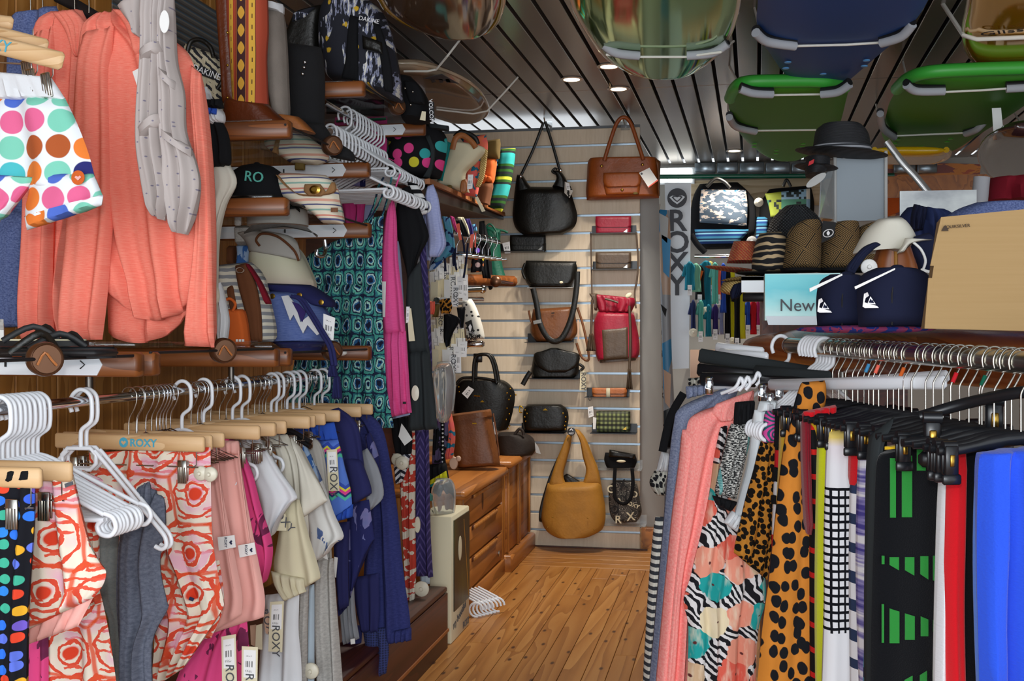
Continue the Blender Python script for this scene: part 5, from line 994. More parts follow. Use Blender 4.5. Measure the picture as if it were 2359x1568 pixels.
t, P = cap(592, 460, 2.98, .088, ('cl_black', 'cl_black'), 'black cap with green lettering on the middle shelf', rot=.5)
lettering('RO', .04, at(585, 408, 2.885), 'cl_aqua', t, rot=-.12, depth=.002)
t, P = cap(660, 478, 3.12, .082, ('cl_grey', 'cl_grey'), 'plain grey cap beside the black cap', rot=.6)
t, P = cap(640, 520, 3.12, .085, ('cl_palegrey', 'stone_marl'), 'stone grey cap hanging under the middle shelf', rot=.5)
obj('strap_tab', MB().box(at(548, 492, 3.05), (.02, .01, .07), bev=.003), 'stone_marl', t)
t = bag('bucket_hat', 'pale grey canvas hat with brown chin cord above the pastel backpack', 'hat', [('brim', [(548, 536, 600, 530), (560, 548, 672, 545), (572, 566, 690, 580), (575, 580, 692, 600)], 'cl_palegrey', dict(t=.05, pw=3)), ('crown', [(545, 520, 590, 520), (548, 565, 592, 565)], 'stone_marl', dict(t=.04, dy=.02))], 3.3)
strap([(598, 566), (590, 552), (604, 538), (640, 545), (676, 575), (688, 600)], 3.23, .004, 'cl_brown', 'chin_cord', t)
# pastel backpack
t = bag('backpack', 'pastel beach-print backpack with brown trim under the grey hats', 'backpack', [
    ('body', [(600, 556, 660, 552), (584, 585, 690, 580), (584, 620, 708, 615), (590, 655, 722, 650), (610, 690, 722, 685)], 'pastel_sky', dict(t=.1, pw=3)), ('strap', [(546, 565, 582, 565), (548, 585, 580, 588), (546, 612, 572, 612)], 'batik_blue', dict(t=.02, dy=-.02)), ('trim', [(528, 566, 545, 566), (528, 612, 545, 612)], 'cl_brown', dict(t=.03)), ('trim', [(582, 562, 618, 560), (580, 584, 600, 582)], 'cl_brown', dict(t=.03, dy=-.06))], 3.36)
# zebra tote with brown straps
t = bag('tote_bag', 'grey and white zebra-stripe tote with brown suede panel and red lining', 'bag', [
    ('body', [(492, 612, 580, 604), (500, 650, 606, 640), (520, 710, 620, 700), (545, 760, 630, 750), (560, 792, 630, 786)], 'zebra_ticking', dict(t=.06, pw=4)),
    ('suede_panel', [(542, 612, 566, 606), (550, 660, 588, 650), (566, 720, 600, 712), (580, 790, 604, 786)], 'cl_brown', dict(t=.014, dy=-.06)),
    ('lining', [(566, 606, 574, 608), (592, 650, 602, 650), (612, 700, 626, 700)], 'cl_darkred', dict(t=.012, dy=-.055)), ('brown_side', [(524, 660, 540, 650), (540, 740, 556, 740), (552, 792, 566, 790)], 'cl_brown', dict(t=.02, dy=-.05))], 3.0)
obj('ring', MB().tube([at(553 + 9 * cos(a), 622 + 6 * sin(a), 2.915) for a in [2 * pi * q / 14 for q in range(14)]], .002, 6, closed=True), 'steel', t)
t = bag('handbag', 'small bright orange handbag with a thin handle on the low shelf', 'handbag', [('body', [(520, 712, 560, 712), (516, 745, 568, 745), (514, 800, 575, 800)], 'cl_orange', dict(t=.025, pw=10, fold=.0005))], 2.86)
strap([(522, 714), (518, 694), (530, 688), (542, 700), (536, 716)], 2.835, .004, 'cl_orange', 'handle', t)
for q in (546, 553, 560): obj('printed_mark', MB().box(at(q, 784, 2.833), (.006, .002, .006)), 'paper_white', t)
t = garment('scarf', 'white fringed scarf hanging in front of the orange handbag', 'scarf', [('fringe', [(494, 660, 508, 650), (492, 700, 520, 700), (500, 740, 526, 740), (508, 790, 520, 785)], 'cl_white', dict(nf=2, t=.018))], 2.74)
# blue drawstring bag
t = bag('drawstring_bag', 'blue drawstring bag with white lightning patch and navy rope', 'bag', [
    ('body', [(622, 668, 705, 672), (616, 700, 738, 700), (620, 740, 756, 735), (626, 775, 756, 770), (632, 790, 748, 788)], 'blue_bag', dict(t=.1, pw=3, fold=.006)),
    ('collar', [(613, 652, 716, 656), (616, 668, 742, 672), (690, 690, 764, 690), (738, 706, 764, 708)], 'cl_navy', dict(t=.07, pw=3, dy=.01)),
    ('base', [(632, 784, 748, 784), (660, 802, 752, 800), (676, 814, 750, 812)], 'cl_navy', dict(t=.1, pw=3))], 3.22)
zz = [(648, 682), (664, 680), (680, 700), (692, 742), (712, 726), (736, 768), (730, 772), (708, 748), (698, 768), (676, 724), (668, 738)]
obj('lightning_patch', pxplate(zz, 3.1, .003), 'cl_white', t, smooth=False)
obj('lightning_fill', pxplate([(672, 694), (688, 700), (704, 718), (696, 742), (684, 716)], 3.097, .003), 'cl_purple', t, smooth=False)
for dx in (0, 8): strap([(670 + dx, 682), (690 + dx, 690), (712 + dx, 722), (740 + dx, 768), (758 + dx, 800), (766 + dx, 842)], 3.085, .0055, 'cl_navy', 'rope', t)
for x0, y0, y1 in ((766, 840, 868), (776, 866, 918)): obj('tassel', MB().cloth([(x0 - 6, y0, x0 + 6, y0), (x0 - 9, (y0 + y1) / 2, x0 + 10, (y0 + y1) / 2), (x0 - 11, y1, x0 + 12, y1)], 3.085, t=.012, fold=.003, nf=6), 'cl_navy', t)
for q in ((628, 682), (690, 680), (740, 696)): obj('eyelet', MB().lathe(at(q[0], q[1], 3.12), [(.008, -.001), (.008, .002), (.004, .003)], 14, 'y'), 'brass', t)
plain_tag(t, [(745, 722), (772, 732), (768, 784), (744, 780)], 3.1)
solo('spectacle_case', MB().ell(at(775, 812, 3.3), (.035, .02, .012), 14, 8), 'paper_white', 'small white folded paper on the low shelf by the rope tassel', 'paper')
solo('face_out_hook', MB().tube([at(748, 552, 3.3), at(750, 575, 3.3), at(744, 590, 3.28), at(730, 588, 3.26), at(730, 575, 3.26)], .006, 10, smooth=5), 'chrome', 'chrome display hook below the white-faced arm in front of the teal dress', 'hook')
# ------------------------------------------------------------------ far left: metal-edged shelf with bags, swimwear, cabinets' tops
a, b, c, d = Vector((-1.15, 4.18, 1.794)), Vector((-1.285, 6.3, 1.897)), Vector((-1.285, 6.3, 1.872)), Vector((-1.15, 4.18, 1.74))
t = thing('wall_shelf', 'long metal-edged shelf of printed bags leading to the slatted wall', 'shelf', (-1.5, 5.2, 1.75))
obj('fascia', MB().plate([a, b, c, d], .012, (-1, 0, 0)), 'dark_steel', t, smooth=False)
obj('top_edge', MB().tube([a + Vector((0, 0, .012)), b + Vector((0, 0, .006))], .014, 4), 'lt_strap', t)
obj('shelf_board', MB().plate([a, b, Vector((-1.76, 6.3, 1.897)), Vector((-1.76, 4.18, 1.794))], .012, (0, 0, -1)), 'mahogany_dark', t, smooth=False)
t = bag('shoulder_bag', 'black shoulder bag with neon dots and a grey strap', 'bag', [('body', [(905, 296, 1004, 286), (898, 330, 1030, 320), (892, 370, 1024, 370), (905, 405, 1014, 412)], 'polka_neon', dict(t=.09, pw=3)), ('strap', [(978, 312, 990, 310), (992, 345, 1002, 345), (990, 380, 998, 382), (974, 408, 990, 410)], 'cl_charcoal', dict(t=.012, dy=-.095)), ('top_band', [(985, 284, 1034, 290), (990, 298, 1034, 302)], 'cl_charcoal', dict(t=.03, dy=-.05))], 4.35)
t = bag('tote_bag', 'cream canvas tote with turquoise edge print and tan handle', 'bag', [('body', [(1036, 330, 1052, 326), (1030, 350, 1116, 340), (1020, 385, 1100, 370), (1010, 415, 1072, 400), (1002, 425, 1082, 444)], 'cl_cream', dict(t=.05, pw=4, fold=.008)), ('print_band', [(1030, 325, 1040, 330), (1022, 370, 1030, 372), (1004, 412, 1020, 418)], 'cl_teal', dict(t=.01, dy=-.05)), ('corner_patch', [(1064, 415, 1074, 412), (1060, 430, 1078, 432), (1062, 444, 1072, 446)], 'lt_strap', dict(t=.014, dy=-.05))], 4.75)
strap([(1042, 344), (1050, 318), (1066, 312), (1086, 326), (1096, 340)], 4.69, .012, 'lt_strap', 'handle', t, flat=.4); obj('logo_stud', MB().ell(at(1035, 430, 4.68), (.013, .004, .008)), 'cl_olive', t)
strap([(1048, 316), (1064, 304), (1092, 316), (1100, 332)], 4.8, .012, 'lt_black', 'shoulder_strap', t, flat=.5)
t = bag('tote_bag', 'multicoloured tropical tote with price tag behind the cream one', 'bag', [('body', [(1060, 318, 1120, 310), (1075, 345, 1122, 342), (1076, 400, 1108, 392), (1070, 450, 1098, 452)], 'palm_multi', dict(t=.05)), ('straw_edge', [(1108, 340, 1124, 345), (1104, 400, 1116, 404), (1096, 430, 1104, 432)], 'straw_natural', dict(t=.014, dy=-.03))], 4.95)
plain_tag(t, [(1078, 402), (1090, 402), (1088, 434), (1076, 436)], 4.68)
obj('tag_strip', pxplate([(1094, 455), (1100, 452), (1118, 486), (1110, 488)], 4.8, .002), 'paper_cream', t, smooth=False)
t = bag('tote_bag', 'brown and orange suede bag with pompoms between the totes', 'bag', [('top_band', [(1116, 326, 1152, 320), (1112, 365, 1150, 366)], 'cl_olive', dict(t=.05)), ('middle_band', [(1112, 364, 1144, 366), (1106, 420, 1136, 422)], 'cl_orange', dict(t=.055)), ('base', [(1098, 418, 1136, 422), (1098, 455, 1128, 460), (1112, 470, 1126, 472)], 'cl_brown', dict(t=.055))], 5.2)
for q, r_ in ((1118, 410), (1112, 416), (1126, 412)): obj('pompom', MB().ell(at(q, r_, 5.12), (.014, .014, .014), 10, 8), 'cl_orange', t)
bag('tote_bag', 'green, teal and yellow striped fabric bag leaning against the slatted wall', 'bag', [('body', [(1154, 344, 1188, 342), (1146, 390, 1182, 388), (1136, 440, 1172, 442), (1124, 476, 1156, 488)], 'stripe_greens', dict(t=.05, pw=4))], 5.5)
bag('tote_bag', 'purple, white and brown striped pouch behind the striped bag', 'bag', [('body', [(1144, 345, 1158, 345), (1140, 400, 1150, 400), (1132, 440, 1142, 440)], 'kid_stripe', dict(t=.03))], 5.6)
# swimwear rails
rail('clothes_rail', 'short chrome rail of bikinis below the metal-edged shelf', (-1.2, 4.75, 1.66), (-1.2, 5.75, 1.7), .012)
rail('clothes_rail', 'second chrome rail of bikinis, lower down', (-1.2, 4.5, 1.36), (-1.2, 5.35, 1.39), .013)
k0 = thing('clip_hanger', 'small chrome clip hanger on the bikini rail', 'hanger', (-1.2, 4.85, 1.665), 'chrome hangers on the bikini rail')
obj('hook', MB().tube([Vector((-1.2, 4.85, 1.665)) + v for v in xz(WIRE)], .0022, 8, smooth=3), 'chrome', k0)
obj('bar', MB().box((-1.2, 4.85, 1.572), (.14, .008, .014), bev=.002), 'chrome', k0)
for q in range(1, 7): dup(k0, (-1.2, 4.85 + q * .13, 1.665 + q * .005))
swim = [('bikini top, teal and navy leaf print', 'leaf_teal', [(1018, 498, 1036, 500), (1024, 530, 1044, 535), (1020, 565, 1048, 575), (992, 610, 1036, 590)], 4.6), ('bikini brief, navy and turquoise batik', 'batik_blue', [(1000, 580, 1040, 572), (990, 606, 1024, 598), (988, 625, 1000, 620)], 4.7),
        ('swim strap, magenta', 'cl_magenta', [(1036, 496, 1046, 500), (1044, 520, 1052, 522), (1052, 536, 1058, 534)], 4.72), ('bikini top, black with cream cup', 'cl_black', [(1050, 508, 1064, 506), (1058, 530, 1076, 530), (1066, 545, 1082, 545)], 4.9), ('bikini top, cream', 'cl_cream', [(1052, 500, 1068, 500), (1060, 520, 1078, 522), (1072, 540, 1082, 540)], 5.0),
        ('bikini brief, dark purple', 'cl_purple', [(1068, 505, 1082, 503), (1072, 530, 1090, 530), (1074, 545, 1090, 545)], 5.1), ('bikini top, turquoise print', 'leaf_teal', [(1086, 518, 1096, 515), (1090, 532, 1100, 532)], 5.15),
        ('swimsuit, black with coloured dots', 'pom_dark', [(1092, 560, 1104, 556), (1086, 600, 1114, 598), (1084, 628, 1112, 625)], 5.35), ('swimsuit, plain black', 'cl_black', [(1104, 510, 1116, 508), (1104, 580, 1124, 580), (1112, 640, 1132, 642)], 5.5),
        ('bikini top, orange leopard ruffle', 'leopard_small', [(1012, 690, 1036, 686), (1014, 710, 1042, 706), (1016, 722, 1036, 722)], 4.55), ('bikini top, neon coral', 'coral_tag', [(988, 694, 1002, 694), (990, 712, 1002, 712), (990, 724, 1000, 724)], 4.5), ('bikini brief, olive', 'cl_olive', [(1000, 700, 1014, 700), (996, 730, 1010, 730)], 4.52),
        ('bikini top, black triangle', 'cl_black', [(1022, 724, 1036, 722), (1022, 750, 1060, 735), (1022, 780, 1044, 766), (1028, 800, 1036, 795)], 4.6), ('bikini brief, black', 'cl_black', [(1052, 708, 1072, 706), (1056, 735, 1070, 735), (1060, 755, 1068, 755)], 4.75), ('bikini brief, dark olive', 'lt_taupe', [(1062, 740, 1070, 738), (1062, 770, 1074, 772), (1066, 785, 1074, 780)], 4.8), ('bikini strap, striped serape', 'serape', [(1000, 684, 1014, 684), (1000, 698, 1012, 698)], 4.53)]
for nm, mt, rows, Y in swim: garment('bikini', nm + ', hanging among the paper tags', 'swimwear', [('cloth', rows, mt, dict(nf=1.4, t=.012))], Y)
r_ = random.Random(11)
for (x0, x1, y0, y1, n_, Y, zo) in ((988, 1066, 590, 668, 28, 4.62, 'on the upper bikini rail'), (986, 1058, 732, 835, 28, 4.55, 'on the lower bikini rail')):
    for i in range(n_):
        x = x0 + (x1 - x0) * ((i * .618) % 1); y = y0 + (y1 - y0) * (i / n_) * .8 + r_.uniform(-8, 8); w_ = r_.uniform(14, 24) if zo.startswith('on the low') else r_.uniform(11, 17); h_ = r_.uniform(30, 42) if w_ > 17 else r_.uniform(45, 62); s_ = r_.uniform(-3, 3); Yi = Y + (n_ - i) * .009
        t = thing('swing_tag', 'white card price tag hanging in the bunch ' + zo, 'tag', at(x, y, Yi), 'price tags ' + zo)
        o = obj('card', pxplate([(x, y), (x + w_, y + s_ * .3), (x + w_ + s_, y + h_), (x + s_, y + h_)], Yi, .0012), ['price_label', 'paper_white', 'paper_cream'][i % 3], t, smooth=False)
        if i % 5 == 2: lettering('ROXY', .03, at(x + w_ / 2, y + h_ * .55, Yi - .002), 'ink_grey', o, rot=-pi / 2)
        obj('string', MB().tube([at(x + w_ / 2, y, Yi), at(x + w_ / 2 - 1, y - 22, Yi + .01)], .0008, 5), 'ink_navy', t)
for pts, lb in (([(1050, 516), (1058, 514), (1064, 552), (1058, 553)], 'coral printed swing tag near the magenta strap'), ([(1084, 540), (1092, 538), (1088, 572), (1082, 570)], 'coral printed swing tag beside the dotted swimsuit'), ([(1094, 536), (1097, 536), (1096, 570), (1093, 569)], 'thin red printed tag beside the black swimsuit')):
    o = solo('swing_tag', pxplate(pts, 4.55, .0015), 'coral_tag', lb, 'tag')
for x0, pts in enumerate(([(1050, 570), (1048, 600), (1052, 622)], [(1044, 575), (1044, 605), (1046, 612)], [(1078, 560), (1074, 600), (1068, 640)], [(1025, 595), (1026, 625)], [(1062, 540), (1068, 560), (1070, 582)])):
    solo('bikini_tie', MB().tube([at(x, y, 4.6) for x, y in pts], .0045, 8, smooth=4), 'cl_deepnavy', 'dark navy cord tie dangling over the price tags', 'cord', 'bikini ties over the tags')
# wooden arm, silver bar, shirts beyond the swimwear
t = thing('wooden_bracket', 'brown wooden arm with a metal tip beyond the bikinis', 'bracket', (-1.3, 5.6, 1.46)); obj('beam', MB().tube([at(1060, 644, 5.5), at(1182, 648, 5.9)], .03, 8), 'mahogany', t); obj('metal_tip', MB().tube([at(1150, 648, 5.72), at(1180, 652, 5.84)], .008, 8), 'chrome', t); obj('knuckle', MB().ell(at(1142, 648, 5.62), (.03, .02, .03)), 'bronze', t)
t = thing('display_bar', 'flat chrome display bar below the wooden arm', 'bar', at(1060, 672, 5.1)); obj('bar', MB().tube([at(1030, 670, 5.0), at(1112, 666, 5.15)], .014, 10), 'chrome', t); obj('end_cap', MB().ell(at(1112, 666, 5.15), (.018, .018, .02)), 'chrome', t)
t = thing('display_bar', 'square chrome display bar under the starry white bag', 'bar', at(1080, 795, 5.1)); obj('bar', MB().box(at(1090, 792, 5.15), (.1, .05, .03), bev=.006), 'chrome', t); obj('socket', MB().box(at(1070, 794, 5.16), (.03, .06, .036), bev=.006), 'dark_steel', t)
t = bag('pouch_bag', 'dark green leather pouch with thin strap against the slatted wall', 'bag', [('body', [(1118, 520, 1154, 528), (1120, 560, 1152, 560), (1124, 600, 1156, 605), (1128, 630, 1166, 640), (1140, 652, 1175, 655)], 'lt_green', dict(t=.04, pw=3, fold=.006))], 5.95)
strap([(1118, 524), (1130, 516), (1144, 535), (1146, 560)], 5.9, .005, 'lt_green', 'strap', t); strap([(1152, 530), (1162, 532), (1170, 536)], 5.92, .006, 'lt_green', 'drawcord', t)
t = bag('backpack', 'black bag with long strap in front of the green pouch', 'bag', [('body', [(1104, 520, 1118, 516), (1106, 580, 1130, 580), (1122, 640, 1134, 650), (1128, 668, 1132, 666)], 'cl_black', dict(t=.03))], 5.75)
t = bag('tote_bag', 'off-white canvas bag with black dots, a stone mark tag and lettering', 'bag', [('body', [(1064, 690, 1086, 688), (1068, 720, 1100, 718), (1070, 760, 1112, 756), (1066, 785, 1116, 780)], 'star_white', dict(t=.05, pw=4))], 5.05)
o = plain_tag(t, [(1073, 742), (1086, 736), (1093, 768), (1081, 773)], 4.985, 'ink_black', 'swing_tag'); c_ = at(1083, 754, 4.98)
obj('stone_mark', MB().plate([c_ + Vector((q * .01, 0, z_ * .016)) for q, z_ in ((0, 1), (.8, .2), (.3, -1), (-.3, -1), (-.8, .2))], .001), 'ink_white', o, smooth=False); lettering('VOLCOM', .012, at(1087, 766, 4.98), 'ink_white', o, rot=-.2)
lettering('VOLCOM', .022, at(1083, 776, 4.985), 'ink_black', t, rot=.06, bold=.0006); lettering('STONE', .022, at(1082, 781, 4.985), 'ink_black', t, rot=.06, bold=.0006)
# clear bust forms with dark printed swimwear
for cx, cy, hw, hh, Y, lb in ((1022, 905, 24, 68, 4.45, 'clear plastic bust form hanging above the leather tote'), (1020, 1165, 26, 60, 4.4, 'clear plastic body form below the yellow-edged swimsuit')):
    t = thing('bust_form', lb, 'display form', at(cx, cy + hh, Y)); obj('shell', MB().cloth([(cx - hw * .6, cy - hh, cx + hw * .7, cy - hh), (cx - hw, cy - hh * .6, cx + hw, cy - hh * .6), (cx - hw * .9, cy, cx + hw, cy), (cx - hw * .7, cy + hh * .6, cx + hw * .8, cy + hh * .6), (cx - hw * .3, cy + hh, cx + hw * .3, cy + hh)], Y, t=.05, pw=2, fold=.004, nf=2), 'clear_plastic', t)
    obj('rim', MB().tube([at(cx - hw * .6, cy - hh, Y), at(cx + hw * .6, cy - hh, Y), at(cx + hw, cy - hh * .6, Y), at(cx + hw, cy, Y), at(cx + hw * .8, cy + hh * .6, Y)], .006, 8, smooth=4), 'clear_plastic', t)
garment('swimsuit', 'dark swimsuit with white-dotted edge and multicoloured print', 'swimwear', [('print', [(1000, 965, 1036, 960), (998, 1010, 1034, 1010), (996, 1070, 1022, 1075)], 'dark_multi', dict(t=.03)), ('dotted_edge', [(1018, 960, 1024, 958), (1016, 1040, 1024, 1040), (1026, 1110, 1034, 1115)], 'dots_fine', dict(dy=-.03, t=.012)), ('print', [(1026, 945, 1036, 940), (1022, 1000, 1048, 1000), (1020, 1060, 1042, 1055)], 'palm_multi', dict(dy=.02, t=.03))], 4.55)
garment('swimsuit', 'black swimsuit folded over with yellow and teal lining', 'swimwear', [('front', [(985, 1070, 1028, 1066), (985, 1120, 1034, 1118), (985, 1150, 1010, 1146)], 'cl_black', dict(t=.03)), ('yellow_lining', [(990, 1106, 1028, 1084), (990, 1116, 1032, 1104)], 'cl_yellow', dict(dy=-.034, t=.006)), ('teal_lining', [(990, 1114, 1034, 1102), (990, 1122, 1034, 1110)], 'cl_teal', dict(dy=-.03, t=.006))], 4.5)
t = solo('hair_clip', MB().box(at(995, 1145, 4.4), (.03, .02, .03), bev=.006), 'cl_aqua', 'mint green hanger block with card tags under the yellow-edged swimsuit', 'clip')
for pts, lb in (([(992, 1170), (1002, 1166), (1016, 1196), (1008, 1200)], 'slanted cream card tag below the mint block'), ([(990, 1172), (998, 1176), (1002, 1206), (994, 1208)], 'upright cream card tag below the mint block')): solo('swing_tag', pxplate(pts, 4.36, .0015), 'paper_cream', lb, 'tag')
solo('blue_bag', MB().cloth([(1005, 1196, 1042, 1190), (1000, 1225, 1045, 1222)], 4.62, t=.03), 'cl_royal', 'royal blue bag end above the picture board', 'bag')
# coral security tag, bundle of white hangers on the floor
t = thing('security_tag', 'pinkish cream teardrop security tag in front of the brown leather tote', 'tag', at(1046, 1075, 4.68)); obj('disc', MB().lathe(at(1045, 1066, 4.68), [(.03, -.005), (.031, 0), (.028, .005)], 20, 'y', sx=.6, sy=.9), 'sand_pink', t); obj('pin', MB().ell(at(1056, 1056, 4.68), (.012, .01, .012)), 'sand_pink', t)
for i in range(7):
    P = Vector((-1.085 + .012 * i, 4.74 + .018 * i, .012)); t = thing('plastic_hanger', 'white plastic hanger lying in the bundle on the floor', 'hanger', P, 'bundle of hangers on the floor')
    c_ = P + Vector((0, 0, .025)); obj('end_curl', MB().tube([c_ + Vector((.03 * cos(a), -.01, .03 * sin(a))) for a in [5.0 * q / 12 for q in range(13)]], .005, 8), 'white_plastic', t); obj('frame', MB().tube([c_ + Vector((-.0, 0, .03)), c_ + Vector((-.1, .05, .06))], .005, 8), 'white_plastic', t)
# ------------------------------------------------------------------ bags on the slatted wall
YS = 6.385
def ledge(x0, x1, y, label, mat='black_plastic', Y=YS):
    a = at(x0, y, Y); b = at(x1, y, Y); t = thing('slatwall_ledge', label, 'shelf', (a + b) / 2, None)
    obj('tray', MB().box((a + b) / 2 + Vector((0, -.05, 0)), (b.x - a.x, .11, .004)), mat, t, smooth=False)
    obj('back_lip', MB().box((a + b) / 2 + Vector((0, -.003, .025)), (b.x - a.x, .004, .05)), mat, t, smooth=False)
    return t
def hookplate(px, py, label):
    P = at(px, py, YS); t = thing('slatwall_hook', label, 'hook', P, None)
    obj('plate', MB().box(P + Vector((0, .006, 0)), (.05, .004, .06), bev=.001), 'clear_plastic', t); obj('prong', MB().tube([P, P + Vector((0, -.1, .005)), P + Vector((-.004, -.11, .03))], .004, 8), 'steel', t); return t
hookplate(1262, 291, 'metal hook holding the black slouchy shoulder bag'); hookplate(1440, 287, 'metal hook holding the tan leather handbag')
t = bag('shoulder_bag', 'black slouchy leather shoulder bag with thin strap on the slatted wall', 'bag', [
    ('body', [(1187, 430, 1312, 432), (1183, 465, 1322, 465), (1181, 500, 1330, 498), (1190, 528, 1322, 524), (1212, 544, 1296, 540)], 'lt_black', dict(t=.06, pw=3, fold=.006)), ('ear', [(1192, 402, 1206, 406), (1188, 422, 1222, 430), (1186, 446, 1240, 442)], 'lt_black', dict(t=.04, pw=3)), ('ear', [(1272, 392, 1292, 394), (1282, 410, 1304, 412), (1272, 430, 1313, 440)], 'lt_black', dict(t=.04, pw=3))], 6.3)
strap([(1200, 404), (1228, 345), (1252, 282)], 6.28, .008, 'lt_black', 'strap', t, flat=.4); strap([(1256, 280), (1272, 330), (1290, 394)], 6.28, .008, 'lt_black', 'strap', t, flat=.4)
obj('ring', MB().ell(at(1199, 406, 6.26), (.01, .006, .012), 10, 6), 'chrome', t); obj('ring', MB().ell(at(1291, 392, 6.26), (.01, .006, .012), 10, 6), 'chrome', t)
plain_tag(t, [(1301, 418), (1311, 422), (1320, 440), (1312, 456), (1300, 444)], 6.22, 'tape_print'); plain_tag(t, [(1303, 420), (1311, 422), (1314, 438), (1306, 438)], 6.215)
strap([(1280, 400), (1272, 395), (1278, 388), (1284, 390)], 6.27, .006, 'lt_black', 'zip_pull', t)
t = bag('handbag', 'tan leather handbag with front pocket and two long handles', 'handbag', [
    ('body', [(1360, 364, 1510, 362), (1354, 375, 1516, 372), (1352, 410, 1517, 410), (1350, 440, 1518, 440), (1352, 461, 1518, 456)], 'lt_tan', dict(t=.07, pw=7, fold=.004)), ('pocket', [(1391, 400, 1475, 398), (1391, 428, 1475, 426), (1396, 450, 1472, 448)], 'lt_tan', dict(t=.02, pw=8, dy=-.07)), ('pocket_flap', [(1390, 398, 1476, 396), (1390, 420, 1476, 419), (1398, 432, 1468, 430)], 'lt_tan', dict(t=.014, pw=8, dy=-.088)), ('gusset', [(1508, 364, 1522, 372), (1516, 400, 1520, 405), (1516, 452, 1520, 450)], 'lt_brown', dict(t=.05))], 6.29)
for q in (6.2, 6.26): strap([(1392, 370), (1404, 330), (1420, 285), (1436, 270), (1452, 282), (1468, 325), (1482, 368)], q, .011, 'lt_tan', 'handle', t)
for q, r_ in ((1386, 382), (1480, 379), (1433, 437)): obj('stud', MB().ell(at(q, r_, 6.195), (.008, .004, .008), 10, 6), 'brass', t)
obj('oval_badge', MB().ell(at(1464, 445, 6.19), (.014, .004, .007), 12, 6), 'cl_olive', t)
o = plain_tag(t, [(1472, 398), (1496, 386), (1516, 416), (1494, 432)], 6.16, 'paper_white', 'swing_tag'); obj('red_edge', pxplate([(1494, 429), (1515, 413), (1516, 416), (1494, 432)], 6.158, .001), 'coral_tag', o, smooth=False); obj('printed_dot', MB().lathe(at(1478, 400, 6.158), [(.006, 0), (.005, .001)], 12, 'y'), 'ink_grey', o)
def wallet(x0, x1, y0, y1, mat, label, logo=None, Y=6.33, tg=None, ld=True):
    t = bag('wallet', label, 'wallet', [('body', [(x0, y0, x1, y0), (x0, (y0 + y1) / 2, x1, (y0 + y1) / 2), (x0 + 1, y1, x1 - 1, y1)], mat, dict(t=.018, pw=12, fold=.001)), ('flap', [(x0, y0, x1, y0), (x0, y0 + (y1 - y0) * .5, x1, y0 + (y1 - y0) * .5), (x0 + 5, y0 + (y1 - y0) * .62, x1 - 5, y0 + (y1 - y0) * .62)], mat, dict(t=.012, pw=12, fold=.001, dy=-.012))], Y)
    if logo: obj('metal_logo', MB().plate([at(x1 - 18, y1 - 5, Y - .035), at(x1 - 9, y1 - 12, Y - .035), at(x1 - 9, y1 - 4, Y - .035)], .001), logo, t, smooth=False)
    if tg: plain_tag(t, tg, Y - .03)
    return t
wallet(1175, 1257, 541, 580, 'lt_black', 'black leather wallet under the black shoulder bag', 'steel', tg=[(1157, 560), (1174, 556), (1176, 583), (1163, 584)]); ledge(1153, 1258, 581, 'black ledge under the black wallet')
wallet(1372, 1454, 498, 539, 'lt_red', 'crimson leather wallet with a metal corner logo', 'steel'); ledge(1364, 1466, 540, 'black ledge under the crimson wallet')
wallet(1372, 1454, 581, 621, 'lt_taupe', 'taupe leather wallet with a metal corner logo', 'steel'); ledge(1366, 1468, 622, 'black ledge under the taupe wallet')
t = wallet(1364, 1444, 893, 914, 'lt_orange', 'rolled orange leather wallet with pale band', None); obj('band', MB().box(at(1401, 904, 6.3), (.022, .008, .05), bev=.002), 'cl_cream', t); ledge(1352, 1450, 913, 'black ledge under the orange wallet')
o = plain_tag(t, [(1337, 853), (1351, 853), (1350, 899), (1335, 899)], 6.3, 'paper_cream', 'swing_tag'); lettering('ROXY', .038, at(1344, 878, 6.298), 'ink_grey', o, rot=-pi / 2); obj('zip_ring', MB().tube([at(1359 + 3 * cos(a), 917 + 5 * sin(a), 6.3) for a in [2 * pi * q / 12 for q in range(12)]], .002, 6, closed=True), 'dark_steel', t)
t = wallet(1374, 1452, 947, 994, 'plaid', 'green and black checked wallet', 'brass', tg=[(1354, 938), (1366, 935), (1368, 958), (1356, 962)]); ledge(1364, 1468, 995, 'black ledge under the checked wallet')
plain_tag(t, [(1366, 960), (1374, 962), (1372, 988), (1366, 988)], 6.3, 'paper_white')
t = bag('crossbody_bag', 'black leather crossbody bag whose wide strap loops down over the brown bag', 'bag', [('body', [(1212, 601, 1326, 603), (1206, 620, 1330, 620), (1210, 645, 1322, 645), (1222, 664, 1314, 664)], 'lt_black', dict(t=.05, pw=5)), ('flap', [(1212, 600, 1328, 602), (1214, 640, 1322, 640), (1222, 655, 1312, 655)], 'lt_black', dict(t=.02, pw=6, dy=-.045))], 6.32)
strap([(1228, 664), (1236, 700), (1244, 745), (1262, 778), (1282, 786), (1300, 770), (1318, 725), (1328, 665), (1330, 625)], 6.24, .016, 'lt_black', 'strap', t, flat=.3); obj('oval_badge', MB().ell(at(1293, 650, 6.25), (.011, .004, .007)), 'paper_cream', t); obj('buckle', MB().box(at(1238, 741, 6.235), (.045, .006, .02), R=Matrix.Rotation(-.2, 3, 'Y')), 'steel', t)
strap([(1210, 606), (1204, 625), (1210, 642)], 6.27, .008, 'lt_black', 'side_strap', t); ledge(1222, 1326, 664, 'ledge under the black crossbody bag', 'grey_panel')
t = bag('shoulder_bag', 'brown creased leather bag with long strap behind the black loop', 'bag', [('body', [(1228, 712, 1322, 706), (1224, 735, 1326, 730), (1222, 765, 1330, 765), (1236, 787, 1316, 785)], 'lt_brown', dict(t=.045, pw=5, fold=.005))], 6.33)
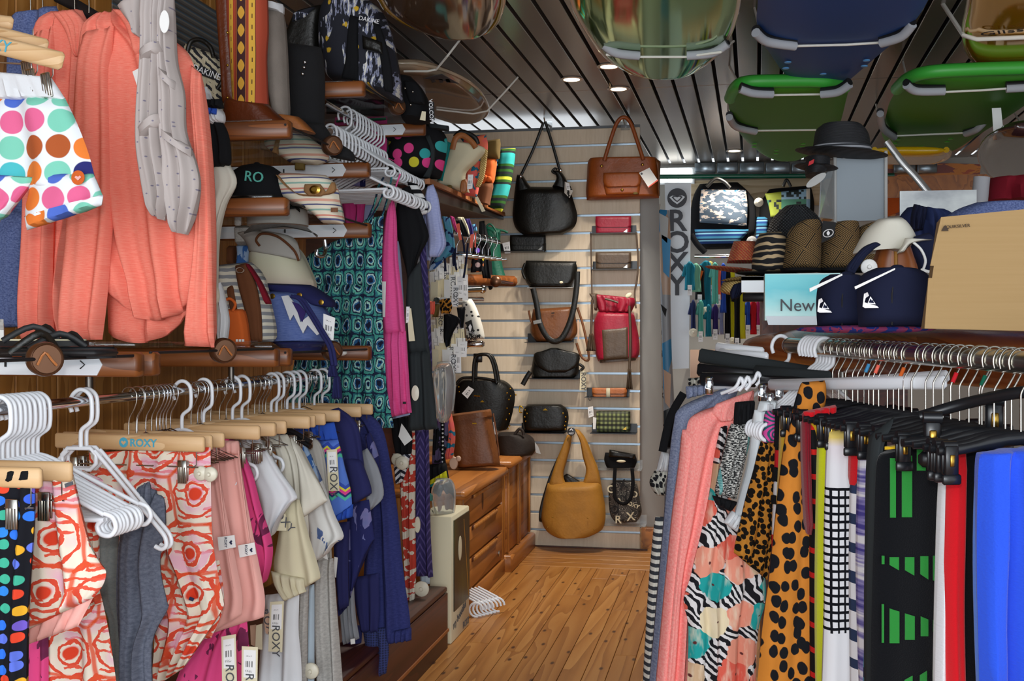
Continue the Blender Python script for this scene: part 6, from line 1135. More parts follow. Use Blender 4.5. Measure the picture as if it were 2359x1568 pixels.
strap([(1330, 708), (1342, 745), (1352, 790), (1356, 828), (1340, 822), (1328, 790)], 6.31, .007, 'lt_brown', 'strap', t, flat=.5); strap([(1218, 715), (1222, 735), (1226, 745)], 6.31, .006, 'lt_brown', 'zip_pull', t); obj('brand_label', pxplate([(1270, 720), (1277, 719), (1277, 722), (1270, 722)], 6.27, .002), 'ink_black', t, smooth=False)
obj('swing_tag', pxplate([(1330, 737), (1334, 737), (1334, 785), (1331, 785)], 6.3, .002), 'sand_pink', t, smooth=False); ledge(1216, 1322, 788, 'ledge under the brown shoulder bag')
t = bag('clutch_bag', 'black leather envelope clutch with pointed flap and wrist strap', 'bag', [('body', [(1230, 816, 1334, 816), (1226, 840, 1334, 840), (1224, 858, 1332, 858), (1230, 870, 1322, 870)], 'lt_black', dict(t=.04, pw=6)), ('flap', [(1270, 801, 1282, 801), (1250, 808, 1306, 808), (1230, 816, 1334, 816), (1236, 842, 1330, 842), (1262, 858, 1302, 858)], 'lt_black', dict(t=.02, pw=6, dy=-.035))], 6.33)
strap([(1222, 856), (1214, 868), (1204, 886)], 6.27, .014, 'lt_black', 'wrist_strap', t, flat=.4); strap([(1334, 838), (1344, 846), (1338, 852)], 6.3, .008, 'lt_black', 'tassel', t); ledge(1226, 1338, 871, 'ledge under the black envelope clutch')
t = bag('clutch_bag', 'black zipped bag with gold studs at both ends', 'bag', [('body', [(1216, 931, 1292, 931), (1206, 942, 1306, 942), (1204, 965, 1310, 965), (1208, 993, 1304, 993)], 'lt_black', dict(t=.05, pw=5))], 6.32)
for q, r_ in ((1214, 952), (1209, 960), (1211, 970), (1297, 952), (1303, 960), (1303, 971), (1301, 980), (1302, 988), (1210, 944)): obj('stud', MB().ell(at(q, r_, 6.26), (.005, .005, .005), 8, 6), 'gold', t)
obj('emblem', MB().plate([at(1250, 945, 6.265), at(1256, 940, 6.265), at(1262, 945, 6.265)], .001), 'gold', t, smooth=False); strap([(1205, 940), (1198, 935), (1197, 948), (1203, 950)], 6.28, .004, 'gold', 'clasp', t); ledge(1202, 1306, 994, 'ledge under the gold-studded black bag')
# mustard hobo
t = bag('shoulder_bag', 'large mustard leather hobo bag with wide straps', 'bag', [('body', [(1262, 1112, 1384, 1108), (1256, 1135, 1388, 1132), (1250, 1165, 1394, 1165), (1248, 1200, 1394, 1198), (1262, 1225, 1384, 1222), (1292, 1239, 1350, 1238)], 'lt_mustard', dict(t=.08, pw=3, fold=.004)),
    ('strap', [(1306, 1002, 1318, 1000), (1294, 1030, 1314, 1030), (1282, 1060, 1306, 1060), (1272, 1090, 1298, 1096), (1262, 1124, 1310, 1126)], 'lt_mustard', dict(t=.03, pw=4)), ('strap', [(1324, 988, 1334, 990), (1336, 1015, 1350, 1012), (1342, 1050, 1366, 1050), (1350, 1085, 1378, 1080), (1338, 1124, 1386, 1118)], 'lt_mustard', dict(t=.03, pw=4)), ('side_panel', [(1312, 1000, 1320, 1000), (1272, 1080, 1284, 1080), (1246, 1160, 1262, 1160), (1242, 1200, 1256, 1204)], 'lt_black', dict(t=.04, dy=.05)), ('inner_edge', [(1298, 1096, 1306, 1090), (1304, 1118, 1350, 1118), (1312, 1126, 1340, 1126)], 'lt_black', dict(t=.02, dy=.03))], 6.27)
for q, r_ in ((1273, 1191), (1262, 1214), (1354, 1193), (1369, 1220)): obj('rivet', MB().ell(at(q, r_, 6.185), (.004, .004, .004), 8, 6), 'brass', t)
d_ = thing('display_hook', 'round black brand hook holding the mustard hobo bag', 'hook', at(1316, 994, 6.25)); o = obj('roundel', MB().lathe(at(1316, 994, 6.22), [(.022, -.008), (.023, 0), (.021, .006), (.001, .007)], 24, 'y'), 'black_plastic', d_)
obj('prong', MB().tube([at(1316, 992, 6.24), at(1322, 986, 6.38)], .006, 8), 'steel', d_); lettering('REEF', .014, at(1316, 998, 6.212), 'ink_white', o); P = at(1316, 989, 6.212); obj('peak_mark', MB().plate([P + Vector((a * .011, 0, b * .009)) for a, b in ((-1, -.6), (0, 1), (1, -.6), (.5, -.6), (0, .2), (-.5, -.6))], .0006), 'ink_white', o, smooth=False)
# red drawstring
t = bag('drawstring_bag', 'crimson leather drawstring bag with taupe pocket and tassels', 'bag', [('body', [(1378, 716, 1460, 720), (1368, 740, 1464, 738), (1368, 780, 1472, 780), (1372, 815, 1473, 812), (1378, 832, 1466, 826)], 'lt_red', dict(t=.06, pw=4, fold=.005)), ('frill', [(1358, 676, 1462, 686), (1372, 696, 1464, 698), (1380, 720, 1454, 720)], 'lt_red', dict(t=.04, pw=4, fold=.012, nf=5)), ('pocket', [(1386, 758, 1446, 753), (1388, 795, 1447, 790), (1390, 830, 1447, 826)], 'lt_taupe', dict(t=.012, pw=10, dy=-.055)), ('base', [(1378, 826, 1467, 822), (1382, 836, 1464, 830)], 'lt_taupe', dict(t=.055, pw=5)), ('taupe_fold', [(1357, 676, 1376, 676), (1366, 692, 1376, 692), (1370, 715, 1376, 715)], 'lt_taupe', dict(t=.03, dy=-.02))], 6.3)
strap([(1364, 690), (1363, 730), (1362, 768)], 6.22, .007, 'lt_taupe', 'braided_cord', t); strap([(1450, 704), (1452, 780), (1450, 850)], 6.21, .007, 'lt_taupe', 'braided_cord', t); strap([(1394, 688), (1410, 692), (1424, 697)], 6.23, .006, 'lt_taupe', 'braided_cord', t)
for x0, y0, y1, w_ in ((1362, 768, 808, 12), (1450, 850, 896, 8)): obj('tassel', MB().cloth([(x0 - 4, y0, x0 + 4, y0), (x0 - w_ * .7, (y0 + y1) / 2, x0 + w_ * .7, (y0 + y1) / 2), (x0 - w_, y1, x0 + w_, y1)], 6.21, t=.02, fold=.006, nf=6), 'lt_taupe', t)
strap([(1364, 690), (1362, 600), (1361, 535)], 6.3, .004, 'lt_taupe', 'shoulder_strap', t); strap([(1465, 710), (1462, 675), (1468, 640), (1470, 600), (1466, 535)], 6.3, .005, 'lt_taupe', 'shoulder_strap', t); obj('metal_loop', MB().ell(at(1448, 680, 6.22), (.02, .006, .012), R=Matrix.Rotation(-.6, 3, 'Y')), 'paper_cream', t)
# small black purse, letter-print pouch on acrylic trays
t = bag('purse', 'small black velvet purse with a pale bar and hanging strap on an acrylic tray', 'purse', [('body', [(1394, 1042, 1464, 1048), (1392, 1060, 1467, 1062), (1398, 1077, 1462, 1077)], 'cl_black', dict(t=.045, pw=4)), ('flap', [(1404, 1035, 1464, 1046), (1402, 1052, 1462, 1056)], 'lt_black', dict(t=.02, dy=-.04))], 6.3)
obj('pale_bar', MB().ell(at(1431, 1062, 6.23), (.026, .005, .007)), 'paper_cream', t); strap([(1417, 1078), (1415, 1120), (1418, 1148), (1436, 1160), (1452, 1148), (1458, 1115), (1456, 1078)], 6.22, .01, 'cl_black', 'strap', t, flat=.35)
for x0, x1, y, lb in ((1378, 1480, 1078, 'clear acrylic tray under the small black purse'), (1384, 1490, 1204, 'clear acrylic tray under the letter-print pouch')): ledge(x0, x1, y, lb, 'clear_plastic')
t = bag('pouch_bag', 'dark grey pouch printed all over with letters', 'bag', [('body', [(1418, 1107, 1458, 1107), (1404, 1120, 1468, 1118), (1402, 1150, 1474, 1150), (1406, 1185, 1478, 1180), (1418, 1203, 1466, 1202)], 'print_letters', dict(t=.04, pw=4))], 6.31)
for q, r_, s_, tx, mt in ((1408, 1127, .06, 'O', 'paper_cream'), (1434, 1117, .07, 'X', 'ink_black'), (1441, 1148, .07, 'Y', 'ink_black'), (1427, 1153, .035, 'R', 'paper_cream'), (1417, 1175, .06, 'O', 'ink_black'), (1424, 1197, .06, 'R', 'paper_cream'), (1453, 1190, .065, 'X', 'paper_cream'), (1461, 1139, .05, 'O', 'paper_cream'), (1456, 1162, .03, 'ROXY', 'paper_cream')): lettering(tx, s_, at(q, r_, 6.262), mt, t, rot=(q % 7 - 3) * .12, bold=.001)
# big bags on the cabinets
t = bag('handbag', 'large black leather handbag with gold studs and twin handles', 'handbag', [('body', [(1075, 872, 1140, 872), (1056, 880, 1168, 880), (1046, 905, 1186, 905), (1044, 940, 1182, 945), (1060, 975, 1170, 985), (1130, 990, 1160, 990)], 'lt_black', dict(t=.09, pw=3))], 6.26)
for q in (0, 6): strap([(1090 + q, 880), (1092 + q, 835), (1100 + q, 818), (1124 + q, 818), (1136 + q, 840), (1144 + q, 882)], 6.16 + q * .008, .009, 'lt_black', 'handle', t)
strap([(1050, 885), (1068, 870), (1120, 872), (1148, 880)], 6.18, .008, 'lt_black', 'shoulder_strap', t)
for q, r_ in ((1057, 891), (1058, 902), (1175, 895), (1168, 905), (1176, 912), (1172, 920), (1168, 940), (1173, 953), (1166, 966), (1174, 980), (1170, 987), (1188, 909)): obj('stud', MB().ell(at(q, r_, 6.175), (.005, .005, .005), 8, 6), 'gold', t)
obj('emblem', MB().plate([at(1106, 926, 6.16), at(1111, 921, 6.16), at(1116, 926, 6.16)], .001), 'gold', t, smooth=False); plain_tag(t, [(1064, 906), (1079, 889), (1092, 897), (1077, 918)], 6.14); strap([(1092, 911), (1106, 912)], 6.17, .004, 'gold', 'zip_pull', t, smooth=0)
o = solo('brand_sign', MB().box(at(1101, 824, 6.2), (.048, .02, .05), bev=.002), 'black_plastic', 'small black brand sign holding the handles of the large black handbag', 'sign')
lettering('REEF', .016, at(1101, 830, 6.185) - WL[o.name], 'ink_white', o, bold=.0006); P = at(1101, 821, 6.186) - WL[o.name]; obj('peak_mark', MB().plate([P + Vector((a * .014, 0, b * .011)) for a, b in ((-1, -.6), (0, 1), (1, -.6), (.6, -.6), (0, .4), (-.6, -.6))], .0006), 'ink_white', o, smooth=False)
t = bag('tote_bag', 'brown leather tote with small gold bar standing on the drawer cabinet', 'bag', [('body', [(1040, 954, 1128, 943), (1040, 975, 1132, 965), (1044, 1020, 1142, 1015), (1048, 1055, 1150, 1050), (1056, 1078, 1152, 1072)], 'lt_brown', dict(t=.07, pw=5, fold=.007)), ('top_fold', [(1038, 954, 1130, 942), (1040, 972, 1134, 960)], 'lt_brown', dict(t=.075, pw=5))], 5.5)
obj('gold_bar', MB().box(at(1093, 975, 5.4), (.022, .004, .006)), 'gold', t); obj('care_tag', pxplate([(1136, 972), (1141, 972), (1146, 1000), (1140, 1000)], 5.44, .002), 'paper_white', t, smooth=False); strap([(1136, 952), (1144, 1000), (1150, 1050)], 5.43, .004, 'lt_brown', 'side_zip', t)
t = bag('pouch_bag', 'dark brown soft bag lying on the panel cabinet', 'bag', [('body', [(1150, 996, 1196, 994), (1144, 1012, 1226, 1008), (1146, 1035, 1234, 1032), (1156, 1051, 1226, 1048)], 'lt_darkbrown', dict(t=.1, pw=3))], 6.0)
strap([(1186, 1000), (1196, 988), (1204, 992), (1206, 1002)], 5.92, .008, 'lt_darkbrown', 'handle', t); plain_tag(t, [(1232, 1018), (1240, 1028), (1246, 1046), (1234, 1042)], 5.95, 'grey_panel')
# ------------------------------------------------------------------ beyond the end of the slatted wall
m = MB(); m.plate([at(1474, 440, 6.5), at(1517, 440, 6.62), at(1531, 1216, 6.62), at(1474, 1216, 6.5)], .02); solo('grey_board', m, 'grey_panel', 'pale grey upright board past the end of the slatted wall', 'board')
def upright_board(rows, Y, mats, label):
    o = solo('surfboard', MB().cloth(rows, Y, t=.03, pw=3, fold=0), mats, label, 'surfboard'); return o
upright_board([(1490, 462, 1522, 470), (1494, 540, 1514, 540), (1502, 640, 1520, 640), (1508, 760, 1524, 760), (1512, 900, 1528, 900), (1514, 1240, 1530, 1240)], 6.66, 'tape_print', 'narrow upright board in black and white tape print beside the grey board')
gb = upright_board([(1512, 482, 1542, 484), (1516, 560, 1545, 560), (1520, 700, 1545, 700), (1522, 820, 1548, 820), (1524, 1000, 1556, 1000), (1524, 1240, 1556, 1240)], 7.1, 'board_geo', 'blue and sand geometric upright board beside the name sign')
P = at(1530, 520, 7.04)
for i, (x0, x1, y0, y1, mt) in enumerate(((1518, 1540, 490, 560, 'grey_panel'), (1524, 1545, 540, 640, 'sky_blue'), (1522, 1536, 700, 730, 'ink_black'), (1528, 1546, 850, 940, 'sand_pink'))): obj('board_graphic', pxplate([(x0, y0), (x1, y0 + 12), (x1 - 3, y1), (x0 + 4, y1 - 14)], 7.055, .002), mt, gb, smooth=False)
# name sign
t = thing('name_sign', 'tall white hanging sign with a heart roundel and vertical grey lettering', 'sign', at(1565, 850, 7.6)); obj('panel', pxplate([(1531, 421), (1592, 421), (1587, 848), (1545, 850)], 7.6, .012), 'white_panel', t, smooth=False)
o = obj('roundel', MB().lathe(at(1560, 456, 7.592), [(.065, 0), (.065, .003), (.001, .004)], 36, 'y'), 'ink_grey', t); P = at(1560, 458, 7.585)
for s_, mt in ((1, 'white_panel'), (.72, 'ink_grey'), (.46, 'white_panel')): obj('heart_mark', MB().plate([P + Vector((a * .052 * s_, -.001 * (2 - s_), b * .036 * s_ + (.004 if s_ < 1 else 0))) for a, b in ((0, -1), (.55, -.4), (1, .35), (.62, .62), (.25, .55), (0, .3), (-.25, .55), (-.62, .62), (-1, .35), (-.55, -.4))], .001), mt, o, smooth=False)
for ch, y_ in (('R', 510), ('O', 560), ('X', 608), ('Y', 658)): lettering(ch, .2, at(1560, y_, 7.592), 'ink_grey', t, bold=.004)
# backpacks on the far wall
t = bag('backpack', 'black backpack with a beach photograph flap on the far wall', 'backpack', [('body', [(1612, 424, 1700, 420), (1598, 450, 1730, 450), (1590, 490, 1734, 490), (1586, 530, 1736, 525), (1600, 565, 1720, 560), (1620, 574, 1690, 572)], 'cl_black', dict(t=.1, pw=4)), ('photo_flap', [(1616, 436, 1718, 438), (1612, 470, 1722, 472), (1612, 512, 1720, 520)], 'beach_photo', dict(t=.02, pw=10, dy=-.12, fold=0)), ('checked_pocket', [(1600, 528, 1730, 528), (1606, 562, 1700, 560)], 'kid_stripe', dict(t=.03, dy=-.1)), ('side_strap', [(1722, 440, 1738, 460), (1726, 500, 1742, 500), (1720, 545, 1738, 540)], 'cl_black', dict(t=.03, dy=-.08))], 8.1)
strap([(1628, 430), (1648, 412), (1668, 418), (1682, 432)], 7.8, .012, 'lt_black', 'handle', t); strap([(1592, 540), (1606, 562), (1625, 582)], 7.8, .02, 'cl_black', 'strap', t, flat=.3)
t = bag('backpack', 'black backpack with a green patchwork flap on the far wall', 'backpack', [('body', [(1772, 436, 1868, 428), (1752, 470, 1876, 470), (1750, 520, 1870, 520), (1760, 560, 1850, 560)], 'cl_black', dict(t=.1, pw=4)), ('patch_flap', [(1762, 446, 1866, 434), (1772, 480, 1866, 480), (1775, 500, 1860, 500)], 'patch_print', dict(t=.02, pw=10, dy=-.11, fold=0)), ('striped_side', [(1742, 500, 1770, 500), (1740, 560, 1768, 560)], 'kid_stripe', dict(t=.06, dy=-.06))], 8.1)
security_disc(t, 1748, 466, 7.7, .03); security_disc(t, 1732, 556, 7.7, .035, 'grey_panel'); strap([(1804, 430), (1812, 414), (1822, 430)], 7.8, .01, 'lt_black', 'handle', t)
# children's rash vests on a far rail
rail('clothes_rail', 'bright steel rail of childrens swim vests on the far wall', at(1600, 590, 7.7), at(1760, 590, 7.7), .014)
kid = [(1576, 1602, 602, 668, 'cl_kidteal', 'teal'), (1590, 1616, 606, 672, 'cl_kidmint', 'mint'), (1600, 1624, 610, 690, 'cl_black', 'black and orange'), (1612, 1640, 600, 720, 'cl_kidteal', 'deep teal'), (1626, 1648, 600, 668, 'cl_kidlemon', 'lemon'), (1638, 1656, 604, 700, 'cl_aqua', 'aqua'), (1648, 1662, 612, 690, 'coral_tag', 'coral'), (1658, 1674, 606, 720, 'cl_royal', 'blue'), (1668, 1684, 620, 780, 'cl_black', 'black and lime'), (1680, 1694, 620, 790, 'cl_yellow', 'lime'), (1690, 1706, 660, 790, 'cl_black', 'plain black'), (1700, 1718, 660, 780, 'cl_yellow', 'yellow'), (1716, 1730, 690, 760, 'cl_royal', 'cobalt'), (1726, 1744, 690, 770, 'cl_red', 'red'), (1740, 1752, 690, 760, 'cl_magenta', 'pink'), (1590, 1604, 690, 770, 'cl_denimdark', 'navy'), (1606, 1622, 690, 775, 'cl_aqua', 'sea green'), (1624, 1640, 700, 775, 'cl_kidteal', 'petrol'), (1640, 1656, 700, 770, 'cl_purple', 'violet'), (1656, 1668, 700, 770, 'cl_lilac', 'lilac')]
for i, (x0, x1, y0, y1, mt, nm) in enumerate(kid):
    Y = 7.55 + (i % 5) * .04; t = garment('rash_vest', nm + ' child-size swim vest on the far steel rail', 'swimwear', [('body', [((x0 * .6 + x1 * .4), y0, (x0 * .4 + x1 * .6), y0), (x0 + 1, y0 + 14, x1 - 1, y0 + 12), (x0 + 2, (y0 + y1) / 2, x1 - 2, (y0 + y1) / 2), (x0 + 1, y1, x1, y1)], mt, dict(nf=1.5, t=.03)), ('sleeve', [(x0, y0 + 8, x0 + 8, y0 + 6), (x0 - 6, y0 + 34, x0 + 5, y0 + 36)], mt, dict(t=.025, nf=1))], Y)
    if i % 2 == 0: plain_tag(t, [((x0 + x1) / 2 - 5, y1 - 12), ((x0 + x1) / 2 + 5, y1 - 12), ((x0 + x1) / 2 + 5, y1 + 12), ((x0 + x1) / 2 - 5, y1 + 12)], Y - .05)
    elif i % 3 == 0: security_disc(t, (x0 + x1) / 2, y1 - 4, Y - .06, .028)
    if 'orange' in nm: obj('orange_flash', MB().box(at(1612, 640, Y - .05), (.02, .01, .1), R=Matrix.Rotation(.3, 3, 'Y')), 'cl_orange', t)
# ------------------------------------------------------------------ right: rack of towels and sweaters, turned a little across the aisle
KR = .337; RA, RB = Vector((.485, 2.05, 1.172)), Vector((.165, 3.0, 1.19)); RD = (RB - RA).normalized(); RC = Vector((RD.y, -RD.x, 0)).normalized(); RYAW = math.atan(KR)
def on_rail(px):
    p = at(px, 800, RA.y, -1 / KR, RA.x); s_ = (p - RA).dot(RD); return RA + RD * s_
t = thing('clothes_rack', 'thick brassy chrome rack rail packed with hangers in front of the wooden board', 'rack', (.4, 2.3, 0))
obj('rail', MB().tube([RA - RD * .75, RB + RD * .06], .02, 18), 'steel', t); obj('end_cap', MB().ell(RB + RD * .06, (.021, .021, .021)), 'steel', t)
for q in (-.7, .98): obj('upright', MB().tube([RA + RD * q + Vector((.1, .03, -1.17)), RA + RD * q + Vector((.1, .03, -.03)), RA + RD * q], .016, 12), 'steel', t)
def rk(name, label, cat_, parts, Y, **kw):
    kw.setdefault('k', KR); return garment(name, label, cat_, parts, Y, **kw)
def rplate(pts, Y, X0, off, th=.0015): return MB().plate([at(x, y, Y, KR, X0) - Vector((-KR, 1, 0)).normalized() * off for x, y in pts], th, (-KR, 1, 0))
t = rk('towel', 'bright royal blue towel at the near end of the rack', 'towel', [('front', [(2262, 1042, 2450, 1016), (2254, 1080, 2450, 1070), (2250, 1300, 2450, 1300), (2258, 1640, 2460, 1640)], 'tw_blue', dict(nf=3.4, fold=.02, t=.03)), ('turned_edge', [(2256, 1064, 2280, 1058), (2250, 1300, 2272, 1300), (2258, 1640, 2276, 1640)], 'tw_lightblue', dict(t=.018, dy=-.016, nf=1))], 2.03)
t = rk('towel', 'red, black and white folded towel beside the blue one', 'towel', [('red_panel', [(2184, 1024, 2222, 1020), (2178, 1200, 2218, 1200), (2172, 1400, 2216, 1400), (2178, 1640, 2222, 1640)], 'tw_red', dict(t=.022, nf=1)), ('black_panel', [(2216, 1022, 2300, 1010), (2214, 1200, 2300, 1200), (2212, 1400, 2300, 1400), (2218, 1640, 2300, 1640)], 'tw_black', dict(t=.02, nf=1, dy=.012)), ('white_edge', [(2174, 1026, 2186, 1022), (2166, 1200, 2180, 1200), (2158, 1400, 2176, 1400), (2152, 1640, 2182, 1640)], 'tw_white', dict(t=.016, nf=1, dy=.01)), ('white_fold', [(2186, 1012, 2222, 1004), (2180, 1030, 2222, 1022)], 'tw_white', dict(t=.02, dy=.004))], 2.13)
Yg = 2.24; t = rk('towel', 'black towel with bright green broken stripes', 'towel', [('front', [(2040, 1042, 2186, 1000), (2020, 1064, 2184, 1040), (2014, 1200, 2180, 1200), (2008, 1400, 2172, 1400), (2004, 1640, 2164, 1640)], 'tw_black', dict(t=.02, nf=1, fold=.002)), ('side_fold', [(2012, 1000, 2060, 960), (2004, 1060, 2026, 1050), (1998, 1300, 2020, 1300), (1996, 1640, 2016, 1640)], 'cl_charcoal', dict(t=.02, dy=.01, nf=1)), ('top_binding', [(2038, 1028, 2150, 1012), (2038, 1036, 2150, 1022)], 'tw_gold', dict(t=.01, dy=-.018, fold=0)), ('blue_hem', [(1998, 1488, 2018, 1496), (1996, 1640, 2018, 1640)], 'leaf_teal', dict(t=.022, dy=.006))], Yg)
X0g = at(2113, 1042, Yg).x
bars = [(2037, 1052, 2050, 1187), (2064, 1046, 2087, 1186), (2098, 1032, 2118, 1080), (2130, 1066, 2150, 1074), (2164, 1064, 2168, 1120), (2018, 1274, 2024, 1293), (2036, 1277, 2057, 1301), (2071, 1277, 2092, 1313), (2106, 1275, 2124, 1322), (2135, 1274, 2156, 1336), (2018, 1384, 2023, 1472), (2036, 1394, 2058, 1473), (2071, 1405, 2093, 1465), (2107, 1412, 2124, 1457), (2135, 1420, 2155, 1447), (2134, 1534, 2152, 1620), (2105, 1546, 2121, 1620), (2070, 1557, 2088, 1620)]
for i, (x0, y0, x1, y1) in enumerate(bars):
    dl = (6 if i in (6, 7, 8, 9) else 0); tp = (7 if i in (11, 12, 13, 14) else (-10 if i > 14 else 0))
    m = MB(); n0_ = 10
    pts = [(x0, y0), (x1, y0 + tp), (x1, y1 + dl), (x0, y1 - dl)]
    obj('green_bar', rplate(pts, Yg, X0g, .0245), 'tw_green' if 'tw_green' in M else towel('tw_green', '1f9a34', '1a8a2c').name, t, smooth=False)
rk('towel', 'white towel with violet brush-stroke print', 'towel', [('front', [(1984, 985, 2052, 972), (1980, 1100, 2014, 1100), (1976, 1300, 2006, 1300), (1984, 1640, 2002, 1640)], 'towel_purple', dict(t=.018, nf=1))], 2.36)
rk('towel', 'white towel with red top and navy blocks', 'towel', [('front', [(1962, 1100, 1986, 1100), (1960, 1300, 1984, 1300), (1962, 1640, 1986, 1640)], 'tw_navywhite', dict(t=.016, nf=1)), ('red_top', [(1962, 1002, 1984, 998), (1958, 1116, 1982, 1116)], 'tw_red', dict(t=.018, nf=1)), ('fold', [(1950, 985, 1990, 975), (1950, 1000, 1988, 996)], 'tw_redwhite', dict(t=.02))], 2.42)
rk('towel', 'white towel with a black hand-drawn grid and pale yellow top', 'towel', [('front', [(1908, 994, 1966, 984), (1904, 1080, 1960, 1080), (1900, 1250, 1960, 1250), (1900, 1400, 1962, 1395), (1892, 1640, 1964, 1640)], 'towel_grid', dict(t=.02, nf=1, fold=.003))], 2.48)
rk('towel', 'plain lemon yellow towel', 'towel', [('front', [(1896, 978, 1952, 970), (1888, 1000, 1920, 1000), (1884, 1200, 1906, 1200), (1882, 1400, 1904, 1400), (1882, 1640, 1900, 1640)], 'tw_yellow', dict(t=.02, nf=1))], 2.54)
rk('towel', 'dark red and black striped towel with gold corner', 'towel', [('front', [(1856, 954, 1926, 936), (1852, 1000, 1890, 1000), (1868, 1150, 1892, 1150), (1868, 1640, 1892, 1640)], 'tw_redblack', dict(t=.018, nf=1)), ('red_edge', [(1848, 952, 1866, 946), (1850, 1060, 1864, 1060), (1860, 1230, 1868, 1230)], 'tw_darkred', dict(t=.018, dy=-.01)), ('gold_corner', [(1858, 968, 1912, 952), (1876, 1000, 1896, 995), (1882, 1060, 1892, 1060)], 'tw_gold', dict(t=.012, dy=-.014)), ('red_top', [(1850, 948, 1925, 932), (1855, 966, 1925, 950)], 'tw_red', dict(t=.02, dy=-.006))], 2.6)
rk('towel', 'orange leopard-spot beach towel folded over its hanger', 'towel', [('front', [(1812, 990, 1868, 985), (1800, 1080, 1866, 1080), (1786, 1200, 1872, 1200), (1772, 1330, 1878, 1330), (1756, 1450, 1872, 1450), (1738, 1640, 1866, 1640)], 'leopard_towel', dict(t=.022, nf=1.6, fold=.006)), ('top_fold', [(1848, 880, 1900, 876), (1832, 930, 1900, 930), (1818, 1000, 1872, 996)], 'leopard_towel', dict(t=.02, dy=-.012, nf=1)), ('dark_edge', [(1864, 1250, 1888, 1250), (1868, 1400, 1892, 1400), (1856, 1640, 1892, 1640)], 'tw_black', dict(t=.014, dy=.012))], 2.68)
rk('towel', 'black towel with gold and red edge', 'towel', [('front', [(1806, 946, 1838, 942), (1802, 1100, 1822, 1100), (1790, 1260, 1806, 1260)], 'tw_black', dict(t=.014, nf=1)), ('gold_edge', [(1800, 944, 1810, 942), (1796, 1100, 1804, 1100), (1788, 1250, 1796, 1250)], 'tw_gold', dict(t=.014, dy=-.01)), ('tab', [(1806, 936, 1818, 934), (1806, 946, 1818, 946)], 'tw_gold', dict(t=.01))], 2.74)
rk('trousers', 'black and white banded trousers between the leopard pieces', 'trousers', [('leg', [(1790, 942, 1806, 940), (1786, 1100, 1800, 1100), (1778, 1260, 1794, 1260)], 'tw_redwhite', dict(t=.014, nf=1)), ('black_band', [(1788, 942, 1806, 940), (1786, 1036, 1800, 1036)], 'cl_black', dict(t=.016, dy=-.006)), ('black_band', [(1782, 1076, 1800, 1076), (1780, 1108, 1798, 1108)], 'cl_black', dict(t=.016, dy=-.006)), ('black_band', [(1778, 1140, 1796, 1140), (1777, 1160, 1795, 1160)], 'cl_black', dict(t=.016, dy=-.006))], 2.78)
rk('trousers', 'fine leopard-print trousers with a pink and turquoise waistband', 'trousers', [('leg', [(1752, 1016, 1792, 1018), (1738, 1080, 1790, 1080), (1718, 1150, 1786, 1150), (1704, 1210, 1782, 1220), (1694, 1250, 1774, 1290), (1690, 1272, 1768, 1336)], 'leopard_small', dict(t=.018, nf=2, fold=.008)), ('waistband', [(1764, 946, 1792, 946), (1756, 1018, 1790, 1018)], 'neon_trim', dict(t=.018, dy=-.008, nf=1))], 2.82)
rk('jeans', 'bleached pale denim jeans', 'jeans', [('waist', [(1750, 924, 1790, 922), (1744, 948, 1786, 948)], 'pale_denim', dict(t=.02, nf=2)), ('leg', [(1738, 944, 1768, 942), (1732, 1000, 1760, 1000), (1724, 1070, 1748, 1070), (1706, 1140, 1730, 1140), (1694, 1184, 1718, 1196)], 'pale_denim', dict(t=.02, nf=1)), ('turn_up', [(1686, 1176, 1712, 1188), (1666, 1202, 1698, 1226)], 'cl_white', dict(t=.018, dy=-.01)), ('loop', [(1766, 930, 1780, 930), (1766, 948, 1780, 948)], 'cl_white', dict(t=.008, dy=-.02))], 2.86)
rk('shorts', 'black and white boucle knit shorts with wide black waistband', 'shorts', [('waistband', [(1694, 926, 1738, 922), (1692, 950, 1736, 948), (1690, 978, 1736, 974)], 'cl_black', dict(t=.02, nf=6, fold=.004)), ('front', [(1684, 976, 1735, 974), (1672, 1020, 1726, 1020), (1658, 1080, 1712, 1080), (1646, 1135, 1696, 1150)], 'boucle', dict(t=.02, nf=2)), ('hem', [(1640, 1140, 1700, 1156), (1650, 1162, 1682, 1178)], 'cl_black', dict(t=.018, dy=-.004))], 2.91)
rk('leggings', 'floral and zebra print leggings in teal, coral and black', 'leggings', [('leg', [(1660, 985, 1676, 980), (1644, 1080, 1664, 1080), (1634, 1140, 1690, 1170), (1612, 1240, 1740, 1250), (1590, 1330, 1762, 1330), (1574, 1385, 1762, 1390), (1586, 1450, 1746, 1460), (1580, 1640, 1738, 1640)], 'zebra_floral', dict(t=.024, nf=4, fold=.01, nu=34))], 2.96)
rk('sweater', 'coral pink knitted sweater with long sleeves', 'sweater', [('body', [(1668, 930, 1738, 900), (1600, 955, 1730, 945), (1582, 985, 1700, 985), (1578, 1060, 1664, 1060), (1560, 1200, 1630, 1200), (1545, 1350, 1592, 1350), (1520, 1640, 1584, 1640)], 'coral_knit', dict(t=.026, nf=2, fold=.01)), ('sleeve', [(1572, 990, 1612, 985), (1566, 1060, 1606, 1060), (1548, 1200, 1588, 1200), (1530, 1380, 1568, 1380), (1506, 1640, 1546, 1640)], 'coral_knit', dict(t=.026, nf=1, dy=-.03)), ('yoke', [(1650, 930, 1736, 898), (1640, 950, 1716, 950), (1660, 972, 1690, 968)], 'coral_knit', dict(t=.014, dy=-.03, fold=.002))], 3.02)
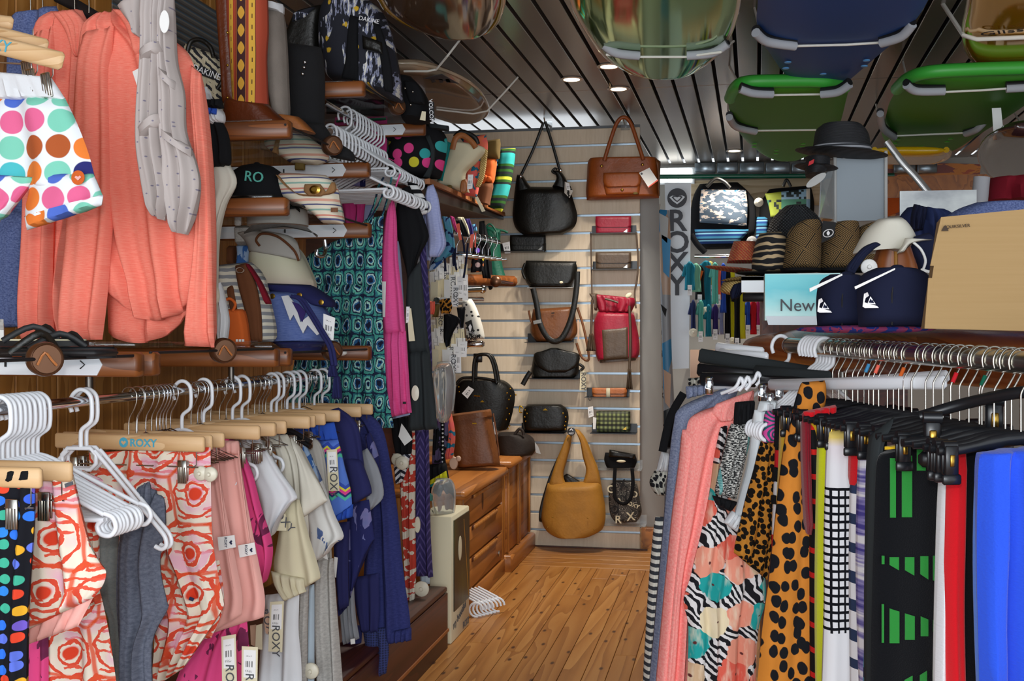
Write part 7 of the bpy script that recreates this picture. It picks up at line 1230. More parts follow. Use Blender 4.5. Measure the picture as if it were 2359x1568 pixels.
t = rk('sweater', 'grey-blue knitted sweater hanging behind the coral one', 'sweater', [('body', [(1640, 905, 1702, 882), (1566, 940, 1690, 920), (1552, 980, 1620, 980), (1542, 1060, 1600, 1060), (1530, 1200, 1570, 1200), (1512, 1400, 1550, 1400), (1490, 1640, 1540, 1640)], 'denim_knit', dict(t=.026, nf=2, fold=.008)), ('collar', [(1580, 890, 1632, 884), (1582, 918, 1630, 905)], 'denim_knit', dict(t=.02, dy=.01))], 3.1)
rk('t_shirt', 'black and cream striped long top at the far end of the rack', 't-shirt', [('side', [(1510, 1190, 1530, 1190), (1496, 1350, 1514, 1350), (1478, 1640, 1500, 1640)], 'stripe_bw', dict(t=.02, nf=1))], 3.16)
t = rk('bag', 'black and white leopard print bag with white flap behind the grey-blue sweater', 'bag', [('body', [(1512, 1080, 1540, 1080), (1498, 1112, 1530, 1112), (1512, 1140, 1530, 1140)], 'leopard_mono', dict(t=.03)), ('flap', [(1524, 1040, 1540, 1044), (1512, 1084, 1540, 1086)], 'cl_white', dict(t=.02, dy=-.02))], 3.4)
strap([(1526, 1040), (1545, 960), (1575, 905)], 3.38, .012, 'cl_black', 'strap', t, flat=.4)
solo('scarf', MB().cloth([(1583, 872, 1616, 868), (1586, 890, 1616, 888)], 3.3, t=.02), 'leopard_mono', 'scrap of leopard-print fabric under the black flat hangers', 'fabric')
solo('pouch_bag', MB().cloth([(1550, 935, 1566, 925), (1535, 980, 1556, 975), (1530, 1030, 1548, 1030)], 3.45, t=.03), 'cl_black', 'black garment edge between the wall and the grey-blue sweater', 'fabric')
# hangers on the rack
bh = mk_black('black plastic clip hanger with plain steel hook over the royal blue towel', 'black clip hangers on the right rack'); bh.location = on_rail(2330); bh.rotation_euler = (0, 0, RYAW)
bn = mk_black('black plastic clip hanger with plain steel hook over the yellow and grid towels', 'black clip hangers on the right rack', None, False); bn.location = on_rail(1990); bn.rotation_euler = (0, 0, RYAW)
for px in (1918, 1932, 1948, 1964, 1976, 2001, 2024, 2044, 2058, 2082, 2100, 2132, 2150, 2172, 2210, 2232, 2262, 2290, 2316, 2352): dup(bh if px % 4 == 0 else bn, on_rail(px), (0, 0, RYAW + (px % 5 - 2) * .02), next('black plastic clip hanger with plain steel hook ' + nm for lim, nm in ((1955, 'over the dark red striped towel'), (2010, 'over the yellow and grid towels'), (2070, 'over the violet brush-stroke towel'), (2160, 'over the green-striped black towel'), (2230, 'over the red, black and white towel'), (9999, 'over the royal blue towel')) if px < lim))
for px, mt, lb in ((1990, 'sky_blue', 'blue'), (2012, 'coral_tag', 'salmon'), (2070, 'cl_orange', 'orange'), (2190, 'cl_red', 'red'), (2256, 'cl_green', 'green')):
    b_ = mk_black('black clip hanger with a ' + lb + ' size marker on its steel hook', None, mt, False); b_.location = on_rail(px); b_.rotation_euler = (0, 0, RYAW)
wh = mk_white(label='white plastic hanger bunched at the far end of the right rack', group='white hangers on the right rack', w=.14, r=.0052); wh.location = on_rail(1798); wh.rotation_euler = (0, 0, RYAW)
for px in (1862, 1869, 1876, 1883, 1890, 1898): dup(wh, on_rail(px), (0, 0, RYAW))
def pxbar(p0, p1, Y0, Y1, h, th, mat, name, label, cat_, bev=.006):
    a = at(*p0, Y0); b = at(*p1, Y1); d = b - a; m = MB().box((0, 0, 0), (d.length, th, h), bev=bev); R_ = Vector((1, 0, 0)).rotation_difference(d).to_matrix()
    m.v = [R_ @ v + (a + b) / 2 for v in m.v]; return solo(name, m, mat, label, cat_)
for p0, p1, Y0, Y1, h, mt, lb in (((1610, 818), (1880, 862), 3.2, 3.05, .04, 'cl_charcoal', 'flat dark grey hanger, topmost of the pile at the rack end'), ((1606, 850), (1740, 866), 3.15, 3.08, .036, 'black_plastic', 'flat glossy black hanger in the middle of the pile at the rack end'), ((1612, 872), (1744, 876), 3.1, 3.04, .036, 'black_plastic', 'flat glossy black hanger at the bottom of the pile at the rack end'), ((1738, 856), (1916, 872), 3.04, 2.8, .036, 'cl_charcoal', 'matt black hanger over the white bars'), ((1752, 876), (1900, 880), 3.0, 2.82, .026, 'black_plastic', 'narrow black hanger over the white bars'),
        ((1648, 800), (1760, 812), 3.3, 3.2, .03, 'white_plastic', 'flat white hanger bar behind the wooden board tip'), ((1655, 812), (1770, 822), 3.28, 3.15, .026, 'white_plastic', 'second flat white hanger bar behind the wooden board tip'), ((1772, 886), (2180, 880), 2.95, 2.35, .028, 'white_plastic', 'long flat white hanger bar below the steel hooks'), ((1790, 892), (2186, 866), 2.98, 2.42, .026, 'white_plastic', 'second long flat white hanger bar, slanting upward'), ((1640, 890), (1746, 886), 3.12, 3.05, .02, 'white_plastic', 'white hanger bar under the black pile')):
    pxbar(p0, p1, Y0, Y1, h, .014, mt, 'flat_hanger', lb, 'hanger')
for q, (px, py) in enumerate(((1634, 888), (1756, 905), (1775, 925), (1796, 905))): solo('hanger_clip', MB().box(at(px, py, 2.92), (.02, .014, .045), bev=.003).tube([at(px - 8, py - 14, 2.92), at(px - 8, py + 6, 2.91), at(px + 4, py + 8, 2.91)], .002, 6), 'chrome', 'chrome clip dangling from a flat hanger at the rack end', 'clip', 'chrome hanger clips at the rack end')
for q, (px, py) in enumerate(((1742, 888), (1718, 898), (1702, 900))): solo('hanger_end', MB().tube([at(px, py, 3.0), at(px + 10, py - 14, 3.0), at(px + 4, py - 30, 3.0), at(px - 8, py - 8, 3.0), at(px - 40, py + 6, 3.02)], .005, 8, smooth=5), 'white_plastic', 'white hanger end at the collar of the knitted sweaters', 'hanger', 'white hanger ends at the sweater collars')
# clips of the nearest hanger, large in view
t = thing('black_clip_hanger', 'large black plastic clip hanger gripping the green-striped towel', 'hanger', at(2150, 1050, 2.2))
for cx, cy in ((2148, 1000), (2290, 960)):
    P = at(cx, cy, 2.15); c_ = MB().box(P, (.03, .014, .06), bev=.004); c_.box(P + Vector((0, -.002, -.045)), (.05, .018, .03), bev=.008); c_.tube([P + Vector((-.016, 0, .03)), P + Vector((.016, 0, .03))], .012, 10)
    p_ = obj('clip', c_, 'black_plastic', t); obj('spring', MB().box(P + Vector((0, -.0085, -.005)), (.013, .004, .026), bev=.002), 'brass', p_)
obj('bar', MB().tube([at(2120, 960, 2.17), at(2220, 930, 2.15), at(2340, 905, 2.08), at(2420, 900, 2.05)], .011, 10, smooth=4), 'black_plastic', t)
# ------------------------------------------------------------------ wooden board on the rack and what stands on it
def spindle(c0, c1, hw, ht, mat, name, label, cat_, tip=.35, side=None):
    c0 = Vector(c0); c1 = Vector(c1); d = c1 - c0; L = d.length; T = d.normalized(); side = side or T.cross(Vector((0, 0, 1))).normalized(); up = side.cross(T); m = MB(); n_ = 20; K = 30; V = []
    for i in range(K + 1):
        s_ = i / K; e = max(1 - max(0, 1 - s_ / tip) ** 2.2, .0009) ** .5
        for j in range(n_): a = 2 * pi * j / n_; V.append(c0 + d * s_ + side * hw * e * cos(a) + up * ht * e * sin(a))
    F = [(i * n_ + j, i * n_ + (j + 1) % n_, (i + 1) * n_ + (j + 1) % n_, (i + 1) * n_ + j) for i in range(K) for j in range(n_)] + [tuple(range(n_ - 1, -1, -1)), tuple(K * n_ + j for j in range(n_))]
    m.add(V, F); return solo(name, m, mat, label, cat_)
T0 = at(1719, 796, 3.6); spindle(T0, T0 - RD * 2.2 + RC * .3 + Vector((0, 0, .004)), .105, .062, 'board_wood', 'wooden_board', 'polished brown surfboard-shaped wooden board lying above the rack', 'board', .3)
def navy_cap(x0, x1, y0, y1, Y, lx, ly, label):
    w_ = x1 - x0; t = bag('cap', label, 'cap', [('crown', [(x0 + w_ * .25, y0, x1 - w_ * .3, y0), (x0 + w_ * .06, y0 + 18, x1 - w_ * .08, y0 + 16), (x0, y0 + 60, x1, y0 + 60), (x0 + w_ * .02, y1, x1 - w_ * .03, y1)], 'cl_deepnavy', dict(t=.085, pw=2.4, fold=.001))], Y)
    obj('button', MB().ell(at((x0 + x1) / 2 + 5, y0, Y - .02), (.014, .012, .007)), 'cl_deepnavy', t); obj('seam', MB().tube([at(x0 + w_ * .5, y0 + 3, Y - .07), at(x0 + w_ * .46, y0 + 60, Y - .088), at(x0 + w_ * .46, y1 - 4, Y - .07)], .0015, 6), 'ink_black', t)
    P = at(lx, ly, Y - .088); s_ = .00072
    for nm, pts in (('wave_mark', [(-18, -14), (-14, 22), (-6, 26), (-2, 16), (-10, 10), (-13, -2), (20, -13), (24, -18), (-12, -18)]), ('peak_mark', [(-6, -6), (2, 14), (16, -8)]), ):
        obj(nm, MB().plate([P + Vector((a * s_, .018 * (1 if a < -8 else 0) * .4 + .002, b * s_)) for a, b in pts], .004), 'ink_white', t, smooth=False)
    obj('peak_fill', MB().plate([P + Vector((a * s_, -.001, b * s_)) for a, b in ((-3, -3), (2, 8), (5, 2), (8, 4), (11, -5))], .002), 'cl_deepnavy', t, smooth=False)
    return t
t = navy_cap(1880, 2010, 632, 752, 2.62, 1898, 706, 'navy cap with a white wave mark, half hidden behind its twin')
obj('tag_card', rplate([(1865, 664), (1940, 630), (1941, 634), (1866, 672)], 2.5, 0.3, 0, .002), 'paper_white', t, smooth=False)
t = navy_cap(1974, 2150, 617, 752, 2.45, 2004, 694, 'navy cap with a white wave mark beside the cardboard box')
obj('tag_card', rplate([(1969, 660), (2062, 617), (2062, 621), (1971, 666)], 2.33, 0.3, 0, .002), 'paper_white', t, smooth=False)
t = thing('cap_brim', 'colourful beaded-print brim lying on the wooden board under the navy caps', 'cap', at(1990, 764, 2.5)); obj('brim', MB().ell(at(1985, 758, 2.55), (.19, .09, .009), 28, 8, R=Matrix.Rotation(-.9, 3, 'Z')), 'bead_multi', t)
# cardboard box
Yb = 2.25; X0b = at(2250, 600, Yb).x; t = thing('cardboard_box', 'brown cardboard carton with a printed brand name beside the caps', 'box', at(2250, 760, Yb))
outl = [(2168, 500), (2440, 474), (2440, 764), (2130, 756), (2139, 640), (2152, 640), (2154, 612), (2143, 612)]
obj('front', MB().plate([at(x, y, Yb, .1, X0b) for x, y in outl], .006, (0, 1, 0)), 'cardboard', t, smooth=False)
obj('side', MB().plate([at(2168, 500, Yb, .1, X0b), at(2130, 756, Yb, .1, X0b), at(2130, 756, Yb, .1, X0b) + Vector((.01, .1, 0)), at(2168, 500, Yb, .1, X0b) + Vector((.01, .1, 0))], .004, (1, 0, 0)), 'cardboard', t, smooth=False)
obj('back', MB().plate([at(x, y, Yb, .1, X0b) + Vector((.01, .1, 0)) for x, y in [outl[i] for i in (0, 1, 2, 3)]], .006, (0, 1, 0)), 'cardboard', t, smooth=False)
lettering('QUIKSILVER', .0082, at(2207, 521, Yb - .006, .1, X0b), 'ink_card', t, rot=.07, k=.1); P = at(2177, 525, Yb - .006, .1, X0b)
obj('wave_mark', MB().plate([P + Vector((a * .0007, 0, b * .0009)) for a, b in ((-9, -5), (-3, 4), (2, 6), (8, -3), (9, -6), (-9, -6))], .0005), 'ink_card', t, smooth=False)
# white cap on a wooden head form
t = thing('head_form', 'tapered wooden head form under the white cap', 'display form', at(2060, 640, 2.75)); obj('block', MB().cloth([(2030, 545, 2086, 545), (2018, 580, 2100, 580), (2008, 610, 2112, 610), (2000, 650, 2120, 650)], 2.78, t=.06, pw=4, fold=0), 'head_wood', t); obj('inlay', MB().tube([at(2064, 575, 2.715), at(2064, 632, 2.715)], .004, 6), 'lt_mustard', t)
t = bag('cap', 'white cap with navy underside worn by the wooden head form', 'cap', [('crown', [(2022, 505, 2078, 501), (1994, 530, 2102, 530), (1976, 560, 2110, 552), (1966, 585, 2090, 572), (2010, 560, 2068, 582)], 'cl_offwhite', dict(t=.07, pw=2.5)), ('brim_top', [(2085, 548, 2150, 552), (2078, 566, 2100, 560), (2066, 584, 2082, 580)], 'cl_offwhite', dict(t=.02, dy=-.07)), ('brim_under', [(2105, 545, 2140, 535), (2100, 570, 2156, 560), (2112, 605, 2152, 610), (2118, 625, 2148, 625)], 'cl_deepnavy', dict(t=.02, dy=-.045)), ('inner_band', [(2018, 556, 2036, 562), (1990, 568, 2012, 576), (1968, 590, 1990, 598), (1950, 614, 1974, 622), (1946, 630, 1968, 634)], 'cl_deepnavy', dict(t=.02, dy=-.055))], 2.72)
strap([(2104, 558), (2122, 575), (2132, 600), (2126, 622)], 2.64, .003, 'paper_white', 'taping', t); strap([(2012, 562), (1984, 585), (1962, 620)], 2.645, .003, 'cl_deepnavy', 'taping', t)
security_disc(t, 2002, 615, 2.66, .018, 'paper_white'); obj('tag_card', pxplate([(2122, 618), (2148, 624), (2146, 630), (2120, 624)], 2.6, .002), 'paper_white', t, smooth=False)
# turquoise carton
t = thing('carton', 'turquoise printed carton with grey lettering behind the navy caps', 'box', at(1850, 748, 3.35)); obj('body', MB().box((at(1762, 690, 3.35) + at(1936, 690, 3.35)) / 2 + Vector((0, .06, .008)), (at(1936, 690, 3.35).x - at(1762, 690, 3.35).x, .12, .135)), 'sky_box', t, smooth=False)
obj('front', MB().plate([at(1762, 632, 3.345), at(1936, 632, 3.345), at(1936, 728, 3.345), at(1764, 728, 3.345)], .003), 'sky_box', t, smooth=False); obj('lip', MB().plate([at(1764, 728, 3.34), at(1936, 728, 3.34), at(1936, 748, 3.33), at(1770, 748, 3.33)], .003), 'white_panel', t, smooth=False)
lettering('New', .05, at(1836, 704, 3.338), 'ink_grey', t)
t = thing('counter_tray', 'white-fronted counter shelf carrying the hats', 'shelf', at(1800, 672, 3.9)); obj('front', MB().plate([at(1708, 637, 3.9), at(1990, 637, 3.9), at(1990, 673, 3.9), at(1708, 673, 3.9)], .02), 'white_panel', t, smooth=False); obj('top', MB().box((at(1708, 632, 3.9) + at(2200, 632, 3.9)) / 2 + Vector((0, .25, -.01)), (at(2200, 632, 3.9).x - at(1708, 632, 3.9).x, .5, .014)), 'black_plastic', t, smooth=False)
obj('lower_rail', MB().box((at(1712, 684, 3.95) + at(1990, 684, 3.95)) / 2, (.4, .02, .03), bev=.003), 'black_plastic', t); obj('leg', MB().box((.35, 4.3, .68), (.5, .3, 1.36)), 'mahogany_dark', t, smooth=False)
# hats
def brimmed(px, py, Y, rx, ry, mat, label, rows, crown_mat=None, band=None, tilt=0):
    t = bag('hat', label, 'hat', [('crown', rows, crown_mat or mat, dict(t=.09, pw=2.2, fold=.001))] + ([('hatband', band[0], band[1], dict(t=.093, pw=2.2, fold=0))] if band else []), Y)
    obj('brim', MB().ell(at(px, py, Y), (rx, ry, .008), 30, 8, R=Matrix.Rotation(tilt, 3, 'Y')), mat, t); return t
brimmed(1700, 622, 4.15, .12, .12, 'straw_red', 'red and orange woven straw hat on the counter', [(1690, 556, 1742, 556), (1682, 580, 1748, 580), (1674, 606, 1752, 606)], tilt=.12)
brimmed(1780, 632, 4.05, .13, .12, 'cl_black', 'black cap with cream tiger stripes on the counter', [(1750, 538, 1800, 534), (1740, 560, 1814, 555), (1732, 600, 1812, 600), (1732, 628, 1808, 625)], 'tiger', tilt=.05)
for i, (x0, x1, lb) in enumerate(((1806, 1892, 'gold maze-pattern cap standing upright, nearest the tiger cap'), (1888, 1980, 'gold maze-pattern cap standing upright with a black swing tag'), (1960, 2030, 'gold maze-pattern cap half hidden behind the white cap'))):
    t = bag('cap', lb, 'cap', [('crown', [(x0 + 50, 505 + 4 * i, x1 - 6, 506 + 4 * i), (x0 + 12, 530, x1, 522), (x0 + 2, 580, x1, 580), (x0 - 4, 620, x1 - 2, 620)], 'gold_maze', dict(t=.08, pw=2.6, fold=.001)), ('brim', [(x0 - 10, 618, x1, 618), (x0 - 6, 627, x1, 626)], 'cl_black', dict(t=.09, pw=3, dy=-.03))], 4.0 + i * .06)
    if i == 1:
        o = plain_tag(t, [(1896, 508), (1926, 512), (1922, 545), (1892, 560)], 3.86, 'ink_black', 'swing_tag'); P = at(1908, 537, 3.855); obj('oval_mark', MB().tube([P + Vector((.016 * cos(a), 0, .012 * sin(a) + .003 * cos(a))) for a in [2 * pi * q / 18 for q in range(18)]], .0015, 6, closed=True), 'ink_white', o); obj('stone_mark', MB().plate([P + Vector((a * .007, -.001, b * .009)) for a, b in ((0, 1), (.8, .1), (.3, -.8), (-.3, -.8), (-.8, .1))], .001), 'ink_white', o, smooth=False)
bag('hat', 'round black woven straw hat behind the gold caps', 'hat', [('crown', [(1810, 474, 1850, 472), (1782, 500, 1884, 498), (1768, 530, 1902, 530), (1766, 560, 1905, 560)], 'straw_black', dict(t=.12, pw=2.2, fold=.001))], 4.3)
brimmed(1720, 640, 4.1, .09, .09, 'straw_natural', 'natural straw hat edge under the red hat', [(1665, 650, 1720, 645), (1660, 672, 1716, 668), (1690, 680, 1712, 676)], tilt=-.1)
garment('scarf', 'dark navy scarf hanging below the straw hat', 'scarf', [('end', [(1690, 655, 1714, 648), (1682, 672, 1712, 670), (1684, 690, 1702, 686)], 'cl_deepnavy', dict(nf=2, t=.02))], 4.0)
brimmed(1938, 352, 4.4, .17, .14, 'straw_ribbed', 'black ribbed trilby with a grey striped hatband on top of the display case', [(1898, 285, 1976, 282), (1880, 300, 2000, 305), (1874, 330, 2006, 335), (1870, 352, 2010, 352)], None, ([(1873, 335, 2008, 336), (1870, 352, 2010, 352)], 'hat_band'), tilt=.1)
t = brimmed(1880, 385, 4.35, .08, .1, 'straw_ribbed', 'second black ribbed trilby with a small flag label beside the display case', [(1858, 360, 1912, 362), (1854, 385, 1910, 385), (1856, 408, 1890, 405)], tilt=.1); plain_tag(t, [(1864, 372), (1876, 366), (1874, 376), (1862, 382)], 4.22, 'red_print', 'flag_label')
# display case, panels, cloths behind
t = thing('display_case', 'grey metal-backed display case with white posts and a glass side', 'display case', at(1980, 510, 4.5)); a = at(1922, 362, 4.5); b = at(2040, 508, 4.5)
obj('back_panel', MB().box(((a.x + b.x) / 2, 4.5, (a.z + b.z) / 2), (b.x - a.x, .02, a.z - b.z)), 'case_grey', t, smooth=False); obj('top_ledge', MB().box(((a.x + b.x) / 2, 4.49, a.z + .002), (b.x - a.x - .06, .03, .02)), 'grey_panel', t, smooth=False)
for px in (1923, 2040): obj('post', MB().box((at(px, 430, 4.49).x, 4.49, (a.z + b.z) / 2), (.012, .03, a.z - b.z + .03), bev=.002), 'grey_panel', t)
obj('glass_side', MB().plate([at(1921, 380, 4.48), at(1890, 410, 4.3), at(1886, 500, 4.3), at(1921, 505, 4.48)], .004, (1, 0, 0)), 'clear_plastic', t, smooth=False); obj('case_interior', MB().box(at(1905, 460, 4.6), (.04, .1, .16)), 'ply', t, smooth=False)
solo('security_tag', MB().lathe(at(1880, 415, 4.1), [(.04, -.004), (.04, .003), (.001, .006)], 22, 'y', sx=1, sy=.35, R=Matrix.Rotation(-.6, 3, 'Y')), 'grey_panel', 'flat grey security disc beside the display case', 'tag')
solo('metal_sheet', MB().plate([at(2073, 440, 3.9), at(2250, 437, 3.9), at(2250, 545, 3.9), at(2073, 545, 3.9)], .01), 'scuffed_metal', 'scuffed silver metal sheet standing behind the blue cloths', 'sheet', smooth=False)
garment('jacket', 'dark blue fleece jacket heaped behind the white cap', 'jacket', [('heap', [(2090, 478, 2160, 484), (2070, 505, 2200, 500), (2076, 540, 2200, 540), (2090, 600, 2200, 600)], 'cl_denimdark', dict(t=.09, pw=3, fold=.02, nf=3)), ('collar', [(2105, 470, 2135, 478), (2098, 500, 2130, 510), (2098, 535, 2125, 530)], 'cl_deepnavy', dict(t=.03, dy=-.09))], 3.3)
garment('sweatshirt', 'blue-grey marl sweatshirt draped behind the cardboard box', 'sweatshirt', [('drape', [(2250, 466, 2440, 462), (2200, 485, 2450, 480), (2170, 515, 2450, 510), (2165, 580, 2450, 580)], 'denim_slub', dict(t=.08, pw=3, fold=.01, nf=2))], 3.1)
solo('sun_poster', MB().plate([at(2040, 372, 8.24), at(2260, 378, 8.24), at(2250, 470, 8.24), at(2040, 500, 8.24)], .006), 'sun_poster', 'orange and red sunburst poster on the far wall', 'poster', smooth=False)
o = solo('poster_lettering_board', MB().plate([at(2040, 440, 8.2), at(2120, 420, 8.2), at(2120, 470, 8.2), at(2040, 500, 8.2)], .006), 'cl_orange', 'orange board with dark red capital letters on the far wall', 'sign', smooth=False); lettering('SURE', .09, at(2072, 450, 8.19) - WL[o.name], 'cl_darkred', o, rot=.12, bold=.004)
solo('shelf_edge', MB().box(at(2180, 428, 6.9), (.9, .05, .12)), 'cabinet_wood', 'orange-brown wooden shelf edge on the far wall', 'shelf', smooth=False)
solo('curved_strip', MB().tube([at(2042, 325, 4.6), at(2080, 375, 4.6), at(2112, 410, 4.6), at(2140, 445, 4.6)], .014, 8, .2, smooth=5), 'bd_grey', 'thin curved silver-edged board leaning under the green foam boards', 'board')
solo('red_blanket', MB().cloth([(2270, 412, 2450, 405), (2262, 440, 2450, 440), (2262, 470, 2450, 470)], 4.6, t=.15, pw=3, fold=.02), 'cl_darkred', 'dark red folded cloth on the far right shelf', 'cloth')
solo('support_post', MB().tube([at(2262, 408, 4.5), at(2255, 480, 4.5)], .03, 12), 'grey_foam', 'grey padded upright beside the dark red cloth', 'post')
# ------------------------------------------------------------------ surfboards slung under the ceiling
def hboard(rows, z, th, mats, label, lip=None, holes=(), hole_mat=None, rim=None):
    R_ = []; N = len(rows)
    for i in range(N - 1):
        a, b, c, d = rows[max(i - 1, 0)], rows[i], rows[i + 1], rows[min(i + 2, N - 1)]
        for j in range(5): R_.append([cat(a[m], b[m], c[m], d[m], j / 5) for m in range(3)])
    R_.append(list(rows[-1])); nu = 16; V = []; U = []; K = len(R_)
    for side in (-1, 1):
        for j, (py, xl, xr) in enumerate(R_):
            A = atz(xl, py, z); B = atz(xr, py, z); en = min(1, j / 4 + .15, (K - 1 - j) / 4 + .15)
            for i in range(nu + 1):
                q = i / nu; e = max(0, 1 - abs(2 * q - 1) ** 3.2) ** .5; P = A.lerp(B, q); P.z += side * th / 2 * e * en ** .5; V.append(P); U.append((P.x, P.y))
    W = nu + 1; o_ = K * W; F = []
    for j in range(K - 1):
        for i in range(nu):
            a = j * W + i; F += [(a, a + 1, a + W + 1, a + W), (o_ + a, o_ + a + W, o_ + a + W + 1, o_ + a + 1)]
        a = j * W; F.append((a, a + W, o_ + a + W, o_ + a)); a += nu; F.append((a, o_ + a, o_ + a + W, a + W))
    for i in range(nu): F.append((i, o_ + i, o_ + i + 1, i + 1)); a = (K - 1) * W + i; F.append((a, a + 1, o_ + a + 1, o_ + a))
    base = atz((rows[1][1] + rows[1][2]) / 2, rows[1][0], z); t = thing('surfboard', label, 'surfboard', base, 'surfboards slung under the ceiling')
    obj('hull', MB().add(V, F, U), mats, t, ang=80)
    if rim: obj('rail_edge', MB().tube([atz(r[1], r[0], z) for r in reversed(R_)] + [atz(r[2], r[0], z) for r in R_], rim[1], 8), rim[0], t)
    if lip: obj('nose_edge', MB().tube([atz(x, y, z + .0) for x, y in lip[0]], th * .36, 12, smooth=5), lip[1], t)
    for x, y in holes: P = atz(x, y, z - th / 2 - .0015); obj('fin_plug', MB().lathe(P, [(.012, .003), (.013, 0), (.01, -.002)], 14), hole_mat, t)
    return t
def rope(pts, label, pads=(), r=.0045):
    a = atz(*pts[0]); t = thing('sling_rope', label, 'rope', a, 'rope slings holding the surfboards')
    obj('cord', MB().tube([atz(*p) for p in pts], r, 8), 'rope_white', t)
    for p in pads:
        P = [atz(*q) for q in p]; obj('foam_sleeve', MB().tube(P, .016, 10, smooth=5), 'grey_foam', t); obj('dark_liner', MB().tube([v + Vector((0, .004, .012)) for v in P], .016, 10, smooth=5), 'black_rubber', t)
    return t
t = hboard([(166, 1490, 1570), (158, 1446, 1604), (142, 1412, 1630), (120, 1388, 1655), (80, 1358, 1680), (40, 1334, 1694), (0, 1318, 1702), (-120, 1296, 1716), (-320, 1290, 1720)], 2.22, .075, 'bd_green_gloss', 'glossy dark green surfboard hanging from the ceiling', rim=('bd_clear', .008))
rope([(1400, 105, 2.24), (1398, 126, 2.17), (1470, 131, 2.165), (1580, 131, 2.165), (1660, 120, 2.17), (1690, 95, 2.25)], 'white rope sling under the glossy green surfboard', [[(1392, 104, 2.2), (1420, 122, 2.175), (1472, 128, 2.17)], [(1582, 128, 2.17), (1640, 122, 2.175), (1676, 100, 2.2)]])
t = hboard([(201, 1872, 1905), (194, 1846, 1936), (165, 1804, 1976), (120, 1772, 2032), (90, 1752, 2068), (50, 1743, 2106), (0, 1746, 2138), (-120, 1752, 2190), (-320, 1760, 2230)], 2.24, .07, 'bd_blue_foam', 'dark blue soft foam surfboard with pale fin plugs', holes=((1815, 144), (1810, 158), (1896, 171), (1892, 185), (1996, 140), (1991, 153)), hole_mat='bd_hole')
rope([(1738, 18, 2.45), (1748, 60, 2.28), (1752, 90, 2.21), (1832, 106, 2.195), (1950, 103, 2.195), (2030, 98, 2.195), (2090, 75, 2.22), (2106, 45, 2.3), (2125, 20, 2.45)], 'white rope sling under the dark blue foam surfboard', [[(1741, 75, 2.21), (1768, 96, 2.195), (1832, 106, 2.19)], [(2030, 99, 2.19), (2076, 84, 2.195), (2102, 56, 2.22)]])
t = hboard([(361, 1798, 1832), (354, 1766, 1858), (338, 1736, 1892), (312, 1708, 1924), (275, 1686, 1938), (235, 1678, 1948), (208, 1684, 1954), (192, 1706, 1950)], 2.2, .07, 'bd_green_foam', 'green soft foam surfboard between the dark blue one and the trilby', ([(1682, 226), (1694, 202), (1720, 189), (1800, 186), (1900, 187), (1948, 200)], 'bd_green_lip'), ((1738, 332), (1737, 339), (1789, 347), (1788, 354), (1850, 332), (1848, 338)), 'bd_hole_g')
rope([(1680, 152, 2.45), (1706, 200, 2.18), (1706, 212, 2.16), (1780, 219, 2.155), (1900, 217, 2.155), (1950, 205, 2.17), (1962, 188, 2.3)], 'white rope sling at the near end of the middle green foam board', [[(1705, 205, 2.165), (1736, 215, 2.15), (1780, 217, 2.15)], [(1892, 217, 2.15), (1930, 212, 2.15), (1958, 194, 2.17)]])
rope([(1677, 258, 2.45), (1680, 280, 2.2), (1700, 296, 2.16), (1740, 301, 2.155), (1880, 299, 2.155)], 'white rope sling at the far end of the middle green foam board', [[(1680, 270, 2.17), (1696, 292, 2.155), (1740, 303, 2.15)]])
t = hboard([(356, 2098, 2150), (348, 2072, 2180), (330, 2044, 2222), (305, 2031, 2262), (270, 2040, 2320), (230, 2052, 2380), (195, 2078, 2430), (172, 2110, 2440)], 2.2, .07, 'bd_green_foam', 'green soft foam surfboard with a white paper strip at its side', ([(2066, 205), (2094, 180), (2140, 166), (2230, 160), (2359, 156), (2440, 154)], 'bd_green_lip'), ((2068, 322), (2062, 331), (2122, 337), (2117, 345), (2190, 320), (2182, 327)), 'bd_hole_g')
o = plain_tag(t, [(2285, 249), (2306, 248), (2315, 340), (2291, 344)], 4.9, 'paper_white', 'paper_strip')
rope([(2080, 142, 2.45), (2090, 186, 2.2), (2092, 200, 2.16), (2150, 213, 2.15), (2260, 208, 2.15), (2359, 201, 2.15), (2430, 196, 2.16)], 'white rope sling at the near end of the right green foam board', [[(2088, 196, 2.165), (2112, 210, 2.15), (2176, 210, 2.15)], [(2318, 204, 2.15), (2359, 202, 2.15), (2420, 198, 2.15)]])
rope([(2018, 240, 2.45), (2026, 270, 2.22), (2036, 300, 2.16), (2060, 313, 2.155), (2225, 306, 2.155), (2262, 285, 2.2)], 'white rope sling at the far end of the right green foam board', [[(2028, 262, 2.19), (2034, 295, 2.16), (2060, 316, 2.15)], [(2225, 308, 2.15), (2250, 298, 2.155), (2266, 282, 2.18)]])
t = hboard([(77, 1046, 1086), (70, 985, 1120), (48, 932, 1142), (20, 892, 1153), (-10, 872, 1158), (-90, 812, 1162), (-260, 720, 1164)], 2.26, .06, 'bd_brown', 'glossy brown surfboard with a yellow edge above the duffel bag', rim=('bd_yellow_rim', .012))
rope([(1070, 78, 2.4), (1030, 130, 2.3), (1005, 160, 2.27), (985, 164, 2.26), (930, 164, 2.26)], 'white rope running from the brown surfboard down to the sand-coloured one')
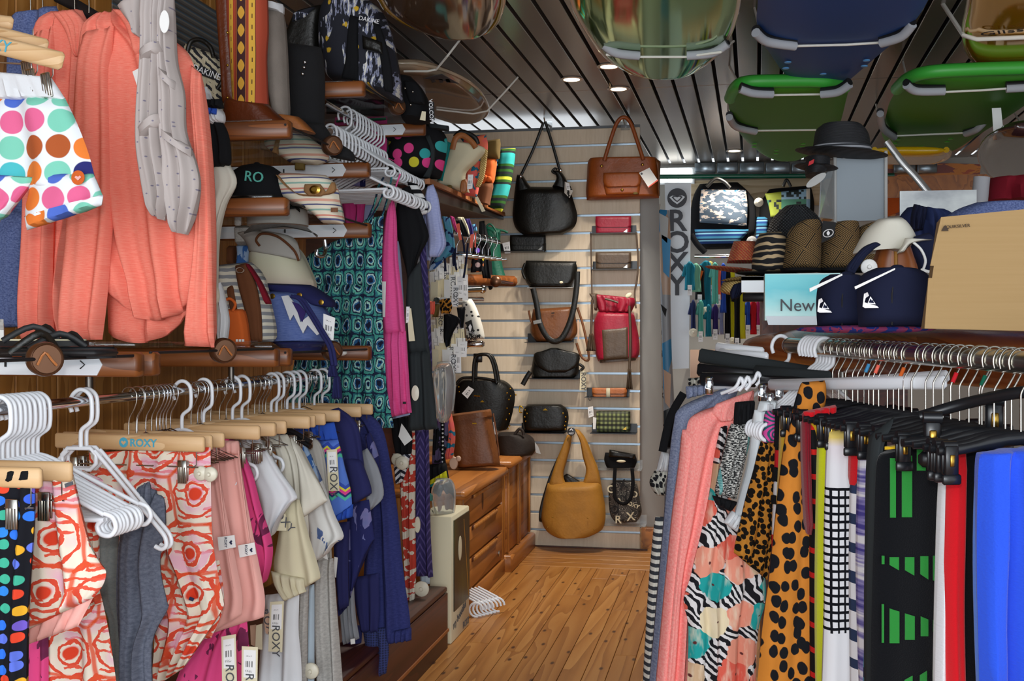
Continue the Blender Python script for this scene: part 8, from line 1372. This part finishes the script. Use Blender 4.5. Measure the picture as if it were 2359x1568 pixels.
t = hboard([(146, 908, 955), (158, 900, 1012), (180, 898, 1066), (205, 902, 1100), (230, 922, 1118), (252, 960, 1124), (268, 1010, 1116), (277, 1052, 1092)], 2.3, .06, 'bd_sand', 'sand-coloured surfboard with a dark printed mark above the printed bags', rim=('bd_clear', .008))
P = atz(1015, 186, 2.268); obj('printed_mark', MB().plate([atz(x, y, 2.262) for x, y in ((975, 181), (1018, 171), (1057, 193), (1036, 190), (1014, 184))], .002, (0, 0, 1)), 'ink_grey', t, smooth=False)
for x in (992, 1010, 1026): obj('printed_mark', MB().plate([atz(a, b, 2.262) for a, b in ((x, 182), (x + 9, 182), (x + 12, 190), (x + 3, 191))], .002, (0, 0, 1)), 'ink_grey', t, smooth=False)
rope([(1193, 178, 2.45), (1160, 215, 2.36), (1122, 256, 2.27), (1090, 262, 2.265), (1005, 252, 2.265)], 'white rope sling holding the nose of the sand-coloured surfboard')
t = hboard([(154, 2270, 2400), (140, 2244, 2420), (110, 2224, 2430), (60, 2220, 2440), (10, 2230, 2460), (-120, 2250, 2520)], 2.26, .06, 'bd_amber', 'glossy amber yellow surfboard with grey stripe at the right', rim=('bd_clear', .007))
lettering('Gliss', .07, atz(2308, 74, 2.222), 'ink_black', t, face=Matrix.Rotation(pi, 4, 'X'), rot=.3)
rope([(2172, 10, 2.45), (2220, 82, 2.24), (2250, 90, 2.22), (2359, 86, 2.22), (2430, 84, 2.22)], 'thick white rope sling under the amber surfboard', r=.008)
t = hboard([(412, 2300, 2420), (395, 2272, 2430), (360, 2256, 2440), (325, 2268, 2450), (302, 2300, 2460), (292, 2340, 2470)], 2.0, .07, 'bd_plum', 'dark plum surfboard low at the far right', rim=('bd_plum', .008))
rope([(2325, 240, 2.45), (2355, 290, 2.1), (2400, 320, 2.05)], 'white rope leading to the plum surfboard')
t = hboard([(372, 2040, 2150), (364, 2012, 2176), (352, 2004, 2186), (345, 2015, 2180)], 2.05, .05, 'bd_yellow', 'yellow surfboard edge behind the trilby', rim=('bd_yellow', .014))
rope([(2190, 300, 2.45), (2230, 280, 2.4)], 'loose rope end beside the right green foam board')
